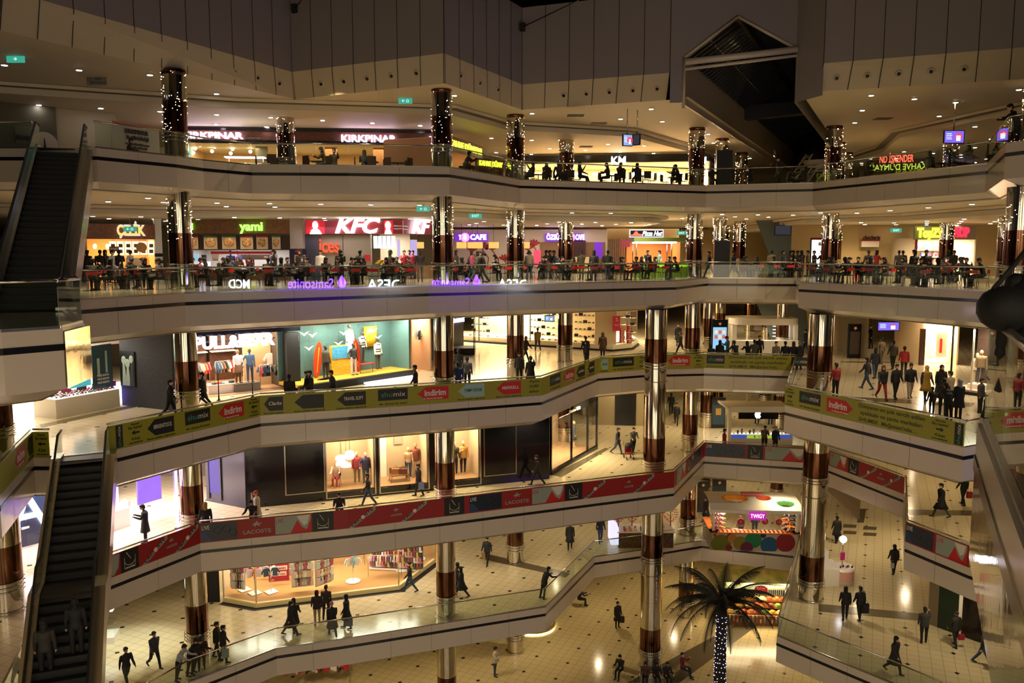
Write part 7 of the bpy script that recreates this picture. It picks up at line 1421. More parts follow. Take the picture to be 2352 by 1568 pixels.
for j in range(4):
    for i in range(11):
        bb=MB(); bb.ball((0,0,.06),.2,None,8,.6); bb.box(-.21,.21,-.2,.2,-.02,.04); M=Matrix.Translation((p[0],p[1],0))@Matrix.Rotation(-.08,4,'Z'); simple('fruit_tray','heaped tray of dried fruit on the lit delicatessen kiosk','food tray','dried fruit trays on the kiosk',bb,loc=M@Vector((-2.3+.46*i,-1.15+.5*j,.78+.25*j)),m=FRT[(i*2+j*3)%7])
for i in range(40): bb=MB(); bb.lathe(0,0,[(.055,0),(.055,.2),(.04,.24)],8); M=Matrix.Translation((p[0],p[1],0))@Matrix.Rotation(-.08,4,'Z'); simple('preserve_jar','small jar in the front row below the dried fruit','jar','jars along the kiosk front',bb,loc=M@Vector((-2.45+.25*(i%20),-1.62,.25+.26*(i//20))),m=[cm_('b85040'),cm_('d8a890'),cm_('7a9070')][i%3])
lamp_area(p[0],p[1]-.4,2.7,4.4,2,500,(1,.78,.45))
# palm tree
T=P(1652,1600,0); tx,ty=T[0],T[1]+.0
D_=T[1]; top=PD(1652,1375,D_).z
palm=empty('palm_tree',(tx,ty,0),0,'tall dark palm tree with blue white fairy lights wound round its trunk','palm tree')
b=MB(); n=26
b.lathe(0,0,[(.34-.1*(i/n)+.03*(i%2), top*i/n) for i in range(n+1)],16,noisy('palm_bark','2c2418','1a140e',8,.9)); b.build('trunk',None,palm)
b=MB(); rn=random.Random(2)
for i in range(16):
    for q in range(11): a_=q*.571+rn.uniform(-.2,.2); h_=.4+i*(top-1.4)/15+rn.uniform(-.07,.07); b.ball((.35*cos(a_)*(1-.22*h_/top),.35*sin(a_)*(1-.22*h_/top),h_),.024,EM('led_blue_white',(.6,.6,1),9),4)
o=b.build('fairy_lights',None,palm,rec=False); o['kind']='stuff'; o['label']='hundreds of tiny blue white lights'
FRD=noisy('palm_frond','141c0c','0a0f07',5,.7)
for i in range(34):
    a_=i*2.399+.3; el=radians(72-62*(i/33)); L_=3.5+rn.uniform(-.4,.3); b=MB(); pts=[]; m=16
    for q in range(m+1):
        t=q/m; ang=el-t*radians(95)*(.75+.3*(i/33)); 
        if q==0: x_,z_=.1,0
        else: x_+=L_/m*cos(ang); z_+=L_/m*sin(ang)
        pts.append(Vector((x_*cos(a_),x_*sin(a_),z_+top-.2)))
    b.tube(pts,0,5,FRD,[.035*(1-.8*q/m)+.004 for q in range(m+1)])
    sd=Vector((-sin(a_),cos(a_),0))
    for q in range(1,m*3):
        t=q/(m*3); k_=t*m; j=int(k_); pp=pts[j].lerp(pts[min(m,j+1)],k_-j); d_=(pts[min(m,j+1)]-pts[j]).normalized(); ll=.62*sin(pi*min(1,t*.85+.15))**.7
        for s_ in (-1,1):
            e_=(sd*s_*.75+d_*.6+Vector((0,0,-.55-.5*t))).normalized(); w_=d_*.03; b.face([pp-w_,pp+w_,pp+e_*ll+w_*.1]); b.m[-1]=b.mi(FRD)
    b.build('frond',None,palm,rec=False)
# round lit step, bench group props, floor fixtures
p=P(1225,1460,0); r=empty('round_seat',(p[0],p[1]+1.5,0),0,'round stepped seat with glowing underside beyond the lowest gallery corner','seat'); b=MB(); b.lathe(0,0,[(1.5,.12),(1.5,.4),(1.3,.45)],32,mat('gold_panel','a08850',.3,.5)); b.build('seat_drum',None,r); b=MB(); b.lathe(0,0,[(1.45,0.02),(1.45,.11)],32,EM('under_glow',(1,.85,.5),6)); b.build('glow_ring',None,r)
x_,y_=cpos(1497,46.3,1300)
for i,(dx,dy,rz_) in enumerate([(-1.6,-1.2,-.6),(1.5,-1.0,.7),(0,-1.9,0)]):
    r=empty('steel_bench',(x_+dx,y_+dy,0),rz_,'steel bench by the foot of the thick central column, %s' % ('left','right','front')[i],'bench'); b=MB(); b.box(-.8,.8,-.22,.22,.42,.46,STEEL); b.build('seat',None,r)
    for sx in (-.7,.7): b=MB(); b.tube([(sx,-.2,.42),(sx,-.2,0)],.025,6,STEEL); b.build('leg',None,r); b=MB(); b.tube([(sx,.2,.42),(sx,.2,0)],.025,6,STEEL); b.build('leg',None,r)
p=P(730,1572,0); rack(p[0],p[1],0,.15,3.6,['b02028','c8c0b0','b02028','2c1414','e0d8d8','8a1820','b02028','e0d8d8','3a2020','b02028'],'clothes rail of red and white garments at the bottom edge, left of centre','garment on the red and white rail at the bottom edge',h=1.6,sc=1.3,round_=True)
# shop signs on the near right wing, which the food court glass mirrors back to front
w = MB(); w.box(22.1,22.4,2,29,LV(3),LV(4)-.1,mat('near_wall','3a342e',.6)); struct('wall_near', w)
def neon(txt, px, py, i, h, m, lab, wd):
    A = Vector(E[4][i]); B = Vector(E[4][i+1]); d = (B-A).normalized(); n = Vector((-d.y, d.x)); u = (px-1176)/FPX; v = (784-py)/FPX
    r_ = Vector((u, cos(PIT)+v*sin(PIT), -sin(PIT)+v*cos(PIT))); t = A.dot(n)/(r_.x*n.x+r_.y*n.y); G = r_*t; q = Vector((r_.x,r_.y)); q = q - n*2*q.dot(n); s = (22.0-G.x)/q.x
    z = CZ + r_.z*(t+s); r = empty('neon_sign', (22.0, G.y+q.y*s, z), -pi/2, lab, 'sign')
    text(txt, h, r, 'lettering', m, .02, (0,-.08,0), bold=.01, width=wd); b = MB(); b.box(-wd*.55,wd*.55,-.05,0,-h*.8,h*.8,MBLACK); b.build('backing_board', None, r); return r
NW_ = EM('neon_cold_white',(.8,.9,1),32); NVI = EM('neon_violet',(.22,.05,1),42)
LB2 = 'sign on the near right wing, mirrored in the food court glass'
neon('MCD', 552, 653, 6, .8, NW_, 'white MCD '+LB2, 2.0); neon('Samsonite', 716, 652, 6, .9, NVI, 'violet Samsonite '+LB2, 4.2); neon('◆', 788, 652, 6, 1.0, NVI, 'violet diamond '+LB2, .9); neon('DESA', 886, 655, 6, .9, NW_, 'white DESA '+LB2, 3.0)
# white trusses and lit ramps deep in the arcade
for k, yy in ((5, 66), (4, 70)):
    for i in range(3):
        p = PD(1800+i*28, 784, yy+i*3); r = empty('steel_truss', (p.x, yy+i*3, LV(k)), -.5+.1*i, 'white steel lattice truss deep in the arcade, %s floor, %s' % ('topmost' if k==5 else 'food court', ('left','middle','right')[i]), 'truss'); b = MB()
        for q in range(2): b.tube([(-1.2+q*.5,0,0),(1.2+q*.5,0,3.6)], .05, 6, WHITE)
        b.build('truss_chords', None, r); b = MB()
        for q in range(9): t = q/9; b.tube([(-1.2+2.4*t,0,3.6*t),(-.7+2.4*(t+.11),0,3.6*(t+.11))], .025, 5, WHITE); b.tube([(-.7+2.4*t,0,3.6*t),(-1.2+2.4*(t+.11),0,3.6*(t+.11))], .025, 5, WHITE)
        b.build('truss_webs', None, r); b = MB(); b.box(1.0,3.0,.3,.5,2.6,3.2,WHITE); b.box(1.0,3.0,.28,.3,2.7,2.8,mat('red_print','b8181c',.35)); b.build('ramp_panel', None, r)
# near side galleries behind the camera, seen only in the mirror columns and glossy fascias
for k in range(0, 6):
    if k:
        w = MB(); w.box(-42,42,-16,-8,LV(k)-.3,LV(k),PANEL); struct('floor', w); w = MB(); w.box(-42,42,-8.1,-8,LV(k)-1.5,LV(k),PANEL); w.box(-42,42,-8.0,-7.98,LV(k)-.44,LV(k)-.3,STRIPE); struct('trim_near', w)
w = MB(); w.box(-42,42,-16.3,-16,0,38,CREAMW); struct('wall_front', w)
for k in (4, 5):
    w = MB(); w.face([(20.5 if k==4 else 34.5,60.5,LV(k)),(60,60.5,LV(k)),(60,60.5,LV(k)+3.9),(20.5 if k==4 else 34.5,60.5,LV(k)+3.9)], mat('far_cream','b8a070',.6)); struct('wall_back', w)
# ---------------------------------------------------------------- ceiling downlights (positions in the ceiling planes)
def grid_lights(k, zz, zin, x0, x1, y0, y1, dx, dy, rot, lab, grp, cap, cool=False, maxn=200):
    cv = COVE[k]; n = 0; c, s = cos(rot), sin(rot); edge = face_poly(offset_line(E[k] if k < 5 else CB, 1.0)) if k == 4 else None
    inner = [list(cv[0]) + [(-75,112),(-75,cv[0][0][1])], list(cv[1]) + ([(75,112)] if 0 else []) + [(75, cv[1][-1][1]), (75,112)]]
    up = offset_line(E[5], 1.3) if k == 4 else offset_line(CB, .9)
    for i in range(-40, 40):
        for j in range(-40, 60):
            x = i*dx*c - j*dy*s + 5; y = i*dx*s + j*dy*c + 45
            if not (x0 < x < x1 and y0 < y < y1): continue
            if k == 4:
                if not inpoly(x, y, face_poly(up)): continue
            else:
                P5 = up + [(9.2,46),(21,72),(21,112),(-75,112),(-75,29)]; P6 = [(17.0,42.5)] + offset_line(CB2,.9) + [(75,10),(75,112),(30,112),(30,72)]
                if not (inpoly(x, y, P5) or inpoly(x, y, P6)): continue
            low = any(inpoly(x, y, q) for q in inner)
            near = any(min(abs((Vector(q[t+1])-Vector(q[t])).cross(Vector((x,y))-Vector(q[t]))/max(.1,(Vector(q[t+1])-Vector(q[t])).length)) if -.5 < (Vector((x,y))-Vector(q[t])).dot(Vector(q[t+1])-Vector(q[t]))/((Vector(q[t+1])-Vector(q[t])).length**2) < 1.5 else 9 for t in range(len(q)-1)) < .7 for q in cv)
            if near: continue
            u_ = x / y * FPX + 1176
            if not -20 < u_ < 2372: continue
            downlight(x, y, (zz-.45 if low else zz) - .005, cool and x < 4 and y < 52, lab, grp); n += 1
            if n >= maxn: return n
    return n
n5 = grid_lights(5, ZC-.02, 0, -26, 40, 30, 70, 2.8, 3.6, .35, 'round glowing downlight in the topmost gallery ceiling', 'downlights of the topmost ceiling', 0, True, 230)
n4 = grid_lights(4, LV(5)-1.59, 0, -24, 36, 28, 62, 2.5, 3.2, .2, 'round glowing downlight in the food court ceiling', 'downlights of the food court ceiling', 0, True, 230)
print('downlights', n5, n4)
# small ceiling fittings
def sign_box(px, py, D, txt, lab, w=.7, h=.26):
    p = PD(px, py, D); r = empty('exit_sign', (p.x, D, p.z), 0, lab, 'sign'); b = MB(); b.box(-w/2,w/2,-.04,.04,-h/2,h/2,EM('exit_green',(.05,.5,.35),.8)); b.build('green_face',None,r); text(txt, h*.55, r, 'pictogram', EM('exit_white',(.8,1,.9),1.5), .005, (0,-.05,0)); b = MB(); b.tube([(0,0,h/2),(0,0,max(h/2+.1,(ZC-.03 if p.z > LV(5) else LV(5)-1.6)-p.z))],.012,4,STEEL); b.build('hanging_rod',None,r)
sign_box(36,136,34,'→','green exit sign at the far upper left ceiling'); sign_box(931,232,43,'← ⌂','green exit sign hanging between the two upper columns'); sign_box(972,480,44,'← ⌂','green exit sign left of the second column, food court ceiling'); sign_box(1092,496,46,'EXIT','small exit sign above the CAFE sign'); sign_box(299,526,45,'← ⌂','green exit sign in front of the ÇELİK letters'); sign_box(2058,529,54,'EXIT','green exit sign left of the toy shop'); sign_box(1565,535,58,'EXIT','green exit sign right of the pizza sign')
p = PD(222,186,38); r = empty('no_smoking_sign',(p.x,38,p.z),0,'hanging clear sign reading NO SMOKING at the upper left ceiling','sign'); b=MB(); b.box(-.45,.45,-.01,.01,-.2,.2,mat('clear_sign','7c7468',.4)); b.build('plate',None,r); text('NO\nSMOKING',.13,r,'lettering',MBLACK,.003,(.08,-.02,0),align='CENTER'); b=MB(); b.tube([(-.33+.08*cos(t),-.02,.1+.08*sin(t)) for t in [2*pi*i/12 for i in range(13)]],.012,4,REDP); b.build('red_ring',None,r)
for i,(px,py,D) in enumerate([(832,238,44),(948,244,44.5),(1375,283,50),(1346,337,58),(1322,265,60),(2310,185,40),(2028,272,46),(1520,298,50)][:5]+[(2028,272,46)]):
    p = PD(px,py,D); b=MB(); b.box(-.45,.45,-.35,.35,-.02,.0,mat('vent_dark','3a352c',.6)); 
    for q in range(4): b.box(-.42,.42,-.28+.17*q,-.2+.17*q,-.03,-.02,SLOT)
    zc_ = ZC-.03 if D < 50 and px != 2028 else ZC-.49
    t_ = (zc_-CZ)/(p.z-CZ); simple('ceiling_vent','dark square air vent in the topmost gallery ceiling','vent','ceiling vents of the topmost gallery',b,loc=(p.x*t_, D*t_, zc_))
# brace rods on the upper wall
for i,(a,b2) in enumerate((((1200,62,45.3),(1330,0,41)),((677,20,42.3),(700,-10,40)))):
    A=PD(*a); B=PD(*b2); m_=MB(); m_.tube([A,B],.03,6,DSTEEL); m_.cbox(A,(.3,.3,.4),MBLACK); tag(m_.build('brace_rod'),['steel brace rod fixed to the upper wall corner right of centre','steel brace rod fixed to the upper wall corner left of centre'][i],'rod')
# ---------------------------------------------------------------- people
L_, R_, A_, C_ = -pi/2, pi/2, pi, 0.0      # facing left, right, away, camera
BK, NV, GY, BR, JN, CR = '0e0e11', '141a2a', '4c4a48', '33221a', '26344c', 'b8a88c'
CXY = [(c[0], c[1]) for c in CL] + [(d_[0], d_[1]) for d_ in deep] + [cpos(1497,46.3,1300), cpos(1866,42.9,1250)]
INN = {k: face_poly(offset_line(E[k], .5)) for k in E}; INN[0] = [(-75,-20),(75,-20),(75,112),(-75,112)]
def who(pose, k, px, py, rz, top, bot, lab, m='f', hair='short', coat=None, cc=None, h=1.0, hc='0c0907'):
    z = LV(k)
    if m == 'f': x, y = P(px, py, z)
    elif m == 'h': x, y = P(px, py, z + (1.74 if pose[:3] != 'sit' else 1.27)*h*(.97 if pose == 'rail' else 1))
    else: x = PD(px, 784, m).x; y = m
    ep = INN[k]
    while not inpoly(x, y, ep) and y < 70: x *= 1.006; y *= 1.006
    for cx_, cy_ in CXY:
        d_ = hypot(x-cx_, y-cy_)
        if d_ < 1.0 and k > 0: x = cx_ + (x-cx_)/d_*1.0; y = cy_ + (y-cy_)/d_*1.0
    return person(pose, x, y, z, rz, top, bot, hair, hc, coat, cc, lab, None, h)
# F3, right terrace
who('stand',3,1918,913,A_+.3,'7a1c1c',BK,'man seen from behind in red, white and black top at the terrace column')
who('walk',3,1990,894,A_+.7,NV,JN,'man in dark jacket and jeans striding left on the right terrace')
who('stroll',3,2009,868,A_,BK,JN,'woman with long dark hair seen from behind, behind the striding man','f','long',coat='jacket')
who('stroll',3,2050,848,A_,'3a3630',BK,'man in bulky grey brown coat seen from behind, right terrace',coat='jacket',cc='3a3630',h=1.03)
who('stroll',3,2023,836,A_+.2,'6a5c4c','5a5040','distant man in pale brown jacket walking away, right terrace')
who('stroll',3,2075,863,A_-.3,'8a1418',BK,'woman in red coat and black trousers on the right terrace','f','short',coat='jacket',cc='8a1418')
who('walk2',3,2025,918,C_,BK,'8a1c18','woman in black coat, white shirt and red trousers walking forward','f','long',coat='jacket',hc='4a2a18')
who('stroll',3,2056,916,C_+.2,BK,BK,'man all in black walking beside the woman with red trousers',coat='jacket')
who('stroll',3,2089,914,C_-.1,'2c2c34','a89c84','man in striped sweater, dark jacket and beige trousers walking forward',coat='jacket',cc='1c1c22')
who('stroll',3,2125,921,C_+.1,'1a2034','1a1a20','woman in yellow headscarf and mustard dress walking forward','f','hijab',coat='coat',cc='8a6a1c',hc='b89a48')
who('stroll',3,2159,919,C_,BK,BK,'woman in a long black robe and black headscarf walking forward','f','hijab',coat='dress',cc=BK,hc='0c0c0e')
who('stand2',3,2180,938,A_+.4,'8a7a64',BK,'person in beige jacket with a shoulder bag at the terrace rail',coat='jacket',cc='8a7a64')
who('stand',3,2139,952,A_,BK,BK,'dark haired child standing at the terrace rail',h=.72)
who('stand',3,2164,957,A_-.3,'3a2c24',BK,'man in dark brown jacket at the terrace rail',h=.98)
who('rail',3,2176,972,A_,BK,BK,'person in black bending over at the terrace corner rail')
who('stand',3,2200,962,A_+.2,BK,BK,'woman in pale grey headscarf at the terrace corner','f','hijab',coat='coat',hc='8c8c90')
who('stand',3,2250,948,C_+.6,'3a342c',BK,'person in dark jacket behind the terrace corner rail',h=.9,coat='jacket',cc='2c2c30')
who('rail',3,2263,966,C_+.9,BK,BK,'person in black leaning low at the far right of the terrace',h=.9)
who('stand2',3,2000,800,L_,BK,BK,'distant dark figure near the hanging television')
who('stroll',3,1974,800,A_,BK,GY,'distant person in black beside the brown standing banner')
who('walk',3,2032,770,L_,BK,JN,'farthest walking person under the hanging television')
# F3, middle and left
who('walk2',3,413,957,R_+.2,BK,BK,'man in black jacket and white shirt passing the left column',coat='jacket')
who('walk',3,469,937,L_+.3,BK,BK,'bearded man in black jacket walking left in front of the clothes shop',coat='jacket')
who('walk2',3,456,938,L_+.2,'1c1214',BK,'woman hidden behind the bearded man by the clothes shop','f','long',coat='coat',cc='1c1214')
who('stroll',3,664,866,A_,'141414',BK,'man seen from behind in front of the black pier of the clothes shop','h')
who('walk',3,713,850,L_+.5,'1c1a18',BK,'man in dark jacket in front of the orange surfboard','h',coat='jacket')
who('stroll',3,705,854,L_,BK,BK,'child or short person just behind the man by the surfboard','h',h=.95)
who('reach',3,765,852,L_+.3,NV,BK,'man in black jacket over a blue shirt reaching left at the surf window','h',coat='jacket',cc='101014')
who('stroll',3,954,840,L_,'2c1012',BK,'man in dark red sweater beside the second column','h')
who('stroll',3,1042,824,A_,'5a5448',BK,'person in grey beige coat, left of the group right of the second column','h','long')
who('stand',3,1053,803,A_,BK,BK,'dark person at the back of the group right of the second column','h')
who('stroll',3,1046,834,A_+.3,'1c3058',JN,'person in blue jacket in the group right of the second column','h')
who('stand',3,1073,821,A_-.2,'4c4c50',BK,'person in grey sweater, right of the group by the second column','h')
who('walk',3,1207,830,R_-.5,'1c2418',BK,'fair haired woman in dark green jacket half hidden by the third column','f','long',coat='jacket',hc='6a4a28')
who('stroll',3,1193,811,A_,'181614',BK,'man with cap and backpack in front of the third column','h','cap',coat='jacket')
who('phone',3,1219,820,A_+.2,BK,BK,'woman in long black coat with raised arm, right of the third column','h','short',coat='coat')
who('walk2',3,1235,806,A_+.2,'8a7040',JN,'person in beige jacket in front of the shoe shop window',coat='jacket',cc='8a7448')
who('stroll',3,1345,833,A_+.4,NV,BK,'person in dark clothes left of the steep balustrade run, taller of two')
who('stroll',3,1348,846,L_,BK,BK,'woman with long hair in black in front of the taller dark person','f','long',coat='jacket')
who('stroll',3,1384,821,A_,'3c2418',BK,'woman in long brown coat in front of the red INDIRIM strips','f','hood',coat='coat',cc='3c2418',hc='3c2418')
who('stroll',3,1557,795,C_,'141418',BK,'man with striped scarf beside the inner corner column',coat='coat',cc='141418')
who('walk',3,1563,815,L_,BK,BK,'person in black passing in front of the striped scarf man')
who('stand',3,1654,783,A_,BK,BK,'figure fully covered in black in front of the blue totem','h','hijab',coat='dress',cc=BK)
who('text',3,1672,773,L_,'1c6a94',JN,'man in bright blue hoodie beside the digital totem','h')
who('stand',3,1634,792,A_,BK,BK,'short dark person left of the covered figure','h',h=.85)
who('rail',3,1691,790,A_+.2,BK,BK,'person in black leaning at the left of the watch kiosk counter','h')
who('rail',3,1719,791,A_,BK,BK,'long haired person in black at the watch kiosk counter','h','long')
who('rail',3,1733,783,A_-.3,'5a5850',BK,'person in grey sweater leaning over the watch kiosk counter','h')
who('stand',3,1745,772,C_,BK,BK,'dark haired shop assistant inside the watch kiosk','h')
who('stand',3,1783,788,C_+.3,'7a6c58',BK,'assistant in grey vest inside the watch kiosk, right side','h')
who('stand',3,1804,793,A_,BK,BK,'person in black, first right of the watch kiosk counter','h')
who('stand',3,1823,792,A_+.3,BK,BK,'person in black, second right of the watch kiosk counter','h','long',hc='2c1810')
who('stand',3,1837,790,A_,BK,BK,'fair haired person in black at the right of the watch kiosk','h',hc='7a6a50')
who('stroll',3,1850,812,L_,'1c1a1c',BK,'tall man in black holding a red item, right of the watch kiosk',coat='jacket')
# F2
who('text',2,335,1246,L_+.3,BK,BK,'man in long black coat with a backpack looking at his phone, lit shop behind',coat='coat')
who('stroll',2,462,1163,A_+.5,BK,BK,'blonde woman in black half hidden behind the left column','h','long',hc='8a6a3c')
who('phone',2,589,1129,L_+.2,'a89c80','7a6e58','woman in cream coat and red cap on the phone','h','cap',coat='coat',cc='b0a488',hc='9a1c18')
who('rail',2,581,1166,C_,BK,BK,'person with grey scarf leaning on the red banner rail','h')
who('rail',2,779,1142,C_+.2,BK,BK,'man in black leaning on the rail above the black emblem','h')
who('walk',2,847,1162,L_+.3,BK,JN,'man in black walking past the left lit window')
who('stroll',2,962,1139,L_+.4,BK,BK,'woman in black carrying a blue white bag, left of the second column','f','short',coat='jacket')
who('walk',2,1234,1114,L_+.3,'151012',BK,'dark person walking in front of the black corner facade')
who('walk2',2,1418,1043,R_-.5,BK,JN,'woman in black top and jeans walking beside the pushchair','f','short')
who('push',2,1454,1042,C_+.2,'4a4844',BK,'man in grey sweater pushing the red pushchair')
who('walk2',2,1553,977,C_-.3,BK,BK,'woman in black left of the inner corner column, second floor',coat='jacket')
who('stroll',2,1541,952,A_,BK,BK,'farther dark person left of the inner corner column')
who('text',2,1757,978,C_,'5a4a38',BK,'man in brown shirt behind the apple kiosk counter','h')
who('stand',2,1782,980,C_+.3,BK,BK,'fair haired person in black behind the apple kiosk counter','h',hc='7a6038')
who('stand',2,1664,1003,R_,'6a1418',BK,'person in dark red at the left side of the apple kiosk','h')
who('stand',2,1740,921,A_,BK,JN,'distant dark head above the apple kiosk, left of two','h')
who('stand',2,1771,923,A_,NV,JN,'distant dark head above the apple kiosk, right of two','h')
who('walk',2,2160,1188,L_,BK,'4a4638','man in black coat pushing a trolley, right lower gallery',coat='coat')
who('stroll',2,2211,1160,A_+.3,BK,BK,'person in black carrying a red bag, right lower gallery')
# F1
who('walk',1,292,1572,R_-.7,'16161c','3a3a34','young man in dark hoodie and grey trousers at the lower left')
who('walk2',1,356,1534,R_-.6,'2a2c38',BK,'woman with dark bob and grey blazer walking at the lower left','f','short',coat='jacket',cc='2a2c38')
who('stroll',1,499,1512,R_,'14140f',BK,'dark figure with a backpack by the left column foot',coat='jacket')
who('stroll',1,514,1526,R_+.2,'141416',BK,'dark figure with a pale plastic bag by the left column foot',coat='jacket')
who('rail',1,412,1538,R_-.2,'9a9c9c',BK,'person in pale shirt leaning on the rail at the bottom left','h')
who('rail',1,437,1525,R_,BK,BK,'person in black leaning on the rail, second at the bottom left','h')
who('rail',1,449,1528,R_-.3,BK,BK,'person in black leaning on the rail, third at the bottom left','h')
who('rail',1,463,1519,C_+.4,'3a1a14',BK,'person in dark red brown jacket reading at the bottom left rail','h')
who('walk',1,668,1458,R_+.3,'101014',BK,'tall man in long black coat walking in front of the baby shop','f',coat='coat')
who('walk2',1,676,1452,A_,'141014',BK,'person close beside the tall man in front of the baby shop','f','long',coat='coat')
who('stroll',1,729,1433,A_+.3,'1c1014','8a7a60','woman with handbag and pale trousers in front of the baby shop','f','long',coat='jacket')
who('stroll',1,750,1420,A_,'2a1c1c',BK,'person in brown jacket just right of the woman with pale trousers')
who('walk2',1,764,1466,A_+.4,BK,BK,'person with a pale pink hat and black coat near the lowest rail','f','cap',coat='coat',hc='9a7078')
who('stroll',1,797,1443,L_,'101014',BK,'person in black carrying a blue bag by the lowest rail','f','long',coat='coat')
who('walk',1,942,1359,L_+.2,BK,JN,'woman in black top, jeans and boots passing the baby shop corner','f','bun')
who('walk',1,1060,1371,L_+.1,BK,BK,'woman in black coat and boots right of the second column','f','long',coat='coat')
who('walk2',1,1052,1362,L_+.2,'121214',BK,'companion half hidden behind the woman in black boots','f','hood',coat='coat',hc='121214')
who('walk2',1,1119,1297,C_-.4,'141820',BK,'woman in dark jacket carrying a paper bag','f','short',coat='jacket')
who('rail',1,1250,1388,R_+.6,BK,BK,'man in black leaning at the corner of the lowest balustrade',coat='jacket')
who('stroll',1,1309,1261,C_,'1c1a18',BK,'person in long dark coat cut off by the gallery above',coat='coat')
who('stroll',1,1379,1246,C_+.2,BK,JN,'person in black top and blue jeans beside the candy stand')
who('stand',1,1735,1170,C_,BK,BK,'shop assistant in black sweater inside the dots kiosk','h')
who('stand',1,1703,1180,A_+.4,'3a2018',BK,'woman with ponytail at the dots kiosk counter','h','bun')
who('stroll',1,1621,1199,L_+.5,BK,BK,'person in black left of the dots kiosk',coat='coat')
who('stroll',1,1921,1246,A_,'14100e',BK,'person in dark coat half hidden behind the right arcade column',coat='coat')
who('stroll',1,2052,1318,A_,'121216',BK,'person in black with a white bag walking away in the right arcade','f','hood',coat='jacket',hc='0c0c0e')
who('stroll',1,1940,1423,A_-.2,BK,BK,'woman in short black coat, left of the pair on the right floor','f','long',coat='jacket')
who('stroll',1,1974,1423,A_+.1,'141218',BK,'woman in black carrying a large black bag, right of the pair','f','short',coat='jacket')
who('walk2',1,2053,1546,C_+.5,'1c1814',BK,'woman with long hair and brown black coat at the bottom right','f','long',coat='coat',cc='1c1814')
who('phone',1,2121,1476,A_-.3,'2c2c2c',BK,'man in dark grey jacket with a hand raised to his head',coat='jacket',cc='2c2c2c')
who('stroll',1,2193,1485,A_+.2,'18140f',BK,'woman in dark jacket with a bright red bag','f','bun',coat='jacket')
who('stand',1,2246,1468,A_,'5a1418',BK,'person in red and white top by the dark shop fronts')
who('walk',1,2256,1527,R_-.5,'161612',JN,'man in dark jacket and blue jeans at the far lower right')
# ground floor
who('stand2',0,1137,1552,R_-.4,'b0a890','2a3850','man in black and white jacket standing alone at the bottom',coat='jacket',cc='a89c84')
who('stand',0,1418,1441,C_+.5,BK,BK,'man in long black coat carrying a bag, alone on the ground floor',coat='coat')
who('sit2',0,1330,1392,R_,BK,BK,'crouching dark person at the edge of the round seat')
x_, y_ = cpos(1497, 46.3, 1300)
for dx, dy, rz, tp, lb, hr in ((-1.9,-1.2,-.6,'1a1c18','person in dark green jacket on the left bench by the column foot','short'),(-.6,-2.0,-.2,'4a3020','woman in brown jacket on the front bench, left','long'),(.0,-2.0,.1,BK,'person in black on the front bench, middle','long'),(.6,-2.0,.2,'1c1818','person in dark clothes on the front bench, right','short'),(1.7,-1.1,1.0,'6a1418','person in red jacket on the right bench, legs stretched','short')):
    person('sit' if dx < 1 else 'sit3', x_+dx, y_+dy, 0, rz, tp, BK if dx < 1 else NV, hr, label=lb)
who('stand',0,1664,1313,A_,'14100c',BK,'dark standing person at the left end of the delicatessen kiosk','h','long',coat='coat')
who('stand',0,1706,1330,C_,'6a1418',BK,'seller in red behind the delicatessen fruit trays','h')
# escalator riders
def esc(px, D, top, lb, hair): zz = LV(3) - .577*((28.6-D)/.93); p = PD(px, 1500, D); person('stand', p.x, D, zz-.15, pi+.4, top, BK, hair, label=lb)
esc(104, 21.6, '2a2520', 'woman with long hair and beige jacket riding the lower escalator', 'long'); esc(178, 22.2, '101014', 'person in dark jacket riding the lower escalator, hand on the rail', 'short')
# topmost gallery
def row(k, items):
    for it in items: who(*it[:1], k, *it[1:])
who('stand2',5,1775,421,L_,BK,BK,'man in cap and long dark coat standing at the topmost rail, holding a camera',51.5,'cap',coat='coat',cc='1a1814')
who('stand',5,12,320,R_,BK,BK,'dark person at the top left edge behind the glass',35)
who('rail',5,2306,300,L_-.2,BK,NV,'man leaning over the sloping rail at the upper right',32.2)
who('stand',5,682,340,R_,BK,BK,'person in long black coat standing in front of the upper middle column',44,'long',coat='coat')
for i, (px, D, lb) in enumerate([(318,40,'man with hand to his chin seated behind the left upper rail'),(757,43.5,'dark seated diner, left of the upper middle tables'),(777,44,'dark seated diner beside the wooden chairs, upper gallery'),(845,44.5,'diner with a black coat over the chair, upper gallery'),(1072,45,'diner in dark clothes below the KAHVE letters'),(1222,50,'diner in green jacket right of the KAHVE sign'),(1253,50.3,'headscarved diner second right of the KAHVE sign'),(1282,50,'diner with pale scarf right of the KAHVE sign'),(1329,50.4,'headscarved diner beside the small upper column'),(1392,51,'dark diner below the black sign band'),(1418,51,'headscarved diner below the KM letters'),(1457,51.2,'headscarved diner in grey right of the KM letters'),(1538,52,'headscarved diner left of the upper corner column'),(1550,52,'second headscarved diner left of the upper corner column'),(1618,53,'dark seated person left of the upper standing panel'),(1712,53,'seated person right of the upper standing panel'),(1797,53,'seated person right of the photographer'),(1834,53,'seated person with cap right of the photographer'),(1982,50,'diner under the orange sign, left'),(2118,45,'large dark diner below the upper television'),(2161,43,'dark haired diner with a phone below the upper television'),(2202,42,'diner in grey right of the phone user, upper gallery'),(2246,40,'diner in pale shirt at the upper right tables')]):
    who(('sit','sit2','sit3')[i%3],5,px,0,[R_,L_,C_,A_][i%4]+.2,[BK,'1c2018','20140f',NV][i%4],BK,lb,D,('hijab' if 'headscarved' in lb else ('short','long')[i%2]),hc='12100f')
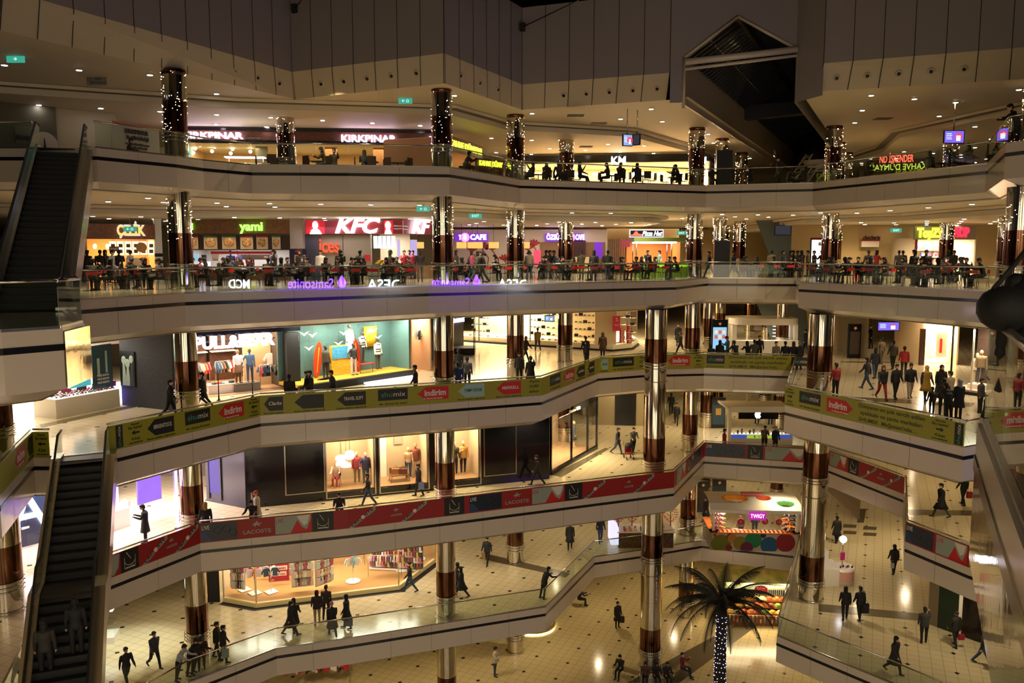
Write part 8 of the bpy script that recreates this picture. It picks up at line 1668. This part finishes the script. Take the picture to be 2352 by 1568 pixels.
# food court: standing people
FS = [(196,46.5,A_,BK,'s'),(211,45,A_,'1c1410','s'),(240,45,A_,BK,'s'),(252,45.5,R_,'3a1c10','l'),(267,44,R_,'c8c4bc','s'),(283,44.3,A_,'14161c','s'),(309,48.8,L_,'d0ccc4','s'),(636,45,L_,'16120f','s'),(537,50.5,C_,'243c78','c'),(554,51.5,C_,'8a2018','s'),(580,51.5,A_,'9a3018','s'),(631,51,L_,'2c2c34','c'),(695,44,C_,BK,'l'),(741,45.5,C_,'c0bab0','s'),(786,43,A_,'24281c','h'),(831,44,A_,BK,'s'),(899,45,R_,'3a3430','l'),(931,51,C_,'a01c1c','s'),(943,51.5,C_,'3a4c70','s'),(951,51,C_,'8a1c24','s'),(967,46,A_,BK,'s'),(1049,47,R_,'2c2820','l'),(1084,46.5,R_,'9a3860','l'),(1097,45.2,R_,'4a4438','l'),(1109,45,L_,BK,'s'),(1215,50,A_,'6a6050','s'),(1253,52,R_,BK,'s'),(1262,52,R_,BK,'s'),(1272,52,L_,'16161c','s'),(1334,50,A_,'3c3a28','s'),(1362,48,A_,'26242a','l'),(1394,50,A_,'26281c','s'),(1484,55.5,C_,BK,'s'),(1511,55.3,L_,'a0b088','s'),(1625,54,L_,BK,'s'),(1680,54,L_,'1c2438','s'),(1766,56,A_,'a09880','s'),(1790,55,R_,'2c302c','s'),(1807,57,R_,BK,'s'),(1815,57,L_,BK,'s'),(1824,56,R_,'201c18','s'),(1834,57,A_,BK,'l'),(1848,57,L_,'7a5a2c','s'),(1863,56,L_,'182448','s'),(1880,56.5,L_,BK,'s'),(1894,57,L_,BK,'s'),(1986,52,A_,'20201c','s'),(2004,54,R_,'8a1c20','l'),(2055,55,A_,'5a544c','s'),(2064,55,A_,BK,'s'),(2091,41,A_,BK,'s'),(2117,42,A_,'141210','c'),(2167,50,A_,'1a2430','h'),(2181,52,L_,'2c2418','s')]
POSN = ['stand','stroll','stand2','walk','text']
def mark(px):
    for a, t in ((230,'at the ÇELİK counter, left side'),(330,'at the ÇELİK counter'),(470,'right of the left column'),(600,'in front of the yami posters'),(700,'between the yami and KFC counters'),(850,'in front of the KFC grey wall'),(1000,'under the small KF sign'),(1130,'in front of the CAFE sign'),(1260,'in front of the red flower wall'),(1400,'left of the pizza sign'),(1570,'at the green lit kiosk'),(1720,'by the dark standing panel'),(1860,'by the slanted grey wall'),(1960,'by the tall light box'),(2080,'left of the toy shop'),(2200,'in front of the toy shop')):
        if px < a: return t
    return 'at the far right of the food court'
CN_ = {BK:'black', '1c1410':'dark brown', '3a1c10':'rust brown', 'c8c4bc':'white shirt and waistcoat', '14161c':'dark waistcoat', 'd0ccc4':'white shirt and tie', '16120f':'near black', '243c78':'blue uniform', '8a2018':'red', '9a3018':'orange striped', '2c2c34':'charcoal', 'c0bab0':'white', '24281c':'dark green', '3a3430':'dark taupe', 'a01c1c':'bright red', '3a4c70':'blue', '8a1c24':'crimson', '2c2820':'dark olive', '9a3860':'pink', '4a4438':'beige', '6a6050':'pale brown', '16161c':'dark suit', '3c3a28':'camouflage', '26242a':'dark grey', '26281c':'olive green', 'a0b088':'pale green', '1c2438':'dark blue', 'a09880':'cream', '2c302c':'grey green', '201c18':'dark brown', '7a5a2c':'tan', '182448':'blue', '20201c':'dark grey', '8a1c20':'red', '5a544c':'grey', '141210':'black', '1a2430':'navy', '2c2418':'brown'}
pn = {'stand':'standing','stroll':'strolling','stand2':'standing','walk':'walking','text':'looking down at the hands'}
for i, (px, D, rz, c, hr) in enumerate(FS):
    ps = 'walk' if px in (1097,1109,1625,1680) else POSN[i%3 if i%3 != 1 or D > 48 else 1] if True else ''
    hh = {'s':'short','l':'long','c':'cap','h':'hood'}[hr]
    who(ps,4,px,0,rz+.25*((i%3)-1),c,[BK,JN,GY][i%3],'%s clad person with %s, %s %s' % (CN_[c], {'s':'short hair','l':'long hair','c':'a cap','h':'a hood up'}[hr], pn[ps], mark(px)),D,hh,coat=('jacket' if i%2 and c not in ('c8c4bc','d0ccc4') else None),hc=(c if hr=='h' else '0c0907'))
# food court: tables, chairs and seated people in rows parallel to the balustrade
rn = random.Random(21)
seat_n = 0
def tset(k, px, D, rz, seated, tops, m=None, dark=False):
    global seat_n
    x = PD(px, 784, D).x; z = LV(k); nm = mark(px) if k == 4 else ('topmost gallery, %s' % ('left of the second column' if px < 1000 else 'centre' if px < 1700 else 'right'))
    table(x, D, z, 'small dark cafe table, %s' % (nm if k == 4 else nm), 'cafe tables %s' % nm, None, .36)
    for q in range(4):
        if q == 3 and (px+int(D))%3 == 0: continue
        a = rz + q*pi/2; cx = x + .62*sin(a); cy = D - .62*cos(a)
        chair(cx, cy, z, a + 0 if False else a + pi*0 + (0), ('red backed cafe chair, %s' if not dark else 'dark wooden cafe chair, %s') % nm, ('chairs %s' % nm), CHW if dark else None) if False else None
        if any(hypot(cx-c_[0], cy-c_[1]) < .85 for c_ in CXY): continue
        f = atan2(x-cx, -(D-cy))     # face the table
        chair(cx, cy, z, f, ('red backed cafe chair, %s' if not dark else 'dark wooden cafe chair, %s') % nm, 'chairs %s' % nm, CHW if dark else None)
        if q < seated:
            c = tops[(seat_n*5+q)%len(tops)]; seat_n += 1
            hr = ['short','long','hijab','short','bun'][(seat_n*3)%5]
            person(['sit','sit2','sit3'][seat_n%3], cx, cy, z, f, c, BK, hr, ['0c0907','0c0907','2c2c34','1c120c','0c0907'][(seat_n*3)%5], None, None, '%s clad person seated at a table, %s' % (CT[c], nm), 'seated diners in %s, %s' % (CT[c], nm))
CT = {BK:'black','1f6a64':'teal','8a2c40':'pink red','4a4844':'grey','1c2024':'dark blue','3a1c1a':'dark red','2a2c20':'olive','8c8478':'pale grey','1a1614':'dark brown'}
TP = [BK,'1c2024','4a4844',BK,'2a2c20','3a1c1a',BK,'1a1614','8c8478',BK]
for i, (px, D) in enumerate([(225,36),(290,37),(345,36.6),(450,39),(505,41),(560,43),(620,41),(690,42),(760,42.5),(815,43),(880,42.5),(925,43.5),(1035,44.5),(1075,47),(1150,48),(1190,50),(1240,50.5),(1300,49),(1350,48.5),(1400,51),(1440,49.5),(1480,51.5),(1530,50.5),(1720,54),(1760,54.5),(1810,54),(1880,47),(1920,44),(1965,45),(2010,43),(2050,44.5),(2110,39),(2150,43),(2180,45.5),(2215,39)]):
    tset(4, px, D, .35 + .9*(i%3), 2 + (i%2), TP)
for i, (px, D) in enumerate([(640,43.5),(740,44),(860,44.3),(920,44.8),(1070,47.5),(1235,51.3),(1300,51.6),(1400,52),(1470,52.3),(1540,53.2),(1990,51),(2070,48.5),(2140,45),(2200,42.5)]):
    tset(5, px, D, .2 + .8*(i%2), 0, TP, dark=True)
who('sit2',4,347,0,L_+.3,'1f6a64',BK,'person in teal sweater seated left of the left column',38.2); who('sit',4,463,0,R_,'8a2c40',BK,'woman in pink red top seated right of the left column',40.5,'short')
# the dark figure close by at the right edge, leaning on the rail
dk = person('hips', 4.28, 6.5, LV(4)-.02, pi-.35, '040404', '040404', 'hood', '040404', 'coat', '040404', 'large dark figure in a black hooded coat seen from behind at the right edge', None, 1.0, '040404', '040404'); dk.scale = (1.22, 1.15, 1.02)  # unlit look painted in: skin as black as the coat
b = MB(); b.ball((0,0,0), .2, None, 14, .9); b.tube([(-.1,0,.15),(.05,.02,.32),(.2,.05,.5)], .018, 6); simple('shoulder_bag', 'black shoulder bag resting on the near handrail beside the dark figure', 'bag', None, b, loc=(3.80, 6.3, LV(4)+1.22), m=cm_('040404'))
# carried things
def bag(k, px, py, c, w, h, lab, cat='bag', up=.42):
    x, y = P(px, py, LV(k)); b = MB(); b.box(-w/2,w/2,-.06,.06,0,h); b.tube([(-w*.3,0,h),(-w*.2,0,h+.16),(w*.2,0,h+.16),(w*.3,0,h)], .01, 5); simple('carrier_bag', lab, cat, None, b, loc=(x, y-.12, LV(k)+up), m=cm_(c))
bag(2,968,1139,'5a6a9a',.3,.4,'blue and white bag carried by the woman left of the second column'); bag(1,1111,1297,'8a6a3c',.22,.36,'brown paper bag carried by the woman in the dark jacket'); bag(1,521,1526,'8a8c92',.3,.4,'pale plastic bag by the left column foot'); bag(1,803,1443,'1c2c50',.36,.42,'dark blue bag carried near the lowest rail',up=.2); bag(1,2046,1318,'b8b4ac',.2,.3,'small white bag carried in the right arcade'); bag(1,1984,1423,BK,.34,.5,'large black bag carried by the right one of the pair'); bag(1,2203,1485,'8a1420',.28,.26,'bright red handbag of the woman in the dark jacket'); bag(2,2222,1160,'8a1420',.26,.34,'red bag on the right lower gallery'); bag(0,1428,1441,'1a1614',.3,.4,'dark bag carried by the man alone on the ground floor')
x, y = P(1442,1050,z2); r = empty('pushchair',(x,y-.35,z2),.15,'red and black child pushchair in front of the man in grey','pushchair'); b=MB(); b.box(-.2,.2,-.3,.15,.35,.42,cm_('8a1418')); b.box(-.2,.2,.12,.2,.4,.85,cm_('8a1418')); b.build('seat',None,r)
b=MB(); b.lathe(0,0,[(.26,.75),(.24,.95),(.1,1.02)],12,MBLACK); b.build('hood',None,r)
for sx in (-.22,.22):
    b=MB(); b.tube([(sx,-.35,.12),(sx,.2,.6),(sx,.45,1.02)],.015,6,DSTEEL); b.tube([(sx,.3,.12),(sx,-.1,.5)],.015,6,DSTEEL); b.build('frame',None,r)
    for yy in (-.35,.3): b=MB(); b.lathe(0,0,[(.1,-.02),(.1,.02)],12,MBLACK); b.v=[(v[2]+sx,v[0]+yy,v[1]+.1) for v in b.v]; b.build('wheel',None,r)
# things nothing in the photo tells apart share a group
seen = {}
for o in COL.objects:
    if o.parent is None and o.get('label'): seen.setdefault(o['label'], []).append(o)
for lb, os_ in seen.items():
    if len(os_) > 1:
        for o in os_:
            if not o.get('group'): o['group'] = lb
